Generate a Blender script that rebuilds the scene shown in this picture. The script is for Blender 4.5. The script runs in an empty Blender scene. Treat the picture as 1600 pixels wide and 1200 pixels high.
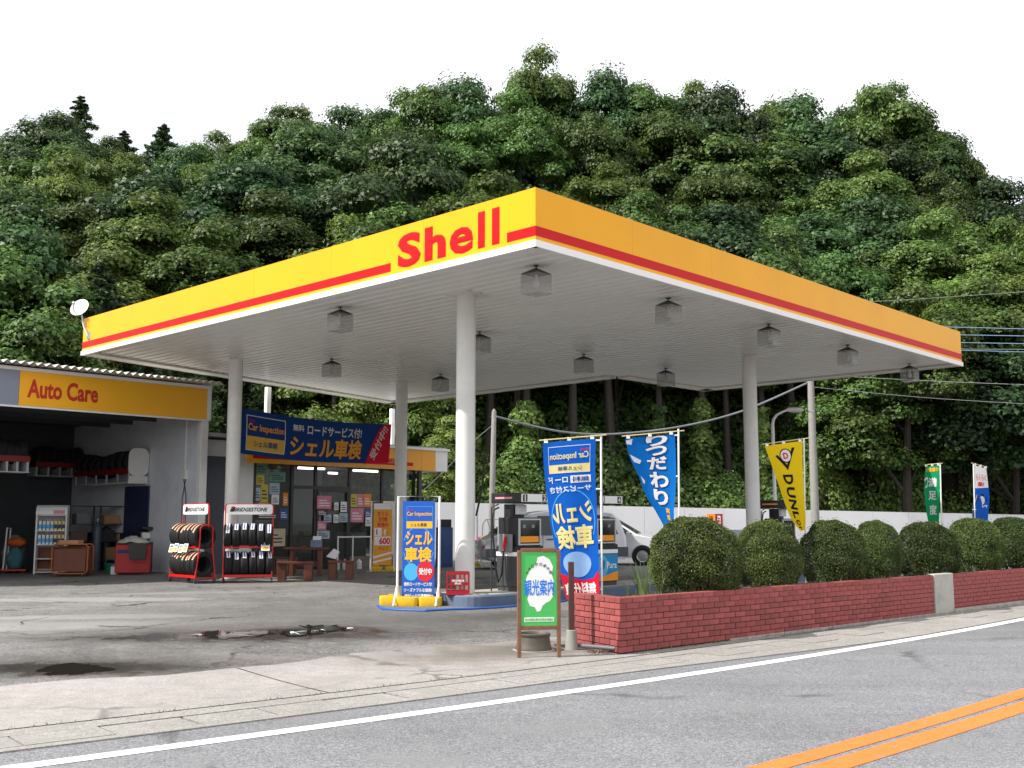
import bpy, bmesh, math, random
import numpy as np
from mathutils import Vector, Matrix
random.seed(7); RNG = np.random.default_rng(11)
SC = bpy.context.scene
COL = SC.collection
PI = math.pi
rad = math.radians

# ---------------------------------------------------------------- camera
FPX, HCAM = 1700.0, 1.58
PITCH = math.atan(215.0 / FPX)
cam_d = bpy.data.cameras.new('camera'); cam = bpy.data.objects.new('camera', cam_d); COL.objects.link(cam)
cam.location = (0, 0, HCAM); cam.rotation_euler = (PI / 2 + PITCH, 0, 0)
cam_d.sensor_width = 36.0; cam_d.lens = FPX / 1600 * 36.0; cam_d.clip_end = 3000; cam_d.clip_start = 0.1
SC.camera = cam

# ---------------------------------------------------------------- sky, sun, exposure
SUN_AZ, SUN_EL = rad(-110), rad(48)
SUN_STRENGTH, CLOUD = 3.9, 8.9
world = bpy.data.worlds.new('World'); SC.world = world; world.use_nodes = True
nt = world.node_tree; nt.nodes.clear()
def wn(t): return nt.nodes.new(t)
out = wn('ShaderNodeOutputWorld'); bg = wn('ShaderNodeBackground'); bg.inputs['Strength'].default_value = 0.1
sky = wn('ShaderNodeTexSky'); sky.sky_type = 'NISHITA'; sky.sun_disc = False
sky.sun_elevation = SUN_EL; sky.sun_rotation = SUN_AZ
tc = wn('ShaderNodeTexCoord'); mp = wn('ShaderNodeMapping'); mp.inputs['Scale'].default_value = (1, 1, 2.5)
nz = wn('ShaderNodeTexNoise'); nz.inputs['Scale'].default_value = 2.2; nz.inputs['Detail'].default_value = 6
rp = wn('ShaderNodeValToRGB'); rp.color_ramp.elements[0].position = 0.30; rp.color_ramp.elements[0].color = (0.72, 0.72, 0.72, 1)
rp.color_ramp.elements[1].position = 0.62; rp.color_ramp.elements[1].color = (1, 1, 1, 1)
mx = wn('ShaderNodeMix'); mx.data_type = 'RGBA'
mx.inputs[7].default_value = (CLOUD, CLOUD * 1.01, CLOUD * 1.03, 1)
nt.links.new(tc.outputs['Generated'], mp.inputs[0]); nt.links.new(mp.outputs[0], nz.inputs['Vector'])
nt.links.new(nz.outputs[0], rp.inputs[0]); nt.links.new(rp.outputs[0], mx.inputs[0])
nt.links.new(sky.outputs[0], mx.inputs[6]); nt.links.new(mx.outputs[2], bg.inputs[0]); nt.links.new(bg.outputs[0], out.inputs[0])
sd = bpy.data.lights.new('sun', 'SUN'); sun = bpy.data.objects.new('sun', sd); COL.objects.link(sun)
sd.energy = SUN_STRENGTH; sd.angle = rad(0.6); sd.color = (1.0, 0.95, 0.87)
SUNV = Vector((math.sin(SUN_AZ) * math.cos(SUN_EL), math.cos(SUN_AZ) * math.cos(SUN_EL), math.sin(SUN_EL)))
sun.rotation_euler = SUNV.to_track_quat('Z', 'Y').to_euler(); sun.location = SUNV * 60
SC.view_settings.view_transform = 'Standard'; SC.view_settings.look = 'None'
SC.view_settings.exposure = 0.62; SC.view_settings.gamma = 1.0
SC.render.engine = 'CYCLES'
SC.cycles.use_denoising = True; SC.cycles.max_bounces = 5; SC.cycles.diffuse_bounces = 4; SC.cycles.transparent_max_bounces = 12
SC.cycles.caustics_reflective = False; SC.cycles.caustics_refractive = False

# ---------------------------------------------------------------- survey helpers: the photograph's sight lines and the station's own axes
CP, SP = math.cos(PITCH), math.sin(PITCH)
def ray(px, py):
    X = (px - 800) / FPX; Y = (600 - py) / FPX
    return Vector((X, CP - Y * SP, SP + Y * CP))
def W(px, py, z):                       # on the level z
    d = ray(px, py); t = (z - HCAM) / d.z
    return Vector((d.x * t, d.y * t, z))
def R(px, py, Y):                       # at the distance Y
    d = ray(px, py); t = Y / d.y
    return Vector((d.x * t, Y, HCAM + d.z * t))
def topx(p):
    y = p[1] * CP + (p[2] - HCAM) * SP; z = -p[1] * SP + (p[2] - HCAM) * CP
    return 800 + FPX * p[0] / y, 600 - FPX * z / y
CAN_Z = HCAM + 4.05                      # underside of the canopy trim
A0 = W(837, 386, CAN_Z); YAW = 0.7516
UX = Vector((math.sin(YAW), math.cos(YAW), 0)); VX = Vector((-math.cos(YAW), math.sin(YAW), 0))
ROT_S = PI / 2 - YAW                     # rotation of the station frame (x = u, y = v)
ORG = Vector((A0.x, A0.y, 0))
def S(u, v, z=0.0): return ORG + UX * u + VX * v + Vector((0, 0, z))
def uv(p):
    q = Vector((p[0], p[1], 0)) - ORG
    return q.dot(UX), q.dot(VX)
def RV(px, py, v):                       # on the upright plane v = const -> (u, v, z)
    d = ray(px, py); dv = Vector((d.x, d.y, 0)).dot(VX); t = (v + ORG.dot(VX)) / dv
    p = Vector((d.x * t, d.y * t, HCAM + d.z * t)); return Vector((uv(p)[0], v, p.z))
def RU(px, py, u):
    d = ray(px, py); du = Vector((d.x, d.y, 0)).dot(UX); t = (u + ORG.dot(UX)) / du
    p = Vector((d.x * t, d.y * t, HCAM + d.z * t)); return Vector((u, uv(p)[1], p.z))
def sstep(a, b, x):
    t = min(1, max(0, (x - a) / (b - a))); return t * t * (3 - 2 * t)

# ---------------------------------------------------------------- mesh helpers
class M:
    def __init__(s): s.v = []; s.f = []; s.m = []
    def add(s, vs, fs, mi=0):
        b = len(s.v); s.v += [tuple(x) for x in vs]
        for f in fs: s.f.append(tuple(b + i for i in f)); s.m.append(mi)
        return s
    def box(s, x0, x1, y0, y1, z0, z1, mi=0):
        return s.add([(x0,y0,z0),(x1,y0,z0),(x1,y1,z0),(x0,y1,z0),(x0,y0,z1),(x1,y0,z1),(x1,y1,z1),(x0,y1,z1)],
              [(3,2,1,0),(4,5,6,7),(0,1,5,4),(1,2,6,5),(2,3,7,6),(3,0,4,7)], mi)
    def cb(s, c, d, mi=0):
        return s.box(c[0]-d[0]/2, c[0]+d[0]/2, c[1]-d[1]/2, c[1]+d[1]/2, c[2]-d[2]/2, c[2]+d[2]/2, mi)
    def tube(s, pts, r, n=8, mi=0, caps=True):
        pts = [Vector(p) for p in pts]; k = len(pts)
        rs = r if isinstance(r, (list, tuple)) else [r] * k
        rings = []; ref = None
        for i, p in enumerate(pts):
            t = (pts[min(i+1, k-1)] - pts[max(i-1, 0)]).normalized()
            if ref is None: ref = Vector((0, 0, 1)) if abs(t.z) < 0.9 else Vector((1, 0, 0))
            a = t.cross(ref)
            if a.length < 1e-6: a = t.cross(Vector((0.3, 1, 0.2)))
            a.normalize(); b = a.cross(t).normalized(); ref = b
            rings.append([p + (a * math.cos(2*PI*j/n) + b * math.sin(2*PI*j/n)) * rs[i] for j in range(n)])
        vs = [q for g in rings for q in g]; fs = []
        for i in range(k-1):
            for j in range(n):
                fs.append((i*n+j, i*n+(j+1) % n, (i+1)*n+(j+1) % n, (i+1)*n+j))
        if caps: fs += [tuple(range(n-1, -1, -1)), tuple((k-1)*n + j for j in range(n))]
        return s.add(vs, fs, mi)
    def lathe(s, prof, n=20, c=(0,0,0), mi=0, axis='z', sweep=2*PI):
        vs = []; fs = []; full = abs(sweep - 2*PI) < 1e-6; m = n if full else n + 1
        for (r, h) in prof:
            for j in range(m):
                a = sweep*j/n
                if axis == 'z': vs.append((c[0]+r*math.cos(a), c[1]+r*math.sin(a), c[2]+h))
                elif axis == 'x': vs.append((c[0]+h, c[1]+r*math.cos(a), c[2]+r*math.sin(a)))
                else: vs.append((c[0]+r*math.cos(a), c[1]+h, c[2]+r*math.sin(a)))
        for i in range(len(prof)-1):
            for j in range(n):
                k = (j+1) % m
                fs.append((i*m+j, i*m+k, (i+1)*m+k, (i+1)*m+j))
        return s.add(vs, fs, mi)
    def prism(s, poly, a, b, mi=0, plane='xy'):
        n = len(poly)
        def P(p, h): return (p[0], p[1], h) if plane == 'xy' else ((p[0], h, p[1]) if plane == 'xz' else (h, p[0], p[1]))
        vs = [P(p, a) for p in poly] + [P(p, b) for p in poly]
        fs = [tuple(range(n-1, -1, -1)), tuple(range(n, 2*n))] + [(i, (i+1) % n, n+(i+1) % n, n+i) for i in range(n)]
        return s.add(vs, fs, mi)
    def sphere(s, c, r, n=12, k=8, mi=0, sq=(1,1,1)):
        return s.lathe2([(max(1e-4, math.sin(PI*i/k)), -math.cos(PI*i/k)) for i in range(k+1)], c, r, n, mi, sq)
    def lathe2(s, prof, c, r, n, mi, sq):
        vs = []; fs = []
        for (q, h) in prof:
            for j in range(n):
                a = 2*PI*j/n; vs.append((c[0]+r*sq[0]*q*math.cos(a), c[1]+r*sq[1]*q*math.sin(a), c[2]+r*sq[2]*h))
        for i in range(len(prof)-1):
            for j in range(n):
                fs.append((i*n+j, i*n+(j+1) % n, (i+1)*n+(j+1) % n, (i+1)*n+j))
        return s.add(vs, fs, mi)
    def xform(s, mat, start=0):
        for i in range(start, len(s.v)): s.v[i] = tuple(mat @ Vector(s.v[i]))
        return s
    def mesh(s, name, mats, smooth=False, bevel=0, fix=True):
        me = bpy.data.meshes.new(name); me.from_pydata(s.v, [], s.f)
        for m in (mats if isinstance(mats, (list, tuple)) else [mats]): me.materials.append(m)
        for p, mi in zip(me.polygons, s.m): p.material_index = mi
        if bevel or fix:
            bm = bmesh.new(); bm.from_mesh(me)
            if fix: bmesh.ops.recalc_face_normals(bm, faces=bm.faces)
            if bevel:
                bmesh.ops.bevel(bm, geom=[e for e in bm.edges if e.is_manifold and e.calc_face_angle(0) > 0.5], offset=bevel, segments=2 if smooth else 1, profile=0.7, affect='EDGES', clamp_overlap=True)
            bm.to_mesh(me); bm.free()
        if smooth:
            for p in me.polygons: p.use_smooth = True
            if smooth != 'all':
                try: me.set_sharp_from_angle(angle=rad(40))
                except Exception: pass
        return me
    def build(s, name, mats, parent=None, smooth=False, bevel=0, loc=None, fix=True, kind=None):
        o = bpy.data.objects.new(name, s.mesh(name, mats, smooth, bevel, fix)); COL.objects.link(o)
        if parent: o.parent = parent
        if loc is not None: o.location = loc
        if kind: o['kind'] = kind
        return o
def tag(o, label=None, cat=None, group=None, kind=None):
    if label: o['label'] = label
    if cat: o['category'] = cat
    if group: o['group'] = group
    if kind: o['kind'] = kind
    return o
def thing(name, label, cat, loc=(0,0,0), rz=0, group=None):
    o = bpy.data.objects.new(name, None); COL.objects.link(o); o.empty_display_size = 0.2
    o.location = loc; o.rotation_euler = (0, 0, rz)
    return tag(o, label, cat, group)
def copy_tree(o, parent=None):
    c = o.copy(); COL.objects.link(c); c.parent = parent
    for ch in list(o.children): copy_tree(ch, c)
    return c
def from_np(name, V, F, mat, parent=None, kind=None, smooth=False):
    me = bpy.data.meshes.new(name); n = len(F); k = F.shape[1]
    me.vertices.add(len(V)); me.vertices.foreach_set('co', V.astype(np.float32).ravel())
    me.loops.add(n*k); me.loops.foreach_set('vertex_index', F.astype(np.int32).ravel())
    me.polygons.add(n); me.polygons.foreach_set('loop_start', np.arange(0, n*k, k, dtype=np.int32))
    me.polygons.foreach_set('loop_total', np.full(n, k, dtype=np.int32))
    me.materials.append(mat); me.update(calc_edges=True)
    if smooth: me.polygons.foreach_set('use_smooth', np.ones(n, dtype=bool))
    o = bpy.data.objects.new(name, me); COL.objects.link(o)
    if parent: o.parent = parent
    if kind: o['kind'] = kind
    return o

# ---------------------------------------------------------------- lettering: glyph outlines as flat meshes
_T = {}
def glyphs(body, bold=0.0, shear=0.0, mono=1.0):
    key = (body, bold, shear, mono)
    if key not in _T:
        cu = bpy.data.curves.new('t', 'FONT'); cu.body = body; cu.size = 1; cu.shear = shear; cu.resolution_u = 3
        cu.bevel_depth = bold*.62; cu.bevel_resolution = 0; cu.fill_mode = 'FRONT'      # a heavier stroke: the bevel's skirt widens the outline
        ob = bpy.data.objects.new('t', cu); me = bpy.data.meshes.new_from_object(ob)
        V = np.array([(v.co.x, v.co.y, v.co.z/(bold*.62) if bold else 0) for v in me.vertices]) if len(me.vertices) else np.zeros((1, 3))
        F = [tuple(p.vertices) for p in me.polygons if max(V[i][2] for i in p.vertices) > .01]
        bpy.data.objects.remove(ob); bpy.data.curves.remove(cu); bpy.data.meshes.remove(me)
        _T[key] = (V, F)
    return _T[key]
def fit_glyphs(body, box, bold=0.0, shear=0.0, mirror=False, rot=0):
    V, F = glyphs(body, bold, shear); V = V.copy()
    if rot:
        c, s_ = math.cos(rot), math.sin(rot); V[:, :2] = V[:, :2] @ np.array([[c, s_], [-s_, c]])
    lo, hi = V.min(0)[:2], V.max(0)[:2]; V[:, :2] = (V[:, :2] - lo) / np.maximum(hi - lo, 1e-6)
    if mirror: V[:, 0] = 1 - V[:, 0]
    x0, x1, y0, y1 = box
    return np.column_stack([x0 + V[:, 0]*(x1-x0), y0 + V[:, 1]*(y1-y0), V[:, 2]]), F
def flat_map(off): return lambda x, y: (x, -off, y)
def add_text(m, body, box, fn, bold=0.03, shear=0.0, mirror=False, mi=0, rot=0, cut=0):
    V, F = fit_glyphs(body, box, bold, shear, mirror, rot)
    if cut: V, F = cut_long(V, F, cut)
    return m.add([raised(fn, x, y, max(0, z)*RELIEF*(-1 if fn_mirrored(fn) else 1)) for x, y, z in V], F, mi)
RELIEF = .0012
def fn_mirrored(fn): return getattr(fn, 'mirrored', False)
def raised(fn, x, y, h):
    p = Vector(fn(x, y))
    if h == 0: return p
    e = 1e-3; n = (Vector(fn(x+e, y))-Vector(fn(x-e, y))).cross(Vector(fn(x, y+e))-Vector(fn(x, y-e)))
    return p + n.normalized()*h if n.length > 1e-12 else p
def cut_long(V, F, L):                    # split long edges so that print follows cloth
    bm = bmesh.new(); vs = [bm.verts.new((q[0], q[1], q[2]*1e-3 if len(q) > 2 else 0)) for q in V]
    for f in F:
        try: bm.faces.new([vs[i] for i in f])
        except ValueError: pass
    for _ in range(4):
        es = [e for e in bm.edges if e.calc_length() > L]
        if not es: break
        bmesh.ops.subdivide_edges(bm, edges=es, cuts=1)
    bmesh.ops.triangulate(bm, faces=bm.faces)
    bm.verts.index_update()
    V = [(v.co.x, v.co.y, v.co.z*1e3) for v in bm.verts]; F = [tuple(v.index for v in f.verts) for f in bm.faces]
    bm.free(); return V, F
def add_poly(m, poly, fn, mi=0, cut=0):
    V, F = poly, [tuple(range(len(poly)))]
    if cut: V, F = cut_long(V, F, cut)
    return m.add([fn(q[0], q[1]) for q in V], F, mi)
def rect(x0, x1, y0, y1): return [(x0,y0),(x1,y0),(x1,y1),(x0,y1)]
def rrect(x0, x1, y0, y1, r, n=4):
    p = []
    for cx, cy, a in ((x1-r, y0+r, -PI/2), (x1-r, y1-r, 0), (x0+r, y1-r, PI/2), (x0+r, y0+r, PI)):
        for i in range(n+1): p.append((cx + r*math.cos(a + PI/2*i/n), cy + r*math.sin(a + PI/2*i/n)))
    return p
def ell(cx, cy, rx, ry, n=28): return [(cx + rx*math.cos(2*PI*i/n), cy + ry*math.sin(2*PI*i/n)) for i in range(n)]
def frame_rects(x0, x1, y0, y1, w, h=None):
    h = h or w
    return [rect(x0, x1, y0, y0+h), rect(x0, x1, y1-h, y1), rect(x0, x0+w, y0+h, y1-h), rect(x1-w, x1, y0+h, y1-h)]

# ---------------------------------------------------------------- materials
def srgb(r, g, b):
    f = lambda c: (c/255/12.92) if c/255 <= 0.04045 else ((c/255+0.055)/1.055)**2.4
    return (f(r), f(g), f(b), 1)
MATS = {}
def mat(name, col, rough=0.5, metal=0.0, var=0.12, scale=6.0, bump=0.0, bscale=40.0, dirt=0.0, rnd=0.0, spec=0.5, coat=0.0, dcol=None):
    """plain painted / natural surface with uneven tone, optional grime and relief"""
    if name in MATS: return MATS[name]
    m = bpy.data.materials.new(name); m.use_nodes = True; t = m.node_tree; b = t.nodes['Principled BSDF']
    N = t.nodes.new; L = t.links.new
    b.inputs['Roughness'].default_value = rough; b.inputs['Metallic'].default_value = metal
    b.inputs['Specular IOR Level'].default_value = spec
    if coat: b.inputs['Coat Weight'].default_value = coat; b.inputs['Coat Roughness'].default_value = 0.05
    tcn = N('ShaderNodeTexCoord'); n1 = N('ShaderNodeTexNoise'); n1.inputs['Scale'].default_value = scale; n1.inputs['Detail'].default_value = 5
    L(tcn.outputs['Object'], n1.inputs['Vector'])
    mr = N('ShaderNodeMapRange'); mr.inputs[1].default_value = 0.25; mr.inputs[2].default_value = 0.75
    mr.inputs[3].default_value = 1 - var; mr.inputs[4].default_value = 1 + var
    L(n1.outputs[0], mr.inputs[0])
    hs = N('ShaderNodeHueSaturation'); hs.inputs['Color'].default_value = col
    val = mr.outputs[0]
    if rnd:
        oi = N('ShaderNodeObjectInfo'); m2 = N('ShaderNodeMapRange'); m2.inputs[3].default_value = 1 - rnd; m2.inputs[4].default_value = 1 + rnd
        L(oi.outputs['Random'], m2.inputs[0]); mu = N('ShaderNodeMath'); mu.operation = 'MULTIPLY'
        L(val, mu.inputs[0]); L(m2.outputs[0], mu.inputs[1]); val = mu.outputs[0]
    L(val, hs.inputs['Value']); c = hs.outputs[0]
    if dirt:
        n2 = N('ShaderNodeTexNoise'); n2.inputs['Scale'].default_value = scale*0.45; n2.inputs['Detail'].default_value = 8; n2.inputs['Roughness'].default_value = 0.7
        L(tcn.outputs['Object'], n2.inputs['Vector'])
        r2 = N('ShaderNodeMapRange'); r2.inputs[1].default_value = 0.5; r2.inputs[2].default_value = 0.75; r2.inputs[3].default_value = 0; r2.inputs[4].default_value = dirt
        L(n2.outputs[0], r2.inputs[0]); mxn = N('ShaderNodeMix'); mxn.data_type = 'RGBA'
        L(r2.outputs[0], mxn.inputs[0]); L(c, mxn.inputs[6]); mxn.inputs[7].default_value = dcol or (0.09, 0.08, 0.065, 1); c = mxn.outputs[2]
    L(c, b.inputs['Base Color'])
    if bump:
        n3 = N('ShaderNodeTexNoise'); n3.inputs['Scale'].default_value = bscale; n3.inputs['Detail'].default_value = 4
        L(tcn.outputs['Object'], n3.inputs['Vector']); bp = N('ShaderNodeBump'); bp.inputs['Strength'].default_value = bump; bp.inputs['Distance'].default_value = 0.02
        L(n3.outputs[0], bp.inputs['Height']); L(bp.outputs[0], b.inputs['Normal'])
    MATS[name] = m; return m
def glow(name, col, s):
    m = bpy.data.materials.new(name); m.use_nodes = True; b = m.node_tree.nodes['Principled BSDF']
    b.inputs['Base Color'].default_value = col; b.inputs['Emission Color'].default_value = col; b.inputs['Emission Strength'].default_value = s
    MATS[name] = m; return m
def glass(name, tint, alpha, rough=0.03, metal=0.0):
    m = bpy.data.materials.new(name); m.use_nodes = True; t = m.node_tree; b = t.nodes['Principled BSDF']
    b.inputs['Base Color'].default_value = tint; b.inputs['Roughness'].default_value = rough; b.inputs['Alpha'].default_value = alpha
    b.inputs['Specular IOR Level'].default_value = 0.6
    MATS[name] = m; return m
def cloth(name, col, trans=0.35):
    m = bpy.data.materials.new(name); m.use_nodes = True; t = m.node_tree; b = t.nodes['Principled BSDF']
    b.inputs['Base Color'].default_value = col; b.inputs['Roughness'].default_value = 0.75; b.inputs['Specular IOR Level'].default_value = 0.15
    N = t.nodes.new; L = t.links.new
    tr = N('ShaderNodeBsdfTranslucent'); tr.inputs[0].default_value = col; ms = N('ShaderNodeMixShader'); ms.inputs[0].default_value = trans
    L(b.outputs[0], ms.inputs[1]); L(tr.outputs[0], ms.inputs[2]); L(ms.outputs[0], t.nodes['Material Output'].inputs[0])
    w = N('ShaderNodeTexNoise'); w.inputs['Scale'].default_value = 5; tcn = N('ShaderNodeTexCoord'); L(tcn.outputs['Object'], w.inputs['Vector'])
    bp = N('ShaderNodeBump'); bp.inputs['Strength'].default_value = 0.35; bp.inputs['Distance'].default_value = 0.03; L(w.outputs[0], bp.inputs['Height']); L(bp.outputs[0], b.inputs['Normal'])
    MATS[name] = m; return m
def leafmat(name, dark, light, trans=0.3, tip=None):
    m = bpy.data.materials.new(name); m.use_nodes = True; t = m.node_tree; b = t.nodes['Principled BSDF']
    N = t.nodes.new; L = t.links.new
    g = N('ShaderNodeNewGeometry'); oi = N('ShaderNodeObjectInfo')
    cr = N('ShaderNodeValToRGB'); cr.color_ramp.elements[0].color = dark; cr.color_ramp.elements[1].color = light
    L(g.outputs['Random Per Island'], cr.inputs[0])
    tcn = N('ShaderNodeTexCoord'); nz_ = N('ShaderNodeTexNoise'); nz_.inputs['Scale'].default_value = 0.9; nz_.inputs['Detail'].default_value = 3
    L(tcn.outputs['Object'], nz_.inputs['Vector'])
    hs = N('ShaderNodeHueSaturation'); L(cr.outputs[0], hs.inputs['Color'])
    a = N('ShaderNodeMapRange'); a.inputs[3].default_value = 0.482; a.inputs[4].default_value = 0.522; L(oi.outputs['Random'], a.inputs[0]); L(a.outputs[0], hs.inputs['Hue'])
    v1 = N('ShaderNodeMapRange'); v1.inputs[1].default_value = 0.3; v1.inputs[2].default_value = 0.7; v1.inputs[3].default_value = 0.7; v1.inputs[4].default_value = 1.3; L(nz_.outputs[0], v1.inputs[0])
    v2 = N('ShaderNodeMapRange'); v2.inputs[3].default_value = 0.6; v2.inputs[4].default_value = 1.45; 
    ml = N('ShaderNodeMath'); ml.operation = 'FRACT'; m7 = N('ShaderNodeMath'); m7.operation = 'MULTIPLY'; m7.inputs[1].default_value = 7.31
    L(oi.outputs['Random'], m7.inputs[0]); L(m7.outputs[0], ml.inputs[0]); L(ml.outputs[0], v2.inputs[0])
    mu = N('ShaderNodeMath'); mu.operation = 'MULTIPLY'; L(v1.outputs[0], mu.inputs[0]); L(v2.outputs[0], mu.inputs[1]); L(mu.outputs[0], hs.inputs['Value'])
    L(hs.outputs[0], b.inputs['Base Color']); b.inputs['Roughness'].default_value = 0.5; b.inputs['Specular IOR Level'].default_value = 0.35
    tr = N('ShaderNodeBsdfTranslucent'); L(hs.outputs[0], tr.inputs[0]); ms = N('ShaderNodeMixShader'); ms.inputs[0].default_value = trans
    L(b.outputs[0], ms.inputs[1]); L(tr.outputs[0], ms.inputs[2]); L(ms.outputs[0], t.nodes['Material Output'].inputs[0])
    MATS[name] = m; return m

YEL = mat('yellow_panel', srgb(246, 174, 20), 0.35, var=0.05, scale=.9, dirt=.05, spec=.2)
RED = mat('red_panel', srgb(205, 14, 22), 0.4, var=0.03, scale=1.5, spec=.15)
WHT = mat('white_paint', srgb(232, 232, 230), 0.4, var=0.05, scale=3, dirt=0.12)
WHT2 = mat('white_clean', srgb(240, 240, 240), 0.4, var=0.03)
COLM = mat('column_paint', srgb(226, 226, 222), 0.38, var=0.05, scale=2.5, dirt=0.18)
SOF = mat('soffit_white', srgb(234, 234, 230), 0.35, var=0.03, scale=1.2, dirt=0.08)
RIM = mat('rim_cream', srgb(214, 212, 200), 0.5, var=0.08, scale=1.5, dirt=0.4)
BLK = mat('black_plastic', srgb(28, 28, 30), 0.45, var=0.1)
DGR = mat('dark_grey', srgb(62, 63, 66), 0.5, var=0.1)
GRY = mat('mid_grey', srgb(125, 128, 132), 0.5, var=0.08)
LGR = mat('light_grey', srgb(185, 188, 192), 0.45, var=0.06)
STEEL = mat('steel', srgb(170, 172, 175), 0.35, 0.8, var=0.1)
RUB = mat('rubber', srgb(24, 24, 26), 0.75, var=0.15, bump=0.2, bscale=60)
ORG_ = mat('orange_paint', srgb(242, 150, 20), 0.4, var=0.05)
BLU = mat('blue_print', srgb(20, 80, 190), 0.45, var=0.04)
NAVY = mat('navy_paint', srgb(30, 42, 78), 0.5, var=0.1)
BROWN = mat('brown_wood', srgb(98, 52, 36), 0.6, var=0.2, scale=12, bump=0.15)
CARD = mat('cardboard', srgb(176, 138, 96), 0.8, var=0.1)
CONC = mat('concrete', srgb(168, 164, 156), 0.85, var=0.12, scale=5, bump=0.25, bscale=60, dirt=0.45)
REDM = mat('red_metal', srgb(205, 30, 28), 0.35, var=0.06)
YBLK = mat('yellow_rubber', srgb(225, 180, 20), 0.55, var=0.12, scale=9, dirt=0.45)
CREAM = mat('cream_print', srgb(240, 222, 150), 0.6, var=0.03)
P_WHT = mat('print_white', srgb(238, 238, 238), 0.55, var=0.02)
P_YEL = mat('print_yellow', srgb(250, 185, 20), 0.55, var=0.02)
P_RED = mat('print_red', srgb(214, 24, 40), 0.55, var=0.02)
P_NAV = mat('print_navy', srgb(24, 40, 96), 0.55, var=0.02)
P_BLK = mat('print_black', srgb(22, 22, 24), 0.55, var=0.02)
P_LBL = mat('print_light_blue', srgb(70, 175, 235), 0.55, var=0.02)
P_PNK = mat('print_pink', srgb(225, 150, 160), 0.6, var=0.04)
P_GRN = mat('print_green', srgb(70, 185, 90), 0.5, var=0.03)
GLASS = glass('window_glass', (0.05, 0.06, 0.06, 1), 0.35)
LAMPG = glass('lamp_plastic', (0.34, 0.34, 0.32, 1), 0.42, 0.2)

# ================================================================ GROUND AND ROAD
_p1, _p2, _p3 = (W(20, 1200, 0), W(800, 1094, 0), W(1600, 967.5, 0))
def circle3(a, b, c):
    ax, ay, bx, by, cx, cy = a.x, a.y, b.x, b.y, c.x, c.y
    d = 2*(ax*(by-cy)+bx*(cy-ay)+cx*(ay-by))
    x = ((ax*ax+ay*ay)*(by-cy)+(bx*bx+by*by)*(cy-ay)+(cx*cx+cy*cy)*(ay-by))/d
    y = ((ax*ax+ay*ay)*(cx-bx)+(bx*bx+by*by)*(ax-cx)+(cx*cx+cy*cy)*(bx-ax))/d
    return x, y, math.hypot(ax-x, ay-y)
RCX, RCY, RR = circle3(_p1, _p2, _p3)
RA0 = math.atan2(_p2.y-RCY, _p2.x-RCX)
RLO, RHI = -16.0, 24.0
def road_pt(s, d, z=0.0):                # s along the white edge line, d > 0 towards the station (the arc's centre)
    q = min(RHI, max(RLO, s)); a = RA0 + q/RR
    c, n = math.cos(a), math.sin(a)
    p = Vector((RCX + (RR-d)*c, RCY + (RR-d)*n, z)); return p + Vector((-n, c, 0))*(s-q)
def road_d(x, y):
    r = math.hypot(x-RCX, y-RCY); return RR - r
def zg(x, y):
    return 0.15*sstep(1.6, 6.5, road_d(x, y))
def strip(m, s0, s1, d0, d1, z, ds=1.0, mi=0, thick=0):
    n = max(1, int(round((s1-s0)/ds))); vs = []; fs = []
    for i in range(n+1):
        s = s0 + (s1-s0)*i/n; e0, e1 = (d0(s), d1(s)) if callable(d0) else (d0, d1)
        vs += [road_pt(s, e0, z), road_pt(s, e1, z)]
        if thick: vs += [road_pt(s, e0, z-thick), road_pt(s, e1, z-thick)]
    k = 4 if thick else 2
    for i in range(n):
        a = i*k; b = a+k; fs.append((a, b, b+1, a+1))
        if thick: fs += [(a, a+2, b+2, b), (a+1, b+1, b+3, a+3)]
    if thick: fs += [(0, 1, 3, 2), (n*k, n*k+2, n*k+3, n*k+1)]
    return m.add(vs, fs, mi)

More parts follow.
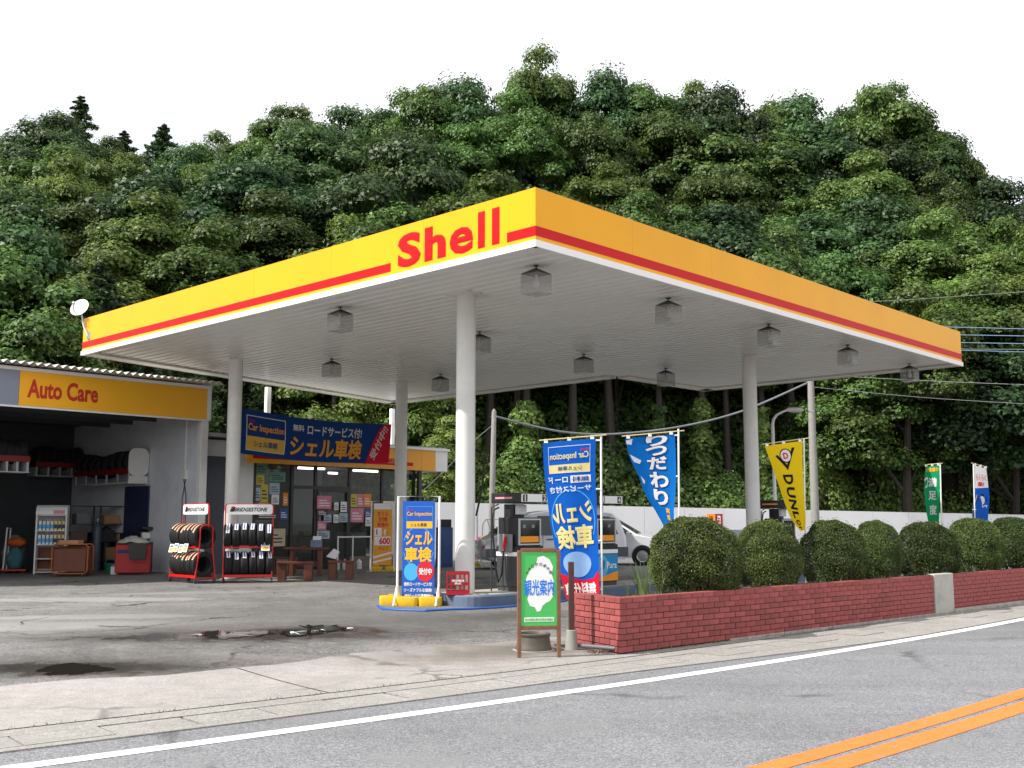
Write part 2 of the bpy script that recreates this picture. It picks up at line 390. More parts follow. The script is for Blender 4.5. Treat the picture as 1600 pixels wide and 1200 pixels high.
def ground_mat(name, base, speck=0.35, sscale=140, big=0.15, cracks=0.0, crscale=0.5, stains=(), patches=(), wet=(), streak=0, rough=0.85, tint=None, bump=0.5, wear=None):
    m = bpy.data.materials.new(name); m.use_nodes = True; t = m.node_tree; b = t.nodes['Principled BSDF']; N = t.nodes.new; L = t.links.new
    b.inputs['Specular IOR Level'].default_value = 0.3
    tcn = N('ShaderNodeTexCoord'); P = tcn.outputs['Object']
    def noise(sc, det=4, ro=0.6, src=P):
        n = N('ShaderNodeTexNoise'); n.inputs['Scale'].default_value = sc; n.inputs['Detail'].default_value = det; n.inputs['Roughness'].default_value = ro; L(src, n.inputs['Vector']); return n.outputs[0]
    def rng(x, a, b_, c, d):
        r = N('ShaderNodeMapRange'); r.inputs[1].default_value = a; r.inputs[2].default_value = b_; r.inputs[3].default_value = c; r.inputs[4].default_value = d; L(x, r.inputs[0]); return r.outputs[0]
    def mul(x, y):
        k = N('ShaderNodeMath'); k.operation = 'MULTIPLY'; L(x, k.inputs[0])
        if isinstance(y, (int, float)): k.inputs[1].default_value = y
        else: L(y, k.inputs[1])
        return k.outputs[0]
    def mixc(f, c1, c2):
        k = N('ShaderNodeMix'); k.data_type = 'RGBA'
        if isinstance(f, (int, float)): k.inputs[0].default_value = f
        else: L(f, k.inputs[0])
        for i, c in ((6, c1), (7, c2)):
            if isinstance(c, tuple): k.inputs[i].default_value = c
            else: L(c, k.inputs[i])
        return k.outputs[2]
    vo = N('ShaderNodeTexVoronoi'); vo.inputs['Scale'].default_value = sscale; L(P, vo.inputs['Vector'])
    sp = N('ShaderNodeSeparateColor'); L(vo.outputs['Color'], sp.inputs[0])
    v = rng(sp.outputs[0], 0, 1, 1-speck, 1+speck)
    v = mul(v, rng(noise(sscale*0.25, 3), 0.3, 0.7, 1-speck*0.5, 1+speck*0.5))
    v = mul(v, rng(noise(0.35, 6, 0.65), 0.3, 0.7, 1-big, 1+big))
    v = mul(v, rng(noise(4.5, 6, 0.7), 0.3, 0.7, 1-big*.8, 1+big*.8))
    if streak:                             # wheel tracks and laid lanes run along the road
        ms_ = N('ShaderNodeMapping'); ms_.inputs['Rotation'].default_value = (0, 0, -streak); ms_.inputs['Scale'].default_value = (.03, 1.1, 1); L(P, ms_.inputs[0])
        v = mul(v, rng(noise(1.0, 3, .5, ms_.outputs[0]), .3, .7, .86, 1.12))
    hs = N('ShaderNodeHueSaturation'); hs.inputs['Color'].default_value = base; L(v, hs.inputs['Value']); c = hs.outputs[0]
    # a few pale chips of stone
    hi = rng(sp.outputs[1], 0.93, 0.97, 0, 0.5*min(1, speck*3)); c = mixc(hi, c, tuple(min(1, x*2.4) for x in base[:3]) + (1,))
    if tint:
        c = mixc(rng(noise(0.9, 5, 0.7), 0.5, 0.68, 0, 0.8), c, tint)
    rgh = None
    def blob(cx, cy, rx, ry, ang, soft, nsc=2.2, amp=0.8):
        mpn = N('ShaderNodeMapping'); mpn.vector_type = 'TEXTURE'; mpn.inputs['Location'].default_value = (cx, cy, 0); mpn.inputs['Rotation'].default_value = (0, 0, ang); mpn.inputs['Scale'].default_value = (rx, ry, 1e3)
        L(P, mpn.inputs[0]); ln = N('ShaderNodeVectorMath'); ln.operation = 'LENGTH'; L(mpn.outputs[0], ln.inputs[0])
        ad = N('ShaderNodeMath'); ad.operation = 'ADD'; L(ln.outputs['Value'], ad.inputs[0]); L(rng(noise(nsc, 7, 0.7), 0, 1, -amp, amp), ad.inputs[1])
        return rng(ad.outputs[0], 1-soft, 1+soft, 1, 0)
    for (cx, cy, rx, ry, ang, soft, col, amt) in patches:
        c = mixc(mul(blob(cx, cy, rx, ry, ang, soft), amt), c, col)
    for (cx, cy, rx, ry, ang, soft, col, amt) in stains:
        bl = blob(cx, cy, rx, ry, ang, soft); c = mixc(mul(bl, amt), c, col)
    if cracks:
        vd = N('ShaderNodeTexVoronoi'); vd.feature = 'DISTANCE_TO_EDGE'; vd.inputs['Scale'].default_value = crscale
        wv = N('ShaderNodeTexNoise'); wv.inputs['Scale'].default_value = 1.6; wv.inputs['Detail'].default_value = 6; L(P, wv.inputs['Vector'])
        av = N('ShaderNodeVectorMath'); av.operation = 'MULTIPLY_ADD'; L(wv.outputs['Color'], av.inputs[0]); av.inputs[1].default_value = (0.9, 0.9, 0); L(P, av.inputs[2]); L(av.outputs[0], vd.inputs['Vector'])
        ck = mul(rng(vd.outputs['Distance'], 0.004, 0.014, 1, 0), rng(noise(0.8, 3), 0.45, 0.6, 0, 1))
        c = mixc(mul(ck, cracks), c, (0.02, 0.02, 0.02, 1))
    if wear:                               # the paint has flaked off here and there
        c = mixc(rng(noise(wear[0], 8, 0.75), wear[1], wear[1]+0.06, 0, 1), c, wear[2])
    rg = None
    for (cx, cy, rx, ry, ang, soft) in wet:             # soaked ground: darker and smooth
        bl = blob(cx, cy, rx, ry, ang, soft, 3.0, 1.1); c = mixc(mul(bl, .72), c, (0.03, 0.028, 0.025, 1))
        if rg is None: rg = bl
        else:
            k = N('ShaderNodeMath'); k.operation = 'MAXIMUM'; L(rg, k.inputs[0]); L(bl, k.inputs[1]); rg = k.outputs[0]
    L(c, b.inputs['Base Color']); b.inputs['Roughness'].default_value = rough
    if rg is not None: L(rng(rg, 0, .8, rough, .12), b.inputs['Roughness'])
    bp = N('ShaderNodeBump'); bp.inputs['Strength'].default_value = bump; bp.inputs['Distance'].default_value = 0.006
    L(sp.outputs[0], bp.inputs['Height']); L(bp.outputs[0], b.inputs['Normal'])
    MATS[name] = m; return m
ASPH = (0.185, 0.188, 0.20, 1)
ROADM = ground_mat('road_asphalt', ASPH, 0.5, 110, 0.13, bump=0.8, streak=rad(43), cracks=0.5, crscale=0.16, tint=(0.20, 0.20, 0.205, 1))
APRM = ground_mat('apron_concrete', (0.29, 0.272, 0.262, 1), 0.2, 120, 0.16, cracks=0.5, crscale=0.25, bump=0.2, tint=(0.245, 0.232, 0.22, 1),
    stains=[(W(800, 1018, .02).x, W(800, 1018, .02).y, 1.5, .55, rad(35), .6, (0.10, 0.085, 0.07, 1), .75), (W(690, 1010, .02).x, W(690, 1010, .02).y, .9, .4, rad(35), .6, (0.14, 0.12, 0.10, 1), .6)])
BLKM = ground_mat('gutter_concrete', (0.265, 0.255, 0.24, 1), 0.25, 90, 0.16, bump=0.4, tint=(0.25, 0.24, 0.22, 1))
WLINE = ground_mat('white_road_paint', (0.78, 0.78, 0.77, 1), 0.10, 120, 0.05, bump=0.5, wear=(7, 0.635, ASPH))
OLINE = ground_mat('orange_road_paint', (0.80, 0.175, 0.035, 1), 0.12, 120, 0.08, bump=0.5, wear=(9, 0.585, ASPH))
def _c(px, py): p = W(px, py, .1); return p.x, p.y
_pa, _pb = _c(290, 968), _c(150, 937)
FORM = ground_mat('forecourt_asphalt', (0.175, 0.173, 0.17, 1), 0.45, 60, 0.30, cracks=0.95, crscale=0.38, bump=1.0, tint=(0.245, 0.238, 0.23, 1), rough=0.8,
    patches=[(*_c(145, 969), 1.5, .42, rad(8), .12, (0.33, 0.325, 0.32, 1), .8), (*_c(150, 941), 2.0, .55, rad(5), .15, (0.31, 0.305, 0.30, 1), .75), (*_c(300, 930), 1.7, .4, rad(20), .15, (0.29, 0.285, 0.28, 1), .6),
             (*_c(30, 985), 2.4, .7, rad(12), .3, (0.30, 0.295, 0.29, 1), .7), (*_c(560, 912), 2.6, .9, rad(40), .4, (0.25, 0.235, 0.21, 1), .7)],
    wet=[(*_c(120, 1041), 1.25, .42, rad(10), .5), (*_c(380, 997), 2.0, .50, rad(14), .5), (*_c(500, 988), 1.0, .35, rad(14), .5)],
    stains=[(*_c(130, 1036), 1.7, .75, rad(14), .8, (0.055, 0.053, 0.05, 1), .85), (*_c(390, 994), 2.4, .9, rad(16), .9, (0.06, 0.058, 0.055, 1), .85), (*_c(600, 975), 2.6, 1.2, rad(30), .9, (0.085, 0.082, 0.078, 1), .75), (*_c(430, 960), 3.0, 1.3, rad(20), .9, (0.10, 0.098, 0.095, 1), .6), (*_c(790, 965), 1.2, .5, rad(40), .5, (0.06, 0.055, 0.05, 1), .7)])

g = M(); g.add([(-900, -300, -.05), (900, -300, -.05), (900, 1500, -.05), (-900, 1500, -.05)], [(0, 1, 2, 3)])
tag(g.build('ground', mat('earth', srgb(96, 92, 78), 0.9, var=0.2, scale=0.2)), kind='structure')
m = M(); strip(m, -90, 130, 0.52, -9.5, 0.0, 2.0)
road = tag(m.build('road', ROADM), kind='structure')
m = M(); strip(m, -60, 90, -0.085, 0.085, 0.004)
tag(m.build('white_edge_line', WLINE), kind='structure')
def centre(d): return lambda s: d-.055*(5.2-max(-14, min(14, s)))
m = M(); strip(m, -60, 90, centre(-2.90), centre(-2.71), 0.004); tag(m.build('orange_centre_line', OLINE), kind='structure')
m = M(); strip(m, -60, 90, centre(-3.18), centre(-2.965), 0.004); tag(m.build('orange_centre_line', OLINE), kind='structure')
# drain edge: kerb strip, cover blocks one by one, back strip, dark slit
m = M(); strip(m, -60, 90, lambda s: .52-.40*sstep(1, 8, s), lambda s: .63, 0.012, thick=0.06); strip(m, -60, 90, 1.07, 1.33, 0.012, thick=0.06)
gut = tag(m.build('drain_kerb', BLKM), kind='structure')
m = M(); strip(m, -60, 90, 0.60, 1.10, -0.03); m.build('drain_bed', mat('drain_dirt', srgb(70, 66, 58), .9, var=.3), gut)
m = M(); strip(m, -60, 90, 1.33, 1.39, -0.025); m.build('drain_slit', mat('slit_dark', srgb(34, 32, 28), .9, var=.3), gut)
for i in range(-13, 34):
    s0 = i*0.66 + random.uniform(-.01, .01); dz = random.uniform(-.006, .004); e = random.uniform(-.012, .012)
    m = M(); strip(m, s0+.012, s0+.66-.012, 0.645+e, 1.055+e, 0.012+dz, .34, thick=.05)
    m.build('cover_block', BLKM, gut)
# apron slabs of concrete
apr = None; sj = [-30, -22, -14.5, -9.3, -5.2, -1.05, 3.4, 6.5]
for i in range(len(sj)-1):
    m = M(); n = 10; vs = []; fs = []
    for j in range(n+1):
        s = sj[i]+.012 + (sj[i+1]-sj[i]-.024)*j/n
        for k in range(5):
            far = 3.35 + .12*math.sin(s*1.3)+.05*math.sin(s*4.1)
            d = 1.39 + (far-1.39)*k/4; p = road_pt(s, d); vs.append((p.x, p.y, zg(p.x, p.y)+.008))
    for j in range(n):
        for k in range(4): fs.append((j*5+k, (j+1)*5+k, (j+1)*5+k+1, j*5+k+1))
    m.add(vs, fs)
    if apr is None: apr = tag(m.build('apron', APRM), kind='structure')
    else: m.build('concrete_slab', APRM, apr)
# weeds in the slit and at the wall foot come later.  forecourt sheet
vs = []; fs = []; NS, ND = 60, 26
for i in range(NS+1):
    s = -45 + 120*i/NS
    for j in range(ND+1):
        d = 1.385 + 58*(j/ND)**1.6; p = road_pt(s, d); vs.append((p.x, p.y, zg(p.x, p.y)))
for i in range(NS):
    for j in range(ND): fs.append((i*(ND+1)+j, (i+1)*(ND+1)+j, (i+1)*(ND+1)+j+1, i*(ND+1)+j+1))
m = M(); m.add(vs, fs); tag(m.build('forecourt', FORM), kind='structure')
# puddles
WATER = bpy.data.materials.new('puddle_water'); WATER.use_nodes = True
_b = WATER.node_tree.nodes['Principled BSDF']; _b.inputs['Base Color'].default_value = (0.02, 0.018, 0.014, 1); _b.inputs['Roughness'].default_value = 0.02; _b.inputs['Specular IOR Level'].default_value = 0.5
def puddle(pts, z=.004, seed=0):
    P = [W(x, y, .09) for x, y in pts]; n = len(P); r = random.Random(seed); poly = []
    for i in range(n):
        a, b = P[i], P[(i+1) % n]
        for k in range(14):
            q = a.lerp(b, k/14); L_ = (b-a).length; w = math.sin(k*1.9+i*2.3+seed)*.5+math.sin(k*4.7+i*5.1)*.3; q += Vector((r.uniform(-1, 1)+w, (r.uniform(-1, 1)+w)*1.6, 0))*.055; poly.append((q.x, q.y, zg(q.x, q.y)+z))
    m = M(); m.add(poly, [tuple(range(len(poly)))]); return tag(m.build('puddle', WATER, fix=False), kind='structure')
puddle([(60, 1046), (85, 1040), (105, 1037), (140, 1039), (158, 1042), (180, 1043), (145, 1046), (90, 1050)], seed=1)
puddle([(300, 998), (330, 993), (372, 994), (410, 991), (432, 994), (400, 999), (350, 1003)], seed=2)
puddle([(440, 993), (478, 990), (505, 992), (470, 998), (445, 998)], seed=6)
puddle([(470, 984), (520, 983), (552, 988), (500, 992)], seed=3)

# ================================================================ BRICK PLANTER
PC = W(970, 1021, .02); PR = W(1600, 942, .02); PL = W(878, 1003, .02)
BRK = mat('brick_red', srgb(148, 72, 70), 0.8, var=0.18, scale=9, rnd=0.20, bump=0.3, bscale=50, dirt=0.5, dcol=(0.11, 0.06, 0.055, 1))
MORT = mat('mortar_dark', srgb(74, 48, 46), 0.9, var=0.15)
SOIL = mat('soil', srgb(62, 54, 40), 0.95, var=0.3, scale=14, bump=0.6, bscale=30)
wall_dir = (PR-PC); wall_dir.z = 0; WLEN_V = wall_dir.length; wall_dir.normalize()
WLEN = 19.0; WH = 0.655; PWID = 1.05
left_dir = (PL-PC); left_dir.z = 0; left_dir.normalize()
planter = thing('brick_planter', 'long red brick planter wall along the road under the round hedges', 'planter', PC, math.atan2(wall_dir.y, wall_dir.x))
inv = Matrix.Rotation(-math.atan2(wall_dir.y, wall_dir.x), 3, 'Z')
ld = inv @ left_dir                                       # left face direction in the wall's frame
LW = PWID/ld.y; LX = ld.x*LW
TK = .008
m = M(); m.prism([(TK, TK), (WLEN, TK), (WLEN, PWID), (LX+TK, PWID)], 0.0, WH-.16); m.build('planter_core', MORT, planter)
m = M()
inx = .13
m.prism([(TK, TK), (WLEN, TK), (WLEN, inx), (inx+.02, inx)], WH-.16, WH-.004)
m.prism([(TK, TK+.002), (inx+.02, inx), (LX+inx+.02, PWID-inx), (LX+TK, PWID)], WH-.161, WH-.006)
m.box(LX+.1, WLEN, PWID-inx, PWID, WH-.162, WH-.09)
m.build('wall_cap', mat('cap_brick', srgb(140, 70, 62), .75, var=.2, scale=10, dirt=.4), planter)
m = M(); n = 60; vs = []; fs = []
for i in range(n+1):
    for j in range(5):
        x = inx + (WLEN-2*inx)*i/n; y = inx + (PWID-2*inx)*j/4; vs.append((x + (LX*y/PWID if i == 0 else 0), y, WH-.10+random.uniform(-.025, .03)))
for i in range(n):
    for j in range(4): fs.append((i*5+j, (i+1)*5+j, (i+1)*5+j+1, i*5+j+1))
m.add(vs, fs); m.build('soil', SOIL, planter)
BL, NC = .235, 9; CHT = WH/NC
def brick_mesh(L_, name='brick'):
    mm = M(); mm.box(0, L_-.009, 0, .03, 0.003, CHT-.006); me = mm.mesh(name, BRK, bevel=.0035); return me
bm_full, bm_half = brick_mesh(BL), brick_mesh(BL/2)
post_s = None
px_post = 1472
def s_at(px):                             # along the wall front where the photograph's column px falls
    d = ray(px, 960); a = Vector((d.x, d.y, 0)); n_ = Vector((-a.y, a.x, 0)); return -(PC.x*n_.x+PC.y*n_.y)/(wall_dir.x*n_.x+wall_dir.y*n_.y)
PS0, PS1 = s_at(1461), s_at(1491)
cand = []
for c in range(NC):
    x = 0.0
    if c % 2: cand.append((0, 0, c, BL/2)); x = BL/2
    while x < WLEN-BL:
        if not (x+BL > PS0 and x < PS1): cand.append((0, x, c, BL))
        elif x < PS0-.03: cand.append((2, x, c, PS0-x))
        elif x+BL > PS1+.03: cand.append((3, PS1, c, x+BL-PS1))
        x += BL
    x = 0.0
    if c % 2 == 0: cand.append((1, 0.0, c, BL/2)); x = BL/2
    while x < LW-BL*.4: cand.append((1, x, c, min(BL, LW-x))); x += BL
front = [q for q in cand if q[0] != 1]; left = [q for q in cand if q[0] == 1]
front.sort(key=lambda q: q[1]); nb = 300-len(left)
la = math.atan2(ld.y, ld.x)
rest = M()
for q in left + front[:nb] + front[nb:]:
    k, x, c, L_ = q; z = c*CHT; jit = random.uniform(-.0025, .003); zj = .004*math.sin(x*1.7)+random.uniform(-.001, .001)
    if k != 1 and q in front[nb:]:
        rest.box(x, x+L_-.010, -.002+jit, .028, z+.004, z+CHT-.006); continue
    full = L_ > BL*.75
    o = bpy.data.objects.new('brick', bm_full if full else bm_half); COL.objects.link(o); o.parent = planter
    sx = L_/(BL if full else BL/2)
    o.scale = (sx, 1, 1)
    if k == 1:                            # left face runs away from the corner
        o.rotation_euler = (0, 0, la); o.location = (math.cos(la)*x, math.sin(la)*x, z)
        nrm = Vector((-math.sin(la), math.cos(la), 0)); o.location = Vector(o.location) - nrm*(0.028-jit) + Vector((0, 0, 0))
        o.location = Vector((math.cos(la)*x, math.sin(la)*x, z)) + nrm*(jit-.022+.0)
    else: o.location = (x, -.002+jit, z+zj)
rest.build('brick_courses', BRK, planter, kind='stuff')
m = M(); m.box(PS0+.01, PS1-.01, -.02, .12, -.02, WH+.012); m.build('concrete_post', mat('post_concrete', srgb(176, 174, 166), .85, var=.1, scale=4, dirt=.55, bump=.3), planter, bevel=.01)
m = M(); m.box(PS1, WLEN, -.03, .05, -.04, .05); m.box(2.2, PS0, -.012, .05, -.04, .014); m.build('footing', CONC, planter)

# ================================================================ CANOPY
FH = 0.92
PA, PB, PD, PE, PF, PCC = (Vector((0, 0)), Vector((.33, 15.26)), Vector((13.0, 18.3)), Vector((12.75, 8.30)), Vector((17.1, 8.22)), Vector((17.0, .17)))
PA = Vector((0, 0)); OUT = [PA, PCC, PF, PE, PD, PB]          # counter-clockwise in the station frame
can = thing('station_canopy', 'wide flat filling station canopy with yellow fascia and red stripe on white columns', 'canopy', ORG, ROT_S)
zb = CAN_Z
def side(m, p, q, a, b, z0, z1, off0, off1, mi=0):    # slab along the edge p->q from a to b metres, off = outward
    d = (q-p).normalized(); n = Vector((d.y, -d.x))
    pts = [p+d*a+n*off0, p+d*b+n*off0, p+d*b+n*off1, p+d*a+n*off1]
    return m.prism([(v_.x, v_.y) for v_ in pts], z0, z1, mi)
def fascia(p, q, npan, matp, stripe=(), z_white=(0, .112)):
    L_ = (q-p).length
    for i in range(npan):
        m = M(); side(m, p, q, L_*i/npan+.002, L_*(i+1)/npan-.002, zb+.112, zb+FH, -.05, 0); m.build('fascia_panel', matp, can)
    m = M(); side(m, p, q, -.028, L_+.028, zb+.0, zb+.110, -.05, .028); m.build('white_trim', WHT2, can, bevel=.004)
    for a, b in stripe:
        m = M(); side(m, p, q, a, b, zb+.178, zb+.328, 0, .004); m.build('red_stripe', RED, can)
Lab = (PB-PA).length
# left face runs B -> A when seen from outside (counter-clockwise list: PB -> PA)
def v_at(px, py=430): return RU(px, py, 0.08).y
sa, sb = v_at(611, 420), v_at(797, 372)
fascia(PB, PA, 6, YEL, [(0.002, Lab-sa), (Lab-sb, Lab)])
fascia(PA, PCC, 7, YEL, [(0.0, (PCC-PA).length)])
for p, q in ((PCC, PF), (PF, PE), (PE, PD), (PD, PB)):
    m = M(); L_ = (q-p).length; side(m, p, q, .03, L_-.03, zb+.0, zb+FH, -.045, -.0); m.build('rear_fascia', RIM, can)
    m = M(); side(m, p, q, .05, L_-.05, zb+.01, zb+.06, -.42, -.047); m.build('rim_ledge', RIM, can)
m = M(); m.prism([(v_.x+dx, v_.y+dy) for v_, (dx, dy) in zip(OUT, ((.1, .1), (-.1, .1), (-.1, -.1), (-.1, -.1), (-.1, -.1), (.1, -.1)))], zb+.20, zb+.24); m.build('roof_deck', mat('deck', srgb(150, 150, 148), .8), can)
# soffit slats, one by one, running along v
def v_far(u):
    if u > PE.x-.1: return PE.y-.02
    t = (u-PB.x)/(PD.x-PB.x); return PB.y+(PD.y-PB.y)*t-.05
sw = .27; nsl = int(16.9/sw)
for i in range(nsl):
    u0 = .06+i*sw; v0 = .06 + .17*u0/17; v1 = v_far(u0+sw)
    v1 = min(v1, (u0-.055)/PB.x*PB.y if u0 < PB.x+.06 else v1)
    if v1 < v0+.3: continue
    m = M()
    prof = [(u0+.012, zb+.098), (u0+.050, zb+.055), (u0+sw-.050, zb+.055), (u0+sw-.012, zb+.098), (u0+sw-.012, zb+.104), (u0+.012, zb+.104)]
    n = len(prof); vs = [(a, v0, b) for a, b in prof] + [(a, v1, b) for a, b in prof]
    m.add(vs, [tuple(range(n)), tuple(range(2*n-1, n-1, -1))] + [(k, n+k, n+(k+1) % n, (k+1) % n) for k in range(n)])
    m.build('soffit_slat', SOF, can)
m = M(); m.prism([(v_.x+dx, v_.y+dy) for v_, (dx, dy) in zip(OUT, ((.1, .1), (-.1, .1), (-.1, -.1), (-.1, -.1), (-.1, -.1), (.1, -.1)))], zb+.106, zb+.115); m.build('soffit_backing', GRY, can)
# columns
COLS = [(1.9, 3.4), None, None, None]
def uv_soffit(px, py): return uv(W(px, py, zb+.06))
_c2 = R(361, 815, 27.5); COLS[1] = uv(_c2); COLS[2] = uv_soffit(628, 597); COLS[3] = uv_soffit(1170, 556)
for (cu_, cv_) in COLS:
    p = S(cu_, cv_); z0 = zg(p.x, p.y)
    m = M(); m.lathe([(0.175, z0-.02), (0.175, zb+.058)], 32, (cu_, cv_, 0)); col_o = m.build('column', COLM, can, smooth=True)
    m = M(); m.cb((cu_, cv_, zb+.054), (.62, .62, .012)); m.build('head_plate', COLM, col_o)
    m = M(); m.lathe([(.24, z0), (.24, z0+.025), (.18, z0+.03)], 24, (cu_, cv_, 0)); m.build('base_plate', GRY, col_o)
for (px, py, zl) in ((419, 603, 3.0), (613, 637, 3.9)):
    cu_, cv_ = uv_soffit(px, py); m = M(); m.box(cu_-.07, cu_+.07, cv_-.07, cv_+.07, zl, zb+.02); m.build('rear_post', WHT2, can)
# letters S h e l l, each a part, on the sunlit left face
def letter(ch, px0, px1, py_b, py_t, z0, z1):
    a, b = v_at(px0), v_at(px1)
    V, F = fit_glyphs(ch, (0, 1, 0, 1), .05 if ch == 'e' else .072)
    m = M(); tl = (a-b)
    fu = lambda t: PB.x*((b+(1-t)*tl)/PB.y)
    m.add([(fu(x)-.005-max(0, z)*.004, b+(1-x)*tl, z0+y*(z1-z0)) for x, y, z in V], F)
    m.build('letter', RED, can)
zc0, zc1 = zb+.185, zb+.765
letter('S', 622, 659, 0, 0, zc0, zc1); letter('h', 665, 699, 0, 0, zc0+.012, zc1); letter('e', 705, 743, 0, 0, zc0-.004, zc0+.43)
letter('l', 750.5, 761.5, 0, 0, zc0+.008, zc1+.012); letter('l', 773, 785, 0, 0, zc0+.008, zc1+.012)

# lamps under the canopy
lamp = thing('canopy_lamp', 'tmp', 'lamp', (0, 0, 0), ROT_S, 'boxy lamps under the canopy')
m = M(); m.tube([(0, 0, .09), (0, 0, -.15)], .012, 8); m.lathe([(.05, -.085), (.05, -.10), (.012, -.11)], 12); m.build('stem', DGR, lamp)
m = M(); hw = .185
m.add([(-hw, -hw, -.235), (hw, -hw, -.235), (hw, hw, -.235), (-hw, hw, -.235), (-.03, -.03, -.14), (.03, -.03, -.14), (.03, .03, -.14), (-.03, .03, -.14)], [(0, 1, 5, 4), (1, 2, 6, 5), (2, 3, 7, 6), (3, 0, 4, 7), (4, 5, 6, 7), (3, 2, 1, 0)])
m.build('cap', DGR, lamp, bevel=.008)
m = M(); m.prism(rrect(-hw, hw, -hw, hw, .03), -.565, -.24); m.build('shade', LAMPG, lamp, bevel=.012)
m = M(); m.lathe([(.02, -.24), (.03, -.30), (.05, -.38), (.045, -.44), (.001, -.47)], 14); m.build('bulb', WHT2, lamp, smooth=True)
m = M(); m.cb((0, 0, -.548), (.27, .27, .012)); m.build('diffuser', P_WHT, lamp)
lspots = [(1.05, .93, 'canopy lamp hanging at the near corner right below the fascia edge'), (4.65, .87, 'second canopy lamp along the road side fascia from the near corner'),
 (8.28, .87, 'third canopy lamp along the road side fascia, beside the right column head'), (12.0, .93, 'fourth canopy lamp along the road side fascia, past the right column'),
 (15.95, 1.14, 'farthest canopy lamp at the right end of the canopy'), (1.03, 5.97, 'canopy lamp under the left fascia between the lettering and the nearest column'),
 (4.82, 5.95, 'canopy lamp half hidden behind the nearest column'), (8.85, 6.33, 'canopy lamp in the middle of the soffit before the inner corner'),
 (12.3, 6.3, 'canopy lamp beside the inner corner, above the flags'), (5.08, 11.5, 'canopy lamp over the blue banner at the left rear'), (8.98, 11.63, 'canopy lamp at the rear between the two middle columns')]
for i, (a, b, lb) in enumerate(lspots):
    o = lamp if i == 0 else copy_tree(lamp); o.location = S(a, b, zb+.145); o['label'] = lb

# satellite dish on the left end of the fascia
dp = S(PB.x, PB.y-.35, zb+.45)
dish = thing('satellite_dish', 'small white satellite dish on an arm at the left end of the yellow fascia', 'satellite dish', dp, 0)
dvec = (R(124, 480, 26.35) - dp); face = Vector((-.20, -.93, .42)).normalized()
m = M(); m.tube([(0, 0, 0), (-UX * .05).to_tuple(), (dvec*.55+Vector((0, 0, -.16))).to_tuple(), (dvec+face*(-.06)).to_tuple()], .02, 8); m.build('arm', STEEL, dish, smooth=True)
m = M(); m.cb((0, 0, 0), (.10, .10, .18)); m.build('wall_bracket', STEEL, dish)
q = face.to_track_quat('Z', 'Y').to_matrix().to_4x4(); q.translation = dvec
m = M(); m.lathe([(.001, -.045), (.08, -.042), (.16, -.025), (.235, 0), (.24, .002), (.235, -.012), (.15, -.045), (.001, -.06)], 32); m.xform(q); m.build('reflector', WHT2, dish, smooth=True)
m = M(); m.tube([(0, -.22, 0), (0, -.20, .16), (0, -.06, .24)], .012, 6); m.xform(q); m.build('feed_arm', GRY, dish)
m = M(); m.lathe([(.001, .27), (.03, .265), (.035, .21), (.02, .19), (.001, .19)], 10, (0, -.04, 0)); m.xform(q); m.build('receiver', LGR, dish, smooth=True)

# ================================================================ PUMP ISLANDS
def island(u0, u1, v0, v1, label):
    c = S((u0+u1)/2, (v0+v1)/2); z = .13; o = thing('pump_island', label, 'kerb', (c.x, c.y, z), ROT_S)
    hx, hy = (u1-u0)/2, (v1-v0)/2
    m = M(); m.prism(rrect(-hx, hx, -hy, hy, .3), 0, .20); m.build('kerb', mat('island_blue_grey', srgb(88, 104, 128), .7, var=.15, scale=3, dirt=.5), o, bevel=.02)
    m = M(); m.prism(rrect(-hx+.12, hx-.12, -hy+.12, hy-.12, .22), .10, .205); m.build('paving', CONC, o)
    return o
island(1.35, 8.2, 2.62, 3.95, 'blue grey raised kerb island under the numbered fuel pumps and the nearest column')
island(9.6, 14.5, 2.75, 3.95, 'second raised kerb island by the right column behind the hedges')

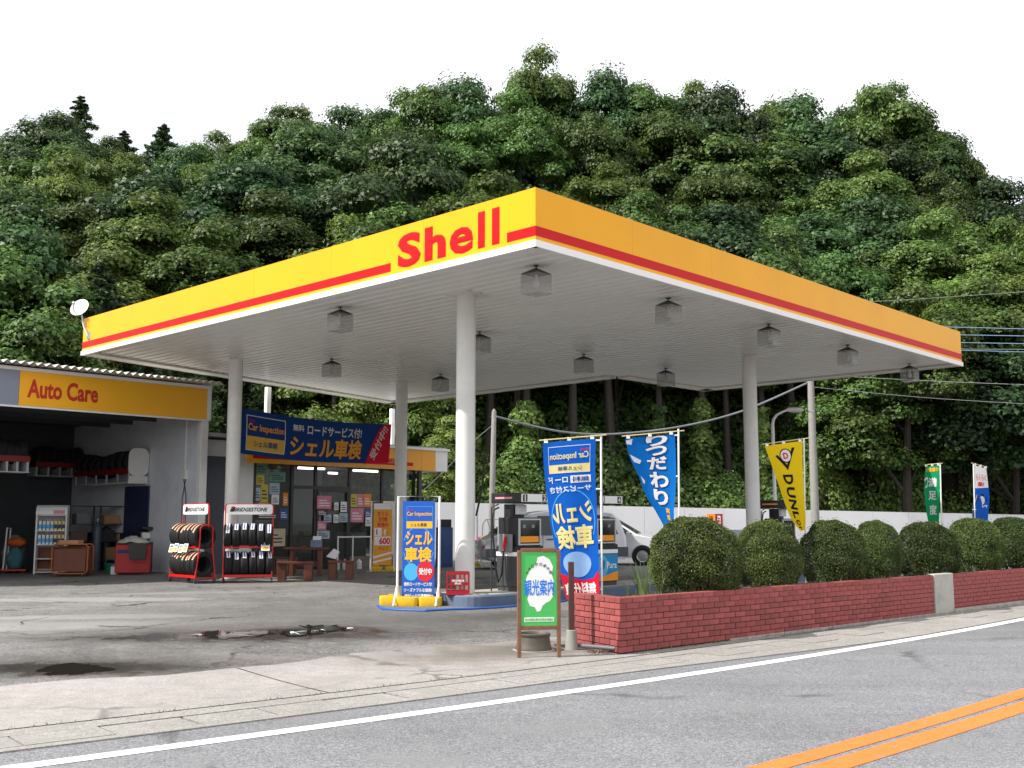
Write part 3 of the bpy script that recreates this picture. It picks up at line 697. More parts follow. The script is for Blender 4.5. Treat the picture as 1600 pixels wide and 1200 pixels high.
def pump(label, u, v, signs, style):
    c = S(u, v); o = thing('fuel_pump', label, 'fuel pump', (c.x, c.y, .335), ROT_S, 'fuel pumps')
    w, d = .70, .52                      # along u, along v; near corner is the origin
    m = M(); m.box(.02, w-.02, .02, d-.02, 0, .08); m.build('plinth', DGR, o)
    m = M(); m.box(.0, w, .0, d, .08, .62); m.build('lower_cabinet', DGR, o, bevel=.012)
    if style == 'orange': m = M(); m.box(.004, w-.004, -.006, -.0005, .085, .615); m.build('front_panel', ORG_, o)
    m = M(); m.box(-.004, w+.004, -.004, d+.004, .622, .70); m.build('white_band', P_WHT, o, bevel=.006)
    m = M(); m.box(.0, w, .0, d, .702, .80); m.build('dark_band', BLK, o)
    m = M(); m.box(.02, w-.02, .02, d-.02, .80, 1.32); m.build('head_cabinet', BLK, o, bevel=.015)
    for side_ in (0, 1):
        y = .02 if side_ == 0 else d-.02; s_ = -1 if side_ == 0 else 1
        m = M(); 
        for r_ in frame_rects(.05, w-.06, .82, 1.30, .028): m.prism(r_, y, y+s_*.03, plane='xz')
        f = m.build('display_frame', LGR, o)
        m = M(); m.prism(rect(.08, w-.09, .85, 1.27), y+s_*.001, y+s_*.012, plane='xz'); m.build('display', glass('disp_%d' % random.randint(0, 9**9), (.015, .02, .02, 1), 1, .08), o)
        m = M(); m.prism(rect(.10, w-.11, .87, .98), y+s_*.013, y+s_*.016, plane='xz'); m.build('price_strip', ORG_, f)
        m = M()
        for k in range(2): m.prism(rect(.16+k*.24, .24+k*.24, 1.13, 1.19), y+s_*.013, y+s_*.016, plane='xz')
        m.build('readout', mat('readout_grey', srgb(120, 130, 125), .3), f)
    m = M(); m.box(.06, .34, .14, d-.14, 1.32, 1.56); m.build('neck', BLK, o)
    m = M(); m.box(.08, .32, .05, .13, 1.37, 1.55); m.build('speaker_box', LGR, o, bevel=.01)
    # illuminated number box on top
    z0, z1 = 1.58, 1.765
    m = M(); m.box(-.04, w+.04, -.10, d+.10, z0, z1); m.build('sign_box', BLK, o, bevel=.012)
    m = M(); m.box(.0, w+.02, -.115, -.101, z0+.02, z1-.02); sb_ = m.build('sign_face', P_WHT if style != 'green' else mat('sign_green', srgb(20, 80, 70), .4), o)
    m = M()
    for (t_, x) in signs:
        m.prism(rect(x-.06, x+.06, z0+.03, z1-.03), -.118, -.116, plane='xz')
    if style != 'green': m.build('number_plate', P_BLK, sb_)
    m = M()
    for (t_, x) in signs: add_text(m, t_, (x-(.014 if t_ == '1' else .035), x+(.014 if t_ == '1' else .035), z0+.04, z1-.04), lambda a, b: (a, -.120, b), .03)
    m.build('number', P_WHT, sb_)
    m = M(); m.box(-.052, -.042, .08, d-.02, z0+.075, z0+.11); m.build('side_strip', P_PNK if style != 'green' else ORG_, o)
    if style == 'green':
        m = M(); add_text(m, '88', (-.0, .05, 1.65, 1.70), lambda a, b: (a, -.12, b)); m.build('digits', ORG_, sb_)
    # nozzle side: boot, nozzle and hose on the left face
    m = M(); m.box(-.05, -.001, .10, d-.10, .70, 1.02); bt = m.build('nozzle_boot', GRY, o, bevel=.01)
    m = M(); m.tube([(-.07, .22, .98), (-.09, .22, .88), (-.11, .22, .80), (-.10, .22, .72)], [.022, .028, .022, .016], 8); m.build('nozzle', RED if style == 'orange' else BLK, bt, smooth=True)
    m = M(); m.tube([(-.06, .40, 1.50), (-.16, .42, 1.46), (-.21, .42, 1.30), (-.20, .40, .9), (-.19, .36, .45), (-.17, .30, .16), (-.14, .25, .30), (-.11, .23, .72)], .017, 8); m.build('hose', BLK, o, smooth=True)
    m = M(); m.tube([(-.20, .45, 0), (-.20, .45, 1.5), (-.02, .45, 1.56)], .014, 8); m.build('hose_mast', DGR, o, smooth=True)
    if style == 'blue':
        m = M(); m.prism(rect(.005, w-.005, .09, .61), -.004, -.001, plane='xz'); pr = m.build('side_print', mat('pump_blue', srgb(20, 135, 190), .4), o)
        fn = lambda a, b: (a, -.0055, b)
        m = M(); add_poly(m, ell(.20, .38, .19, .21), fn); m.build('print_disc', mat('pump_pale_blue', srgb(95, 175, 210), .4), pr)
        m = M(); fn2 = lambda a, b: (a, -.007, b)
        leaf_ = [(.12, .30), (.14, .40), (.20, .48), (.26, .51), (.28, .42), (.26, .34), (.20, .29)]; add_poly(m, leaf_, fn2); m.build('print_leaf', mat('pump_deep_blue', srgb(0, 100, 160), .4), pr)
        m = M(); add_text(m, 'Pura', (.34, w-.05, .33, .46), fn2, .02); m.build('lettering', P_WHT, pr)
        m = M(); add_poly(m, [(.006, .092), (w-.006, .092), (w-.006, .27), (.5, .24), (.25, .18), (.006, .16)], fn); m.build('print_wave', ORG_, pr)
    return o
pu1 = RV(808, 880, 2.92).x; pu3 = RV(931, 880, 2.92).x; pu5 = RV(1221, 790, 3.0).x
pump('black and orange fuel pump numbered 1 between the nearest column and the mirrored blue flag', pu1, 2.92, [('1', .09), ('2', .62)], 'orange')
pump('fuel pump numbered 3 and 4 with a blue leaf panel behind the mirrored blue flag', pu3, 2.92, [('3', .09), ('4', .62)], 'blue')
pump('dark green topped fuel pump numbered 5 beside the right column and yellow flag', pu5, 3.0, [('5', .12)], 'green')

# ================================================================ GARAGE (open service bay)
GV = 16.0
_q = RV(326, 656, GV); GU1 = _q.x; GZ0 = _q.z; GZ1 = RV(326, 603, GV).z; GU0 = RV(0, 620, GV).x - 3.2; GD = RU(100, 740, GU1-.4).y-GV
GFL = .15
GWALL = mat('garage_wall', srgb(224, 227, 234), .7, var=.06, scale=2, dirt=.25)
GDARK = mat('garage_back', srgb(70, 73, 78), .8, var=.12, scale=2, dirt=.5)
gar = thing('service_garage', 'open fronted service garage with corrugated roof and yellow and grey fascia', 'building', ORG, ROT_S)
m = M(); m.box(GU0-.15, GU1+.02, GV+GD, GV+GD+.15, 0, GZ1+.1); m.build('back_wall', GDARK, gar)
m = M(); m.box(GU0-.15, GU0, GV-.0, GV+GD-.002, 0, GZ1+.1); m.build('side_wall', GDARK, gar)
m = M(); m.box(GU1-.12, GU1+.02, GV+.22, GV+GD-.002, 0, GZ1+.1); m.build('side_wall', GWALL, gar)
m = M(); m.box(GU1-.20, GU1+.02, GV+.02, GV+.215, 0, GZ0-.004); m.build('front_post', WHT, gar, bevel=.01)
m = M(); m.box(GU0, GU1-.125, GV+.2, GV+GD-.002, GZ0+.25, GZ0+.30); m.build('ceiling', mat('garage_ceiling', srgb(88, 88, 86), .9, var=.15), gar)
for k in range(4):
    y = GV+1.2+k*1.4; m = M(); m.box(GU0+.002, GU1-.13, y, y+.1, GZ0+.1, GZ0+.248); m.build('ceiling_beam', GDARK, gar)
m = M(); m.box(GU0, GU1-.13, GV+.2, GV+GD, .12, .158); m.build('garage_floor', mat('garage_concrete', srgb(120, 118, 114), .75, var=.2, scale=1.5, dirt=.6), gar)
split = RV(29, 600, GV).x
m = M(); m.box(GU0, split-.003, GV-.06, GV+.0, GZ0, GZ1-.10); m.build('fascia_panel', mat('fascia_grey', srgb(128, 140, 160), .45, var=.04), gar)
m = M(); m.box(split+.003, GU1-.10, GV-.06, GV+.0, GZ0, GZ1-.10); yp = m.build('fascia_panel', mat('fascia_yellow', srgb(246, 178, 20), .4, var=.04, scale=1.5), gar)
m = M(); m.box(GU1-.097, GU1+.03, GV-.065, GV+.015, GZ0-.02, GZ1-.098); m.box(GU0, GU1+.03, GV-.075, GV+.02, GZ1-.096, GZ1-.01); m.box(GU0, GU1-.1, GV-.05, GV+.01, GZ0-.05, GZ0-.002); m.build('fascia_trim', WHT, gar)
t0, t1 = RV(41, 610, GV), RV(152, 610, GV)
m = M(); add_text(m, 'Auto Care', (t0.x, t1.x, RV(97, 626, GV).z, RV(97, 597, GV).z), lambda a, b: (a, GV-.064, b), .055); m.build('lettering', mat('lettering_red', srgb(190, 40, 24), .45), yp)
# corrugated roof: folded sheet
pitch = .205; nw = int((GU1+.35-GU0)/pitch); vs = []; fs = []
for i in range(2*nw+1):
    x = GU0 + i*pitch/2; z = .085 if i % 2 else 0.0
    for (y, dz) in ((GV-.38, 0), (GV+GD+.3, .35)):
        for th in (0, .012): vs.append((x, y, GZ1+.01+z+dz+th))
for i in range(2*nw):
    a = i*4; b = a+4; fs += [(a, b, b+2, a+2), (a+1, a+3, b+3, b+1), (a, a+1, b+1, b), (a+2, b+2, b+3, a+3)]
m = M(); m.add(vs, fs); m.build('corrugated_roof', mat('corrugated', srgb(196, 194, 188), .55, var=.12, scale=3, dirt=.4), gar)
# conduit, junction box and door on the right inner wall; navy skirting
wx = GU1-.122
m = M(); m.tube([(wx-.02, GV+.9, GZ0+.2), (wx-.02, GV+.9, 2.9)], .025, 8); m.box(wx-.09, wx-.001, GV+.78, GV+1.02, 2.75, 3.02)
m.build('conduit_box', WHT, gar)
m = M(); m.tube([(wx-.02, GV+.95, 2.75), (wx-.02, GV+.8, 2.3), (wx-.02, GV+.78, 1.2)], .012, 6); m.tube([(wx-.02, GV+.85, 2.75), (wx-.03, GV+.98, 2.2), (wx-.02, GV+.98, 1.5)], .010, 6); m.build('cable', DGR, gar)
va_, vb_ = RU(233, 800, wx).y, RU(196, 800, wx).y
m = M(); m.box(wx-.03, wx-.002, va_+.05, GV+GD-.01, .16, 1.25); m.build('navy_skirting', NAVY, gar)
m = M(); m.box(wx-.05, wx-.003, va_, vb_, 1.252, RU(215, 760, wx).z); m.build('side_door', mat('door_navy', srgb(44, 54, 84), .5), gar)
m = M(); m.box(wx-.012, wx-.001, GV+.45, GV+1.4, .9, 1.9); m.build('cupboard_door', GWALL, gar)

# ---------------------------------------------------------------- things in the garage
def spot(px, py, z=GFL): return W(px, py, z)
def upx(px, v): return RV(px, 850, v).x
def at_uv(u, v, z=GFL): return S(u, v, z)
GS = ROT_S                                # fronts facing the road side: local -Y = -v
def tyre_mesh(R_=.31, w=.2, mats=None):
    m = M(); ri = R_*.62
    m.lathe([(ri, -w*.36), (ri+.02, -w*.46), (R_*.86, -w*.5), (R_*.96, -w*.44), (R_, -w*.34), (R_, -w*.12), (R_-.008, -w*.10), (R_-.008, -w*.07), (R_, -w*.05), (R_, w*.05), (R_-.008, w*.07), (R_-.008, w*.10), (R_, w*.12), (R_, w*.34), (R_*.96, w*.44), (R_*.86, w*.5), (ri+.02, w*.46), (ri, w*.36), (ri, -w*.36)], 26, axis='x')
    return m
TY = {}
def tyre_obj(kind, band):
    """tyre lying on edge, axle along local x; a paper band printed on the tread"""
    key = (kind, band)
    if key not in TY:
        me = tyre_mesh().mesh('tyre', RUB, smooth=True); bme = None
        if band:
            w = .075 if band == 'orange' else .095
            a0, a1 = (rad(20), rad(88)) if True else (0, 0)
            mm = M(); vs = []; fs = []; n = 8
            for i in range(n+1):
                a = a0+(a1-a0)*i/n
                for x in (-w/2, w/2): vs.append((x, -.314*math.cos(a), .314*math.sin(a)))
            for i in range(n): fs.append((i*2, i*2+1, i*2+3, i*2+2))
            mm.add(vs, fs, 0)
            vs = []; fs = []
            for i in range(n+1):
                a = a0+.08+(a1-a0-.16)*i/n
                for x in (-w*.12, w*.16): vs.append((x, -.3155*math.cos(a), .3155*math.sin(a)))
            for i in range(n): fs.append((i*2, i*2+1, i*2+3, i*2+2))
            mm.add(vs, fs, 1)
            mm_m = [mat('band_cream', srgb(240, 205, 170), .6), mat('band_orange', srgb(235, 110, 50), .6)] if band == 'orange' else [mat('band_white', srgb(225, 228, 235), .6), mat('band_blue', srgb(50, 80, 170), .6)]
            bme = mm.mesh('tread_label', mm_m, fix=False)
        TY[key] = (me, bme)
    return TY[key]
def tyre(label, loc, rz, band=None, group='tyres', tilt=0, sc=1.0):
    me, bme = tyre_obj('a', band); o = bpy.data.objects.new('tyre', me); COL.objects.link(o); tag(o, label, 'tyre', group)
    o.location = loc; o.rotation_euler = (tilt, 0, rz); o.scale = (sc, sc, sc)
    if bme: c = bpy.data.objects.new('tread_label', bme); COL.objects.link(c); c.parent = o
    return o
def tyre_rack(label, loc, rz, L_, boards=True):
    """red two-tier tyre stand on castors with a white name board; length along local x, front = -y"""
    o = thing('tyre_rack', label, 'tyre rack', loc, rz, 'red tyre racks')
    D = .52
    for x in (-L_/2, L_/2):
        m = M(); m.tube([(x, -D/2, .12), (x, -.17, .78), (x, -.16, 1.28), (x, -.10, 1.34), (x, .10, 1.34), (x, .16, 1.28), (x, .17, .78), (x, D/2, .12), (x, -D/2, .12)], .018, 8); m.build('end_frame', REDM, o, smooth=True)
    for z, y in ((.16, D/2-.02), (.84, .17)):
        for s_ in (-1, 1):
            m = M(); m.box(-L_/2, L_/2, s_*y-.02, s_*y+.02, z-.03, z+.03); m.build('shelf_rail', REDM, o)
    for x in (-L_/2+.0, L_/2-.0):
        m = M(); m.tube([(x, .05, 1.30), (x, .05, 1.80)], .014, 8); m.build('board_post', REDM, o)
    m = M(); m.prism(rrect(-L_/2+.0, L_/2-.0, 1.62, 1.86, .06), .03, .055, plane='xz'); m.build('board_rim', REDM, o)
    m = M(); m.prism(rrect(-L_/2+.02, L_/2-.02, 1.60, 1.84, .055), .022, .035, plane='xz'); b = m.build('name_board', P_WHT, o)
    fn = lambda x, z: (x, .019, z)
    m = M(); add_text(m, 'BRIDGESTONE', (-L_*.33, L_*.38, 1.67, 1.765), fn, .05, .25); m.build('lettering', P_BLK, b)
    m = M(); add_poly(m, [(-L_*.41, 1.665), (-L_*.335, 1.665), (-L_*.30, 1.70), (-L_*.33, 1.72), (-L_*.29, 1.75), (-L_*.31, 1.785), (-L_*.375, 1.785)], fn); m.build('emblem', P_BLK, b)
    m = M(); add_poly(m, [(-L_*.385, 1.735), (-L_*.355, 1.735), (-L_*.335, 1.79), (-L_*.37, 1.79)], lambda x, z: (x, .017, z)); m.build('emblem_red', P_RED, b)
    for x in (-L_/2, L_/2):
        for y in (-D/2+.02, D/2-.02):
            m = M(); m.tube([(x, y, .13), (x, y, .07)], .012, 6); m.lathe([(.001, -.016), (.045, -.016), (.045, .016), (.001, .016)], 12, (x, y, .047), axis='x'); m.build('castor', DGR, o)
    return o
RKL = (spot(252, 903)+spot(302, 907))/2; 
va = spot(302, 907)-spot(252, 903)
rzl = math.atan2(va.y, va.x)
Ll = 1.25
RKL = (RKL + Vector((.28, .33, 0)))*.935; RKL.z = GFL
rl = tyre_rack('left red tyre rack holding tyres with orange tread labels', RKL, rzl, Ll)
rzr = math.atan2(.32, .96) - .12; Lr = 1.12
RKR = (spot(347, 903)+spot(412, 902))/2 + Vector((.05, .28, 0)); RKR = RKR*.915; RKR.z = GFL
rr = tyre_rack('right red tyre rack holding tyres with white tread labels', RKR, rzr, Lr)
def fill_rack(o, L_, n, band, who):
    loc = Vector(o.location); rz = o.rotation_euler.z; rm = Matrix.Rotation(rz, 3, 'Z')
    words_ = ['first', 'second', 'third', 'fourth', 'fifth', 'sixth', 'seventh', 'eighth']
    for tier, z in (('upper', 1.08), ('lower', .43)):
        for i in range(n):
            x = -L_/2 + .085 + (L_-.17)*i/(n-1); sc = .155*1.0
            p = loc + rm @ Vector((x, -.02+random.uniform(-.015, .015), z+random.uniform(-.012, .022)))
            t = tyre('%s tyre from the left on the %s shelf of the %s tyre rack' % (words_[i], tier, who), p, rz+random.uniform(-.05, .05)+(.12 if band == 'white' and tier == 'lower' else 0), band, 'tyres on the red racks')
            t.scale = (.72 if n > 6 else .9, .95, .95); t.rotation_euler.x = random.uniform(-.25, .1)
fill_rack(rl, Ll, 8, 'orange', 'left'); fill_rack(rr, Lr, 6, 'white', 'right')
# price cards on the racks
fnc = lambda x, z: (x, -.005, z)
def price_card(label, loc, rz, tilt):
    o = thing('price_card', label, 'price card', loc, rz, 'price cards on the tyre racks'); o.rotation_euler = (tilt, 0, rz)
    m = M(); m.box(-.10, .10, -.002, .002, -.1, .1); m.build('card', P_WHT, o)
    m = M(); add_poly(m, ell(0, -.035, .07, .04), lambda x, z: (x, -.004, z)); m.build('price_print', P_YEL, o)
    m = M(); add_poly(m, rect(-.08, .08, .03, .05), lambda x, z: (x, -.004, z)); add_poly(m, rect(-.06, .06, .06, .075), lambda x, z: (x, -.004, z)); m.build('heading_print', P_NAV, o)
rml = Matrix.Rotation(rzl, 3, 'Z'); nm = ['leftmost', 'second', 'third', 'rightmost']
for i in range(4):
    price_card('%s of the four white price cards on the left tyre rack' % nm[i], Vector(rl.location)+rml @ Vector((-.50+i*.235, -.30, .80+(.02 if i % 2 else 0))), rzl, rad(-14))
rmr = Matrix.Rotation(rzr, 3, 'Z')
price_card('single white price card at the right end of the right tyre rack', Vector(rr.location)+rmr @ Vector((.40, -.27, .84)), rzr, rad(-20))

# oil cabinet with bottles
def cabinet():
    p = spot(78, 897); o = thing('oil_cabinet', 'tall white display cabinet of oil cans in the garage', 'cabinet', p, rad(14))
    w, d, h = .80, .42, 1.62
    m = M(); m.box(-w/2, -w/2+.04, -d/2, d/2, 0, h); m.build('side_panel', WHT, o); m = M(); m.box(w/2-.04, w/2, -d/2, d/2, 0, h); m.build('side_panel', WHT, o)
    m = M(); m.box(-w/2+.041, w/2-.041, d/2-.03, d/2, 0, h); m.build('back_panel', LGR, o)
    for z in (.06, .42, .80, 1.18, 1.60): m = M(); m.box(-w/2+.041, w/2-.041, -d/2+.01, d/2-.031, z-.012, z+.012); m.build('shelf', WHT, o)
    m = M(); m.prism([(-d/2-.04, h), (d/2, h), (d/2, h+.26), (-d/2+.16, h+.26), (-d/2+.03, h+.2), (-d/2-.03, h+.10)], -w/2, w/2, plane='yz'); m.build('header', WHT2, o)
    m = M(); m.prism([(-d/2-.045, h+.02), (-d/2-.04, h+.02), (-d/2-.03, h+.12), (-d/2-.036, h+.12)], 0.05, w/2-.06, plane='yz'); m.build('header_print', P_PNK, o)
    return o, p, w, d
cab, cp, cw, cd = cabinet()
canb = None
cm = Matrix.Rotation(rad(14), 3, 'Z')
LIDS = [('white', P_WHT), ('blue', P_LBL), ('yellow', P_YEL)]
for r_, z in enumerate((.812, 1.192)):
    for i in range(7):
        x = -cw/2+.10+i*.10
        base = cp + cm @ Vector((x, -.06, z))
        o = thing('oil_can', '%s oil can from the left on the %s shelf of the white cabinet' % (['first', 'second', 'third', 'fourth', 'fifth', 'sixth', 'last'][i], ['lower', 'upper'][r_]), 'oil can', base, rad(14), 'oil cans in the white cabinet')
        m = M(); m.box(-.035, .035, -.05, .05, 0, .26); m.build('body', P_WHT if i < 4 else CREAM, o, bevel=.006)
        m = M(); m.box(-.036, .036, -.052, -.0505, .05, .16); m.build('label_print', P_LBL if i < 4 else P_NAV, o)
        m = M(); m.lathe([(.02, .261), (.02, .29), (.001, .29)], 10); m.build('cap', BLK if i % 2 else P_RED, o)
# carts
def cart(px, py, w, h, label, rz):
    o = thing('parts_cart', label, 'cart', spot(px, py), rz, 'brown wheeled carts')
    fr = mat('cart_orange', srgb(176, 96, 48), .5, var=.15)
    pn = mat('cart_brown', srgb(112, 62, 44), .6, var=.15, dirt=.35)
    for y in (-.26, .26):
        m = M(); m.tube([(-w/2+.06, y, .09), (w/2-.06, y, .09), (w/2, y, .15), (w/2, y, h-.06), (w/2-.06, y, h), (-w/2+.06, y, h), (-w/2, y, h-.06), (-w/2, y, .15), (-w/2+.06, y, .09)], .017, 8); m.build('tube_frame', fr, o, smooth=True)
    m = M(); m.box(-w/2+.05, w/2-.05, -.255, -.24, .14, h-.12); m.build('side_panel', pn, o); m = M(); m.box(-w/2+.05, w/2-.05, .24, .255, .14, h-.05); m.build('side_panel', pn, o)
    m = M(); m.box(-w/2+.02, -w/2+.035, -.24, .24, .14, h-.1); m.box(w/2-.035, w/2-.02, -.24, .24, .14, h-.1); m.box(-w/2+.04, w/2-.04, -.235, .235, .14, .16); m.build('tray', pn, o)
    for x in (-w/2+.12, w/2-.12):
        for y in (-.22, .22): m = M(); m.lathe([(.001, -.015), (.042, -.015), (.042, .015), (.001, .015)], 12, (x, y, .043), axis='x'); m.build('castor', DGR, o)
    return o
cart(76, 896, .66, .84, 'narrow brown cart standing behind the wider cart by the oil cabinet', rad(10))
c2 = cart(112, 901, .90, .84, 'wide brown cart with rusty orange tube frame in front of the oil cabinet', rad(6))
def carton(label, p, rz, s, mt=CARD):
    o = thing('cardboard_box', label, 'box', p, rz, 'cartons in the garage'); a, b, c = s
    m = M(); m.box(-a/2, a/2, -b/2, b/2, 0, c); m.build('carton', mt, o, bevel=.006)
    m = M(); m.box(-a/2+.01, a/2-.01, -.03, .03, c, c+.002); m.build('tape', mat('tape', srgb(150, 110, 70), .4), o)
    return o
carton('flattish cardboard carton lying on the narrow brown cart', spot(84, 896)+Vector((0, .05, .845)), .15, (.62, .34, .18))
carton('long cardboard carton resting on the wide brown cart', spot(107, 901)+Vector((0, .06, .845)), -.1, (.55, .30, .10), mat('card_pink', srgb(196, 140, 110), .8))
# gas cylinders
def cylinder(label, px, py, h, col):
    o = thing('gas_cylinder', label, 'gas cylinder', spot(px, py), 0, 'gas cylinders')
    m = M(); m.lathe([(.001, 0), (.125, 0), (.13, .02), (.13, h-.22), (.115, h-.13), (.06, h-.08), (.04, h-.06), (.04, h-.03), (.001, h-.03)], 18); m.build('bottle', col, o, smooth=True)
    m = M(); m.lathe([(.02, h-.03), (.02, h+.04), (.05, h+.045), (.05, h+.07), (.001, h+.07)], 10); m.tube([(0, 0, h), (.09, -.02, h)], .014, 6); m.build('valve', STEEL, o)
cylinder('slate grey gas cylinder right of the brown cart', 149, 893, 1.45, mat('cyl_grey', srgb(72, 84, 96), .45, var=.12))
cylinder('dark green gas cylinder behind the slate grey one', 163, 891, 1.35, mat('cyl_green', srgb(40, 56, 50), .5, var=.12))
# red tool chest and rag
p = spot(207, 898); o = thing('tool_chest', 'low red tool chest with rag on top in the garage', 'tool chest', p, rad(16))
m = M(); m.box(-.45, .45, -.25, .25, .06, .82); m.build('carcass', mat('chest_red', srgb(170, 18, 22), .45, var=.08, dirt=.25), o, bevel=.015)
for z in (.12, .33, .54): m = M(); m.box(-.0, .43, -.262, -.251, z, z+.19); m.build('drawer', mat('chest_red2', srgb(160, 16, 20), .45, var=.08), o, bevel=.006)
m = M(); m.box(-.46, .46, -.26, .26, .822, .85); m.build('lid', BLK, o, bevel=.008)
m = M(); m.box(-.40, -.10, -.256, -.251, .58, .68); m.build('badge', P_NAV, o)
for x in (-.38, .38): m = M(); m.lathe([(.001, -.02), (.035, -.02), (.035, .02), (.001, .02)], 10, (x, -.18, .036), axis='x'); m.build('castor', DGR, o)
def crumpled(name, label, cat, p, rx, ry, h, mt, seed, n=14):
    r = random.Random(seed); m = M(); vs = []; fs = []
    for i in range(n+1):
        for j in range(n+1):
            a, b = i/n*2-1, j/n*2-1; rr_ = math.sqrt(a*a+b*b); z = max(0, 1-rr_*.95)**.6*h*(.7+.5*r.random())+.004
            vs.append((a*rx*(1+.06*r.uniform(-1, 1)), b*ry*(1+.06*r.uniform(-1, 1)), z))
    for i in range(n):
        for j in range(n): fs.append((i*(n+1)+j, (i+1)*(n+1)+j, (i+1)*(n+1)+j+1, i*(n+1)+j+1))
    m.add(vs, fs); b_ = len(m.v); m.box(-rx*.8, rx*.8, -ry*.8, ry*.8, 0, .003)
    o = m.build(name, mt, smooth='all'); o.location = p; return tag(o, label, cat)
crumpled('cloth_rag', 'crumpled grey white rag lying on the red tool chest', 'rag', p+Vector((.0, 0, .852)), .42, .22, .20, mat('rag', srgb(190, 184, 176), .9, var=.15), 3)
m = M(); m.prism([(-.2, .42), (.2, .42), (.24, .85), (-.24, .85)], -.005, .012, plane='xz'); bgo = m.build('rubbish_bag', mat('black_bag', srgb(22, 22, 22), .35, var=.2)); bgo.location = p+Vector((.22, -.33, 0)); tag(bgo, 'black plastic bag hanging over the front of the red tool chest', 'bag'); bgo.rotation_euler = (0, 0, rad(16))
# wheel machine by the racks
p = spot(247, 893); o = thing('wheel_machine', 'dark blue workshop machine with sloping black hood left of the tyre racks', 'machine', p, rad(25))
m = M(); m.box(-.28, .28, -.25, .25, 0, .86); m.build('pedestal', mat('machine_navy', srgb(34, 42, 66), .45), o, bevel=.03)
m = M(); m.prism([(-.55, 1.22), (-.50, 1.30), (-.1, 1.26), (.32, 1.08), (.36, .95), (.30, .9), (.2, 1.0), (-.15, 1.16), (-.5, 1.22)], -.22, .22, plane='xz'); m.build('hood', BLK, o, bevel=.012)
m = M(); m.tube([(.2, 0, .86), (.2, 0, 1.0)], .04, 10); m.lathe([(.001, -.03), (.16, -.03), (.16, .03), (.001, .03)], 20, (-.32, 0, 1.02), axis='x'); m.build('spindle', STEEL, o)
m = M(); m.box(-.5, -.28, -.2, .2, .95, 1.12); m.build('weight_tray', P_WHT, o)
# green bucket, white jug
p = spot(171, 897); o = thing('bucket', 'green plastic bucket on the garage floor beside the red chest', 'bucket', p, 0)
m = M(); m.lathe([(.001, 0), (.11, 0), (.14, .28), (.15, .28), (.15, .295), (.135, .295), (.105, .02), (.001, .02)], 18); m.build('pail', mat('bucket_green', srgb(30, 120, 90), .5), o, smooth=True)
m = M(); m.tube([(.14*math.cos(a), .0+.02*math.sin(a), .28+.13*math.sin(a)) for a in [PI*i/10 for i in range(11)]], .006, 6); m.build('handle', STEEL, o)
p = spot(178, 898); o = thing('jerry_can', 'small white plastic jug next to the green bucket', 'jug', p, .3)
m = M(); m.box(-.09, .09, -.06, .06, 0, .22); m.build('body', P_WHT, o, bevel=.025, smooth=True); m = M(); m.lathe([(.03, .215), (.03, .26), (.001, .26)], 10, (-.05, 0, 0)); m.build('cap', P_LBL, o); m = M(); m.tube([(.07, 0, .2), (.06, 0, .27), (-.01, 0, .27), (-.03, 0, .21)], .012, 6); m.build('handle', P_WHT, o)
# trolley with sacks at the far left
p = spot(22, 896); o = thing('hand_trolley', 'hand trolley with white upright pole at the left edge of the garage', 'trolley', p, .2)
m = M(); m.box(-.3, .35, -.25, .25, .08, .12); m.build('deck', REDM, o); m = M(); m.tube([(-.25, -.2, .12), (-.2, -.2, 1.25)], .02, 8); m.tube([(-.25, .2, .12), (-.2, .2, 1.25), (-.2, -.2, 1.25)], .02, 8); m.build('handle', WHT, o)
for x in (-.22, .26): m = M(); m.lathe([(.001, -.02), (.045, -.02), (.045, .02), (.001, .02)], 10, (x, -.2, .046), axis='y'); m.build('castor', RUB, o)
def sack(label, p, sx, sy, h, mt, seed):
    r = random.Random(seed); m = M(); n, k = 16, 8; vs = []; fs = []
    for i in range(k+1):
        t = i/k; q = math.sin(PI*min(.97, max(.06, .12+t*.86)))**.5
        for j in range(n): a = 2*PI*j/n; w = 1+.10*r.uniform(-1, 1); vs.append((sx*q*w*math.copysign(abs(math.cos(a))**.7, math.cos(a)), sy*q*w*math.copysign(abs(math.sin(a))**.7, math.sin(a)), t*h))
    for i in range(k):
        for j in range(n): fs.append((i*n+j, i*n+(j+1) % n, (i+1)*n+(j+1) % n, (i+1)*n+j))
    fs += [tuple(range(n-1, -1, -1)), tuple(range(k*n, k*n+n))]; m.add(vs, fs); o = m.build('sack', mt, smooth='all'); o.location = p; return tag(o, label, 'sack', 'sacks in the garage')
sack('teal sack standing on the hand trolley', p+Vector((.02, 0, .121)), .22, .20, .62, mat('sack_teal', srgb(60, 110, 116), .8, var=.2), 1)
sack('orange and grey sack lying on top of the teal sack', p+Vector((.03, .02, .74)), .26, .2, .26, mat('sack_orange', srgb(190, 92, 40), .8, var=.2), 2)
sack('pale sack behind the hand trolley', p+Vector((-.25, .5, 0.0)), .3, .25, 1.05, mat('sack_pale', srgb(150, 142, 132), .8, var=.2), 5)
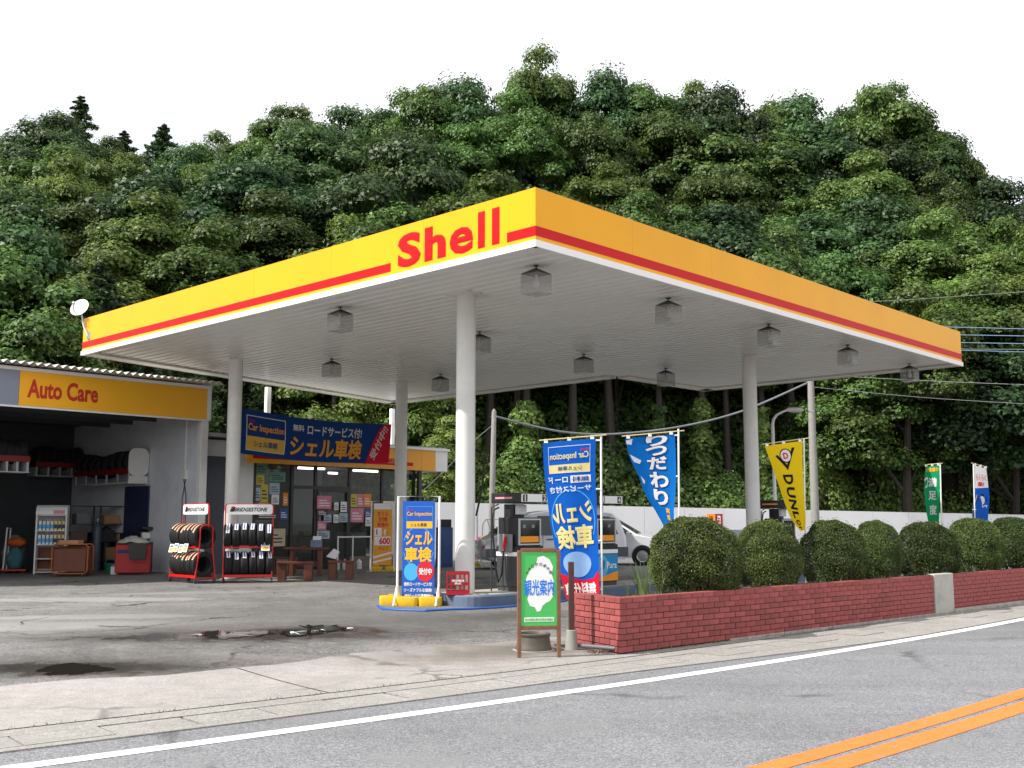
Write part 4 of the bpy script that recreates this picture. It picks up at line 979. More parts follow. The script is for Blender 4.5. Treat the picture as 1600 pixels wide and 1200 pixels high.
# workbench and shelf unit at the back
bv = GV+4.6; bu = upx(150, bv)
o = thing('storage_shelf', 'dark metal storage shelf against the back wall of the garage', 'shelf', S(bu, bv, GFL), ROT_S)
for x in (-1.0, 0, 1.0):
    for y in (-.22, .22): m = M(); m.box(x-.02, x+.02, y-.02, y+.02, 0, 1.9); m.build('upright', DGR, o)
for z in (.3, .85, 1.35, 1.88): m = M(); m.box(-1.02, 1.02, -.23, .23, z-.015, z+.015); m.build('board', DGR, o)
for i, (x, z, a, c, mt) in enumerate([(-.7, .315, .4, .3, CARD), (-.2, .315, .35, .26, GRY), (.5, .315, .5, .36, CARD), (-.6, .865, .5, .28, mat('box_dim', srgb(120, 100, 90), .8)), (.3, .865, .4, .3, DGR), (.75, .865, .3, .2, CARD), (-.5, 1.365, .4, .3, GRY), (.4, 1.365, .5, .25, CARD)]):
    carton('%s storage box from the lower left on the dark garage shelf' % ['first', 'second', 'third', 'fourth', 'fifth', 'sixth', 'seventh', 'eighth'][i], S(bu+x, bv, GFL+z), ROT_S, (a, .3, c), mt)
# wall shelves with rows of tyres high up
def wall_shelf(label, u0, u1, v, z, endcap, nt, lbl):
    c = S((u0+u1)/2, v, z); L_ = u1-u0; o = thing('wall_shelf', label, 'shelf', c, ROT_S, 'high tyre shelves in the garage')
    m = M(); m.box(-L_/2, L_/2, -.3, .3, -.18, -.15); m.build('shelf_board', LGR, o)
    for k in range(5): x = -L_/2+.05+(L_-.1)*k/4; m = M(); m.box(x-.03, x+.03, -.29, .29, -.149, .10); m.build('divider', LGR, o)
    m = M(); m.box(-L_/2, L_/2, -.31, -.291, .101, .26); m.build('red_strip', mat('strip_red', srgb(130, 24, 28), .5), o)
    if endcap: m = M(); m.prism(rrect(-.35, .38, .0, .78, .2), L_/2+.002, L_/2+.035, plane='yz'); m.build('end_panel', WHT, o)
    for i in range(nt):
        tyre('%s tyre from the left on the high shelf %s' % (['first', 'second', 'third', 'fourth', 'fifth', 'sixth', 'seventh', 'eighth'][i], lbl), S(u0+.14+(L_-.28)*i/(nt-1), v, z+.40+.05*math.sin(i*1.3)), ROT_S, None, 'tyres on the high garage shelves')
    return o
sv = GV+GD-.9
def side_shelf():
    """high shelf along the right inner wall, its rounded white end towards the road"""
    uw = GU1-.14; va_, vb_ = RU(231, 740, uw).y, RU(132, 740, uw-.3).y; z = RU(215, 744, uw).z-.02; L_ = vb_-va_
    o = thing('wall_shelf', 'white ended high shelf of tyres on the right garage wall', 'shelf', S(uw, va_, z), ROT_S, 'high tyre shelves in the garage')
    m = M(); m.prism(rrect(-.62, -.0, .0, .80, .2), -.035, -.002, plane='xz'); m.build('end_panel', WHT, o)
    m = M(); m.box(-.62, -.0, -.03, L_, -.22, -.19); m.build('shelf_board', WHT, o)
    m = M(); m.box(-.60, -.01, -.03, -.005, -.188, -.001); m.build('end_box', WHT, o)
    for k in range(6): y = .0+(L_-.05)*k/5; m = M(); m.box(-.60, -.56, y, y+.06, -.189, .12); m.build('divider', LGR, o)
    m = M(); m.box(-.625, -.601, .0, L_, .06, .22); m.build('red_strip', mat('strip_red', srgb(130, 24, 28), .5), o)
    for i in range(8):
        tyre('%s tyre from the front on the high shelf with the white end panel' % ['first', 'second', 'third', 'fourth', 'fifth', 'sixth', 'seventh', 'eighth'][i], S(uw-.32, va_+.16+(L_-.32)*i/7, z+.36+.06*math.sin(i*1.1)), ROT_S+PI/2, None, 'tyres on the high garage shelves', sc=1.1)
side_shelf()
wall_shelf('dim high shelf of tyres along the middle of the garage back wall', upx(42, sv+.3), upx(120, sv+.3), sv+.3, RV(80, 736, sv+.3).z, False, 7, 'in the middle of the garage')
sv2 = GV+2.6
wall_shelf('high shelf of tyres at the left edge of the garage', upx(-40, sv2), upx(32, sv2), sv2, RV(15, 728, sv2).z, False, 6, 'at the left edge')

# ================================================================ SHOP
SV = 16.6; SU0 = GU1+.06; SU1 = RV(646, 800, SV).x; FU1 = RV(699, 720, SV-.5).x
FZ0, FZ1 = RV(699, 737, SV-.5).z, RV(699, 703, SV-.5).z
shop = thing('station_shop', 'low white station shop with dark framed glass front and yellow fascia', 'building', ORG, ROT_S)
gu0 = RV(396, 800, SV).x
m = M(); m.box(SU0, gu0-.003, SV-.02, SV+.15, .1, FZ1-.1); m.build('front_wall', WHT, shop)
m = M(); m.box(SU0+.2, SU1, SV+5, SV+5.15, .1, FZ1); m.build('back_wall', mat('shop_back', srgb(112, 118, 116), .8, var=.15), shop)
m = M(); m.box(SU0, SU0+.15, SV+.16, SV+4.99, .1, FZ1); m.build('side_wall', WHT, shop)
m = M(); m.box(SU0, FU1-.05, SV-.45, SV+5.2, FZ1-.04, FZ1+.06); m.build('roof', mat('shop_roof', srgb(170, 170, 168), .8), shop)
m = M(); m.box(SU0+.15, SU1, SV+.02, SV+4.99, FZ0+.16, FZ0+.2); m.build('ceiling', mat('shop_ceiling', srgb(150, 150, 145), .8), shop)
m = M(); m.box(SU0+.15, SU1, SV+.0, SV+4.99, .14, .17); m.build('shop_floor', mat('shop_floor', srgb(120, 112, 100), .4, var=.1), shop)
# fascia in panels
fu0 = gu0-.6; npn = 12
for i in range(npn):
    a = fu0+(FU1-.55-fu0)*i/npn; b = fu0+(FU1-.55-fu0)*(i+1)/npn
    m = M(); m.box(a+.004, b-.004, SV-.5, SV-.44, FZ0, FZ1-.06); m.build('fascia_panel', ORG_ if False else mat('shop_yellow', srgb(244, 168, 20), .4, var=.04), shop)
m = M(); m.box(FU1-.545, FU1-.0, SV-.503, SV+.8, FZ0, FZ1-.06); m.build('fascia_end', WHT2, shop)
m = M(); m.box(fu0-.3, FU1+.06, SV-.56, SV+.9, FZ1-.058, FZ1+.02); m.build('fascia_cap', WHT2, shop)
m = M(); m.box(fu0+.2, fu0+6.3, SV-.505, SV-.501, FZ0+.13, FZ0+.24); m.build('red_stripe', RED, shop)
m = M(); add_text(m, 'Shop', (RV(590, 720, SV-.5).x, RV(616, 720, SV-.5).x, FZ0+.16, FZ0+.40), lambda a, b: (a, SV-.506, b), .04); m.build('lettering', RED, shop)
# glazing
frame_d = mat('frame_dark', srgb(42, 40, 40), .45, var=.1)
marks = [396, 455, 492, 545, 596, 646]
us = [RV(p_, 800, SV).x for p_ in marks]; zt = FZ0+.12; zdoor = RV(500, 762, SV).z
for i, u_ in enumerate(us):
    m = M(); m.box(u_-.045, u_+.045, SV-.03, SV+.06, .12, zt); m.build('mullion', frame_d, shop)
for i in range(5):
    a, b = us[i]+.046, us[i+1]-.046
    low = .12 if i in (1, 2) else .5
    m = M(); m.box(a, b, SV-.028, SV+.05, zt-.08, zt); m.build('transom', frame_d, shop)
    if i in (1, 2):
        m = M(); m.box(a, b, SV-.028, SV+.05, zdoor-.05, zdoor+.05); m.build('transom', frame_d, shop)
    else:
        m = M(); m.box(a, b, SV-.02, SV+.1, .12, low); m.build('sill_wall', mat('sill_wall', srgb(120, 116, 108), .7, dirt=.3), shop)
    m = M(); m.box(a, b, SV+.005, SV+.012, low, zt-.08); w_ = m.build('window_pane', GLASS, shop)
dl = us[2]+.05; m = M()
for r_ in frame_rects(dl, us[3]-.05, .16, zdoor-.055, .07): m.prism(r_, SV-.06, SV-.032, plane='xz')
dr = m.build('door', frame_d, shop); m = M(); m.tube([(dl+.12, SV-.09, .95), (dl+.12, SV-.09, 1.35)], .014, 8); m.build('handle', STEEL, dr)
# opening left of the wall, interior counter and lights
m = M(); m.box(SU0+.03, RV(352, 800, SV).x, SV-.035, SV-.022, .12, RV(340, 713, SV).z); m.build('side_doorway', mat('doorway_grey', srgb(84, 90, 98), .7, var=.1), shop)
m = M(); m.box(SU0+.03, SU0+.12, SV-.042, SV-.036, .12, 2.25); m.build('painted_door_shadow', BLK, shop)  # black strip laid on the doorway panel as its painted shadow line
m = M(); m.box(us[1]+.3, us[4], SV+2.6, SV+3.1, .17, 1.15); m.build('counter', mat('counter', srgb(96, 84, 74), .5), shop)
for i in range(3):
    m = M(); m.box(us[3]+.5+i*.0, us[3]+1.7, SV+1.2+i*.9, SV+1.5+i*.9, .17, 1.25); m.build('display_shelf', mat('shelf_dim', srgb(110, 112, 110), .6), shop)
TUBE = glow('tube_light', (1, 1, .98, 1), 5.0)
for px0, px1, py, dv in ((466, 490, 731, 1.4), (494, 507, 732, 1.4), (513, 527, 739, 3.0), (552, 590, 735, 1.2)):
    a, b = RV(px0, py, SV+dv), RV(px1, py, SV+dv); m = M(); m.tube([(a.x, SV+dv, a.z), (b.x, SV+dv, a.z)], .035, 8); m.build('tube_light', TUBE, shop)
# posters stuck to the glass
PC_ = {'w': P_WHT, 'y': mat('poster_yellow', srgb(214, 196, 60), .6), 'p': mat('poster_pink', srgb(214, 130, 150), .6), 'o': mat('poster_orange', srgb(236, 140, 30), .6), 'g': mat('poster_green', srgb(110, 160, 130), .6), 'b': mat('poster_blue', srgb(50, 80, 150), .6), 'd': mat('poster_dark', srgb(64, 48, 56), .6), 'c': mat('poster_cream', srgb(206, 194, 160), .7), 'l': mat('poster_pale', srgb(176, 196, 206), .6)}
for x0, x1, y0, y1, c in [(399, 418, 722, 742, 'g'), (400, 413, 742, 757, 'y'), (397, 407, 762, 782, 'l'), (407, 419, 757, 785, 'y'), (421, 437, 755, 772, 'l'), (424, 436, 773, 788, 'w'), (442, 450, 770, 790, 'o'), (404, 420, 786, 797, 'c'), (399, 436, 797, 812, 'd'), (437, 450, 795, 812, 'b'), (412, 446, 826, 854, 'c'), (421, 446, 738, 752, 'g'),
                          (493, 516, 775, 795, 'p'), (493, 510, 795, 806, 'd'), (520, 527, 785, 797, 'w'), (530, 540, 784, 800, 'w'), (504, 516, 804, 816, 'l'), (519, 527, 804, 817, 'w'), (528, 541, 802, 816, 'l'), (494, 508, 814, 828, 'p'), (493, 513, 829, 842, 'l'),
                          (548, 558, 772, 792, 'y'), (558, 568, 772, 792, 'p'), (568, 580, 772, 792, 'o'), (547, 568, 794, 816, 'p'), (570, 580, 796, 808, 'b'), (571, 580, 808, 822, 'w'), (598, 612, 795, 806, 'o')]:
    a, b = RV(x0, y1, SV), RV(x1, y0, SV); m = M(); m.box(a.x, b.x, SV-.004 if not 490 < x0 < 544 else SV-.066, SV+.003 if not 490 < x0 < 544 else SV-.061, a.z, b.z); po = m.build('poster', PC_[c], shop)
    h_ = b.z-a.z; w_ = b.x-a.x; y_ = (SV-.006 if not 490 < x0 < 544 else SV-.068)
    m = M()
    for k in range(3): add_poly(m, rect(a.x+w_*.14, a.x+w_*(.86-.2*(k == 2)), a.z+h_*(.2+.2*k), a.z+h_*(.2+.2*k)+h_*.08), lambda X, Z: (X, y_, Z))
    m.build('poster_print', P_NAV if c in 'wylcg' else P_WHT, po)
# porch post at the shop's right end
m = M(); u_ = RV(655, 780, SV-.2).x; m.box(u_-.06, u_+.06, SV-.25, SV-.13, .12, FZ0-.002); m.build('porch_post', DGR, shop)

# ================================================================ BANNER AND FLAGS (cloth surfaces)
def lerp_poly(pts, t):
    x = t*(len(pts)-1); i = min(len(pts)-2, int(x)); f = x-i
    # catmull-rom for smooth hems
    p0, p1, p2, p3 = pts[max(0, i-1)], pts[i], pts[i+1], pts[min(len(pts)-1, i+2)]
    return 0.5*((2*p1)+(p2-p0)*f+(2*p0-5*p1+4*p2-p3)*f*f+(3*p1-p0-3*p2+p3)*f*f*f)
def cloth_surface(L, Rr, bulge, sag=0.0, waves=0.0, nw=2.0, ph=0.0):
    def fn(s, t, off=0.0):
        def pos(s, t):
            a, b = lerp_poly(L, t), lerp_poly(Rr, t); p = a.lerp(b, s)
            w = bulge*math.sin(PI*s)*math.sin(PI*min(1, .1+.9*t)) + waves*math.sin(2*PI*nw*s+ph+3*t)*t
            return p + Vector((.25, 1, 0))*w - Vector((0, 0, sag*math.sin(PI*s)))
        p = pos(s, t)
        if off:
            e = .01; du = pos(min(1, s+e), t)-pos(max(0, s-e), t); dv = pos(s, min(1, t+e))-pos(s, max(0, t-e)); n = du.cross(dv)
            n.normalize()
            if n.y > 0: n = -n
            p = p + n*off
        return p
    return fn
def cloth_mesh(fn, name, mt, parent, ns=20, ntt=40):
    m = M(); vs = [fn(i/ns, j/ntt) for j in range(ntt+1) for i in range(ns+1)]; fs = []
    for j in range(ntt):
        for i in range(ns): a = j*(ns+1)+i; fs.append((a, a+1, a+ns+2, a+ns+1))
    m.add(vs, fs); return m.build(name, mt, parent, smooth='all')
class Pr:                                 # print on a cloth: x to the right, y up, both 0..1
    def __init__(s, fn, org, parent, mirror=False): s.fn, s.o, s.par, s.mir, s.lift = fn, org, parent, mirror, 0
    def _f(s, off):
        f = lambda x, y: s.fn(min(1, max(0, (1-x) if s.mir else x)), min(1, max(0, 1-y)), off+s.lift) - s.o
        f.mirrored = s.mir; return f
    def text(s, body, box, mt, bold=.03, shear=0, off=.008, rot=0, cut=.03, name='lettering'):
        m = M(); add_text(m, body, box, s._f(off), bold, shear, mi=0, rot=rot, cut=cut); return m.build(name, mt, s.par, fix=False)
    def poly(s, poly, mt, off=.005, cut=.035, name='print'):
        m = M(); ps = poly if isinstance(poly[0][0], (tuple, list)) else [poly]
        for p in ps: add_poly(m, p, s._f(off), cut=cut)
        return m.build(name, mt, s.par, fix=False)
def ring(cx, cy, rx, ry, w, a0=0, a1=2*PI, n=28):
    out = []
    for i in range(n):
        a, b = a0+(a1-a0)*i/n, a0+(a1-a0)*(i+1)/n
        out.append([(cx+rx*math.cos(a), cy+ry*math.sin(a)), (cx+rx*math.cos(b), cy+ry*math.sin(b)), (cx+(rx-w)*math.cos(b), cy+(ry-w*ry/rx)*math.sin(b)), (cx+(rx-w)*math.cos(a), cy+(ry-w*ry/rx)*math.sin(a))])
    return out
C_BLUE = cloth('cloth_blue', srgb(18, 100, 205)); C_NAVY = cloth('cloth_navy', srgb(22, 58, 118), .2); C_YEL = cloth('cloth_yellow', srgb(248, 214, 30)); C_GRN = cloth('cloth_green', srgb(20, 150, 95)); C_WHT = cloth('cloth_white', srgb(235, 235, 238)); C_SKY = cloth('cloth_sky', srgb(10, 115, 205))
K_CRM = cloth('ink_cream', srgb(245, 228, 150), .25); K_WHT = cloth('ink_white', srgb(240, 240, 240), .25); K_RED = cloth('ink_red', srgb(222, 30, 60), .25); K_YEL = cloth('ink_yellow', srgb(250, 190, 40), .25); K_NAV = cloth('ink_navy', srgb(24, 70, 150), .25); K_BLK = cloth('ink_black', srgb(30, 30, 34), .1); K_LBL = cloth('ink_light', srgb(80, 180, 240), .25); K_PAL = cloth('ink_pale', srgb(150, 190, 235), .25)

ca, cb2 = S(*COLS[1]), S(*COLS[2])
Y1, Y2 = ca.y-.1, cb2.y-.25
Lb = [R(374, 637, Y1+.3), R(373, 672, Y1+.3), R(372, 708, Y1+.3)]; Rb = [R(611, 663, Y2), R(609, 693, Y2), R(606, 723, Y2)]
o = thing('hanging_banner', 'long dark blue inspection banner strung between the two rear columns', 'banner', Lb[2], 0)
def shift(fn, og): return lambda s, t, off=0.0: fn(s, t, off)
def make_cloth(o, L, Rr, mt, bulge, sag=0, waves=0, nw=2, ph=0, mirror=False, ns=20, ntt=40, name='cloth'):
    fn = cloth_surface(L, Rr, bulge, sag, waves, nw, ph); og = Vector(o.location)
    m = M(); vs = [fn(i/ns, j/ntt)-og for j in range(ntt+1) for i in range(ns+1)]; fs = []
    for j in range(ntt):
        for i in range(ns): a = j*(ns+1)+i; fs.append((a, a+1, a+ns+2, a+ns+1))
    m.add(vs, fs); c = m.build(name, mt, o, smooth='all')
    return Pr(fn, og, c, mirror)
pr = make_cloth(o, Lb, Rb, C_NAVY, .12, .10, .02, 3, 0, ns=60, ntt=24); pr.lift = .012
K_TAN = cloth('ink_tan', srgb(214, 168, 70), .15); K_GOLD = cloth('ink_gold', srgb(232, 160, 50), .15); K_GRY = cloth('ink_greywhite', srgb(215, 215, 205), .15)
pr.poly(frame_rects(.04, .27, .13, .84, .004, .018), K_GRY)
pr.text('Shell', (.055, .085, .70, .76), K_RED, .02); pr.text('Car Inspection', (.05, .262, .50, .68), K_GOLD, .035)
pr.poly(rect(.045, .266, .15, .42), K_TAN); pr.text('シェル車検', (.085, .225, .22, .35), K_NAV, .02, off=.014)
pr.text('無料', (.315, .385, .66, .80), K_GRY, .03); pr.text('ロードサービス付!', (.405, .78, .61, .83), K_GRY, .035, .1)
pr.text('シェル車検', (.30, .79, .12, .57), K_GOLD, .05)
pr.poly([(1, 0), (1, 1), (.955, 1), (.91, .8), (.87, .55), (.845, .3), (.825, 0)], K_RED, .006)
pr.text('受付中!!', (.85, .975, .10, .92), K_GRY, .03, rot=rad(56), off=.012)
for p_, q_ in ((Lb[0], (Lb[0]+Vector((-.25, .05, .05)))), (Lb[2], Lb[2]+Vector((-.25, .05, 0))), (Rb[0], Rb[0]+Vector((.3, .1, .05))), (Rb[2], Rb[2]+Vector((.35, .1, 0)))):
    m = M(); m.tube([p_-Vector(o.location), q_-Vector(o.location)], .008, 6); m.build('tie_cord', WHT2, o)

POLE = mat('flag_pole', srgb(228, 228, 222), .4, var=.05)
def zsoil(): return PC.z + WH-.10
def flag(label, px_pole, depth, py_top, L, Rr, mt, depL, depR, ground_z, side_='r', tabs=(.02, .33, .66, .95), arm=18, **kw):
    base = R(px_pole, 815, depth); base.z = ground_z; top = R(px_pole, py_top, depth)
    o = thing('advertising_flag', label, 'flag', base, 0, 'tall advertising flags on poles')
    h = top.z-base.z; m = M(); m.tube([(0, 0, -.05), (top.x-base.x, 0, h)], .014, 10); m.build('pole', POLE, o, smooth=True)
    def dep(v, t): return v[0]+(v[1]-v[0])*t if isinstance(v, tuple) else v
    Lw = [R(x, y, dep(depL, i/(len(L)-1))) for i, (x, y) in enumerate(L)]; Rw = [R(x, y, dep(depR, i/(len(Rr)-1))) for i, (x, y) in enumerate(Rr)]
    far = Lw[0] if side_ == 'r' else Rw[0]; near = Rw[0] if side_ == 'r' else Lw[0]
    d = (near-far); e0 = far - d*.07 + Vector((0, 0, .035)); e1 = near + d*(.02+arm/100) + Vector((0, 0, .035))
    m = M(); m.tube([e0-base, e1-base], .009, 8); m.build('cross_rod', mat('rod_tan', srgb(196, 180, 130), .5), o)
    pr = make_cloth(o, Lw, Rw, mt, **kw)
    for t in tabs:
        p = (lerp_poly(Rw, t) if side_ == 'r' else lerp_poly(Lw, t)); q = Vector((top.x, depth, p.z)); 
        m = M(); m.tube([p-base, q-base], .012, 6); m.build('tab', WHT2, o)
    for s in (.06, .5, .93):
        p = Lw[0].lerp(Rw[0], s); m = M(); m.cb(p-base+Vector((0, 0, .02)), (.05, .012, .05)); m.build('tab', WHT2, o)
    return pr
D1 = 14.25
pr = flag('blue flag showing its mirrored inspection lettering, standing at the planter end', 939, D1, 680, [(848, 692), (850, 732), (854, 772), (859, 812), (866, 852), (875, 892), (886, 936)], [(931, 685), (930, 735), (932, 780), (934, 830), (936, 880), (938, 930)], C_BLUE, (D1+.02, D1+.30), (D1-.01, D1-.01), zsoil(), bulge=-.05, waves=.025, nw=1.3, mirror=True)
pr.poly(frame_rects(.10, .90, .795, .955, .008, .004), K_WHT); pr.text('Shell', (.13, .28, .918, .932), K_RED, .02)
pr.text('Car Inspection', (.13, .87, .868, .914), K_CRM, .03); pr.poly(rect(.104, .896, .799, .848), K_CRM); pr.text('シェル車検', (.25, .72, .810, .838), K_NAV, .02, off=.009)
pr.poly(rect(.09, .48, .725, .775), K_WHT); pr.text('無料', (.12, .45, .732, .768), K_NAV, .03, off=.009); pr.text('ロード', (.53, .93, .73, .772), K_WHT, .04)
pr.text('サービス付き', (.09, .92, .665, .708), K_WHT, .035)
pr.poly(ring(.5, .47, .46, .215, .018, rad(-25), rad(205)), K_LBL, name='ring_print')
pr.text('シェル', (.10, .92, .465, .60), K_CRM, .055, off=.011); pr.text('車検', (.09, .90, .30, .45), K_CRM, .055, off=.011)
pr.poly(ell(.52, .205, .34, .078), K_PAL, .006, name='disc_print')
pr.poly([(0, 0), (1, 0), (1, .155), (.7, .125), (.4, .11), (.15, .12), (0, .16)], K_RED, .008); pr.text('無料代車', (.08, .95, .025, .10), K_WHT, .05, off=.012)

D2 = 15.8
pr = flag('bright blue flag with big white outlined characters twisting behind the first hedge', 1060, D2, 670, [(977, 685), (984, 715), (997, 742), (1008, 772), (1026, 802), (1040, 830), (1052, 870)], [(1054, 678), (1056, 715), (1056, 760), (1053, 800), (1055, 835), (1057, 880)], C_SKY, (D2+.05, D2+.3), (D2, D2), zsoil(), bulge=.06, waves=.03, nw=1.1)
for (tx, bx) in (('り', (.40, .85, .90, 1.0)), ('つ', (.36, .82, .83, .90)), ('だ', (.34, .80, .715, .82)), ('わ', (.28, .80, .575, .70)), ('り', (.30, .78, .43, .56))):
    x0, x1, y0, y1 = bx; pr.text(tx, (x0-.02, x1+.02, y0-.008, y1+.008), K_NAV, .10, off=.006); pr.text(tx, bx, K_WHT, .06, off=.012)
for q_ in ([(.0, .97), (.14, .985), (.10, .93), (.0, .94)], [(.02, .86), (.22, .80), (.16, .77), (.05, .79)], [(.05, .66), (.13, .62), (.1, .59), (.06, .60)]): pr.poly(q_, K_WHT)
pr.text('実', (.62, .82, .37, .42), K_YEL, .05); pr.text('感', (.60, .80, .31, .36), K_YEL, .05)

D3 = 18.7
pr = flag('yellow tyre maker flag with black letters curling above the hedge', 1256, D3, 686, [(1195, 697), (1204, 722), (1214, 750), (1224, 780), (1236, 810), (1251, 830)], [(1254, 689), (1254, 720), (1255, 750), (1257, 785), (1259, 812), (1257, 828)], C_YEL, (D3+.05, D3+.3), (D3, D3), zsoil(), bulge=-.07, waves=.035, nw=1.4)
pr.poly([(.20, .86), (.50, .70), (.78, .93), (.70, .93), (.5, .76), (.27, .87)], K_BLK, .005); pr.poly(ell(.50, .855, .17, .072), K_BLK, .007); pr.poly(ell(.50, .855, .145, .060), K_WHT, .009); pr.text('D', (.43, .57, .825, .885), K_RED, .06, off=.012)
for ch, y0, y1 in (('D', .555, .655), ('U', .43, .53), ('N', .31, .41), ('L', .21, .29), ('O', .11, .19), ('P', .03, .09)):
    pr.text(ch, (.28, .62, y0, y1), K_BLK, .06, off=.009, rot=-PI/2)

D4 = 22.0
pr = flag('green narrow flag with white characters rising behind the far hedges', 1469, D4, 724, [(1446, 729), (1444, 757), (1446, 790), (1453, 830), (1462, 880)], [(1468, 727), (1468, 757), (1468, 790), (1467, 830), (1468, 885)], C_GRN, (D4+.45, D4+.4), (D4, D4), zsoil(), bulge=.05)
pr.text('お客様の', (.10, .95, .90, .965), K_YEL, .05); 
for ch, y0, y1 in (('満', .72, .83), ('足', .56, .67), ('度', .40, .51)): pr.text(ch, (.30, .85, y0, y1), K_WHT, .06)
pr.text('つ', (.02, .30, .70, .84), K_WHT, .05); pr.poly(ring(.75, .28, .22, .06, .12, 0, PI), K_YEL)
D5 = 23.2
pr = flag('white and blue flag with its pole on the left, farthest along the hedge', 1521, D5, 724, [(1522, 727), (1523, 757), (1521, 785), (1519, 805), (1521, 850)], [(1541, 732), (1544, 757), (1546, 780), (1544, 803), (1541, 855)], C_WHT, (D5, D5), (D5+.45, D5+.4), zsoil(), side_='l', bulge=.05)
pr.poly(rect(0, 1, 0, .70), C_BLUE, .004); pr.text('らくらく', (.12, .88, .80, .88), K_RED, .02); pr.text('楽!', (.2, .7, .72, .79), K_RED, .05); pr.poly(ell(.5, .50, .34, .11), K_BLK, .006); pr.poly(ell(.5, .49, .20, .085), K_WHT, .008); pr.text('車検', (.1, .9, .33, .40), K_WHT, .05)

# ================================================================ SIGN STANDS ON THE FORECOURT
def stand(label, loc, rz, w, h, foot=.33):
    o = thing('sign_stand', label, 'sign stand', loc, rz)
    m = M(); m.tube([(-w/2, 0, .02), (-w/2, 0, h), (w/2, 0, h), (w/2, 0, .02)], .022, 8); m.build('frame', WHT2, o, smooth=True)
    for x in (-w/2, w/2):
        for s_ in (-1, 1):
            m = M(); m.tube([(x, 0, .36), (x, s_*foot, .015)], .016, 8); m.build('brace', WHT2, o)
        m = M(); m.tube([(x, -foot, .015), (x, foot, .015)], .014, 6); m.build('foot_bar', WHT2, o)
    return o
pst = spot(653, 946, .145); rz_st = rad(-6)
st = stand('white framed stand with blue inspection sign beside the nearest column', pst, rz_st, .73, 1.87)
k = pst.y/1700; w2, zlo, zhi = .285, .12, 1.79
m = M(); m.box(-w2, w2, -.006, .006, zlo, zhi); panel = m.build('sign_panel', mat('sign_blue', srgb(18, 88, 190), .4, var=.03), st)
def sfn(off): return lambda x, y: (-w2 + x*2*w2, -off, zlo + y*(zhi-zlo))
class Fp(Pr):
    def __init__(s, f, par): s.par, s.ff, s.mir = par, f, False
    def _f(s, off): return s.ff(off)
fp = Fp(sfn, panel)
fp.poly(frame_rects(.12, .93, .715, .945, .010, .004), P_LBL, .008, cut=0); fp.text('Shell', (.16, .32, .895, .912), P_RED, .02, off=.010, cut=0); fp.text('Car Inspection', (.14, .91, .835, .89), P_YEL, .03, off=.010, cut=0)
fp.poly(rect(.126, .925, .72, .79), P_YEL, .009, cut=0); fp.text('シェル車検', (.25, .75, .735, .775), P_NAV, .02, off=.012, cut=0)
fp.poly(ring(.5, .49, .50, .25, .02, rad(25), rad(155)), P_LBL, .008, cut=0); fp.poly(ring(.5, .55, .50, .23, .02, rad(200), rad(340)), P_LBL, .008, cut=0)
fp.text('シェル', (.10, .92, .545, .69), P_YEL, .06, off=.011, cut=0); fp.text('車検', (.08, .92, .37, .525), P_YEL, .06, off=.011, cut=0)
fp.poly(ell(.28, .27, .22, .09), P_LBL, .009, cut=0); fp.poly(ell(.72, .275, .26, .105), P_RED, .012, cut=0); fp.text('受付中', (.52, .92, .24, .31), P_WHT, .05, off=.015, cut=0)
fp.text('無料ロードサービス付!', (.07, .93, .125, .165), P_WHT, .03, off=.010, cut=0); fp.text('リーズナブルな価格!', (.07, .93, .065, .105), P_WHT, .03, off=.010, cut=0); fp.text('スピード代車無料!', (.10, .90, .01, .045), P_WHT, .03, off=.010, cut=0)
def weight(label, p, rz, L_=.36):
    o = thing('weight_block', label, 'weight', p, rz, 'yellow rubber weights')
    m = M(); m.prism(rrect(-L_/2, L_/2, -.11, .11, .07), 0, .155); m.build('block', YBLK, o, bevel=.03, smooth=True)
    m = M(); m.tube([(-.05, 0, .15), (-.04, 0, .175), (.04, 0, .175), (.05, 0, .15)], .01, 6); m.build('grip', YBLK, o)
rst = Matrix.Rotation(rz_st, 3, 'Z')
for i, (x, y, lb) in enumerate([(-.50, .13, 'left rear yellow weight on the blue sign stand foot'), (-.16, -.13, 'left front yellow weight on the blue sign stand foot'), (.05, .13, 'right rear yellow weight behind the blue sign stand'), (.24, -.12, 'right front yellow weight on the blue sign stand foot')]):
    weight(lb, pst+rst @ Vector((x, y, .0)), rz_st+random.uniform(-.08, .08), .40)
# blue hose lying round the stand and along the island
hp = [W(x, y, .165) for x, y in [(590, 946), (597, 951), (625, 953), (665, 954), (700, 952), (735, 951), (775, 949), (812, 946), (860, 942), (885, 938)]]
m = M(); m.tube(hp, .018, 8); ho = m.build('water_hose', mat('hose_blue', srgb(30, 95, 190), .4, var=.05), smooth=True); tag(ho, 'blue water hose lying on the ground along the pump island', 'hose')
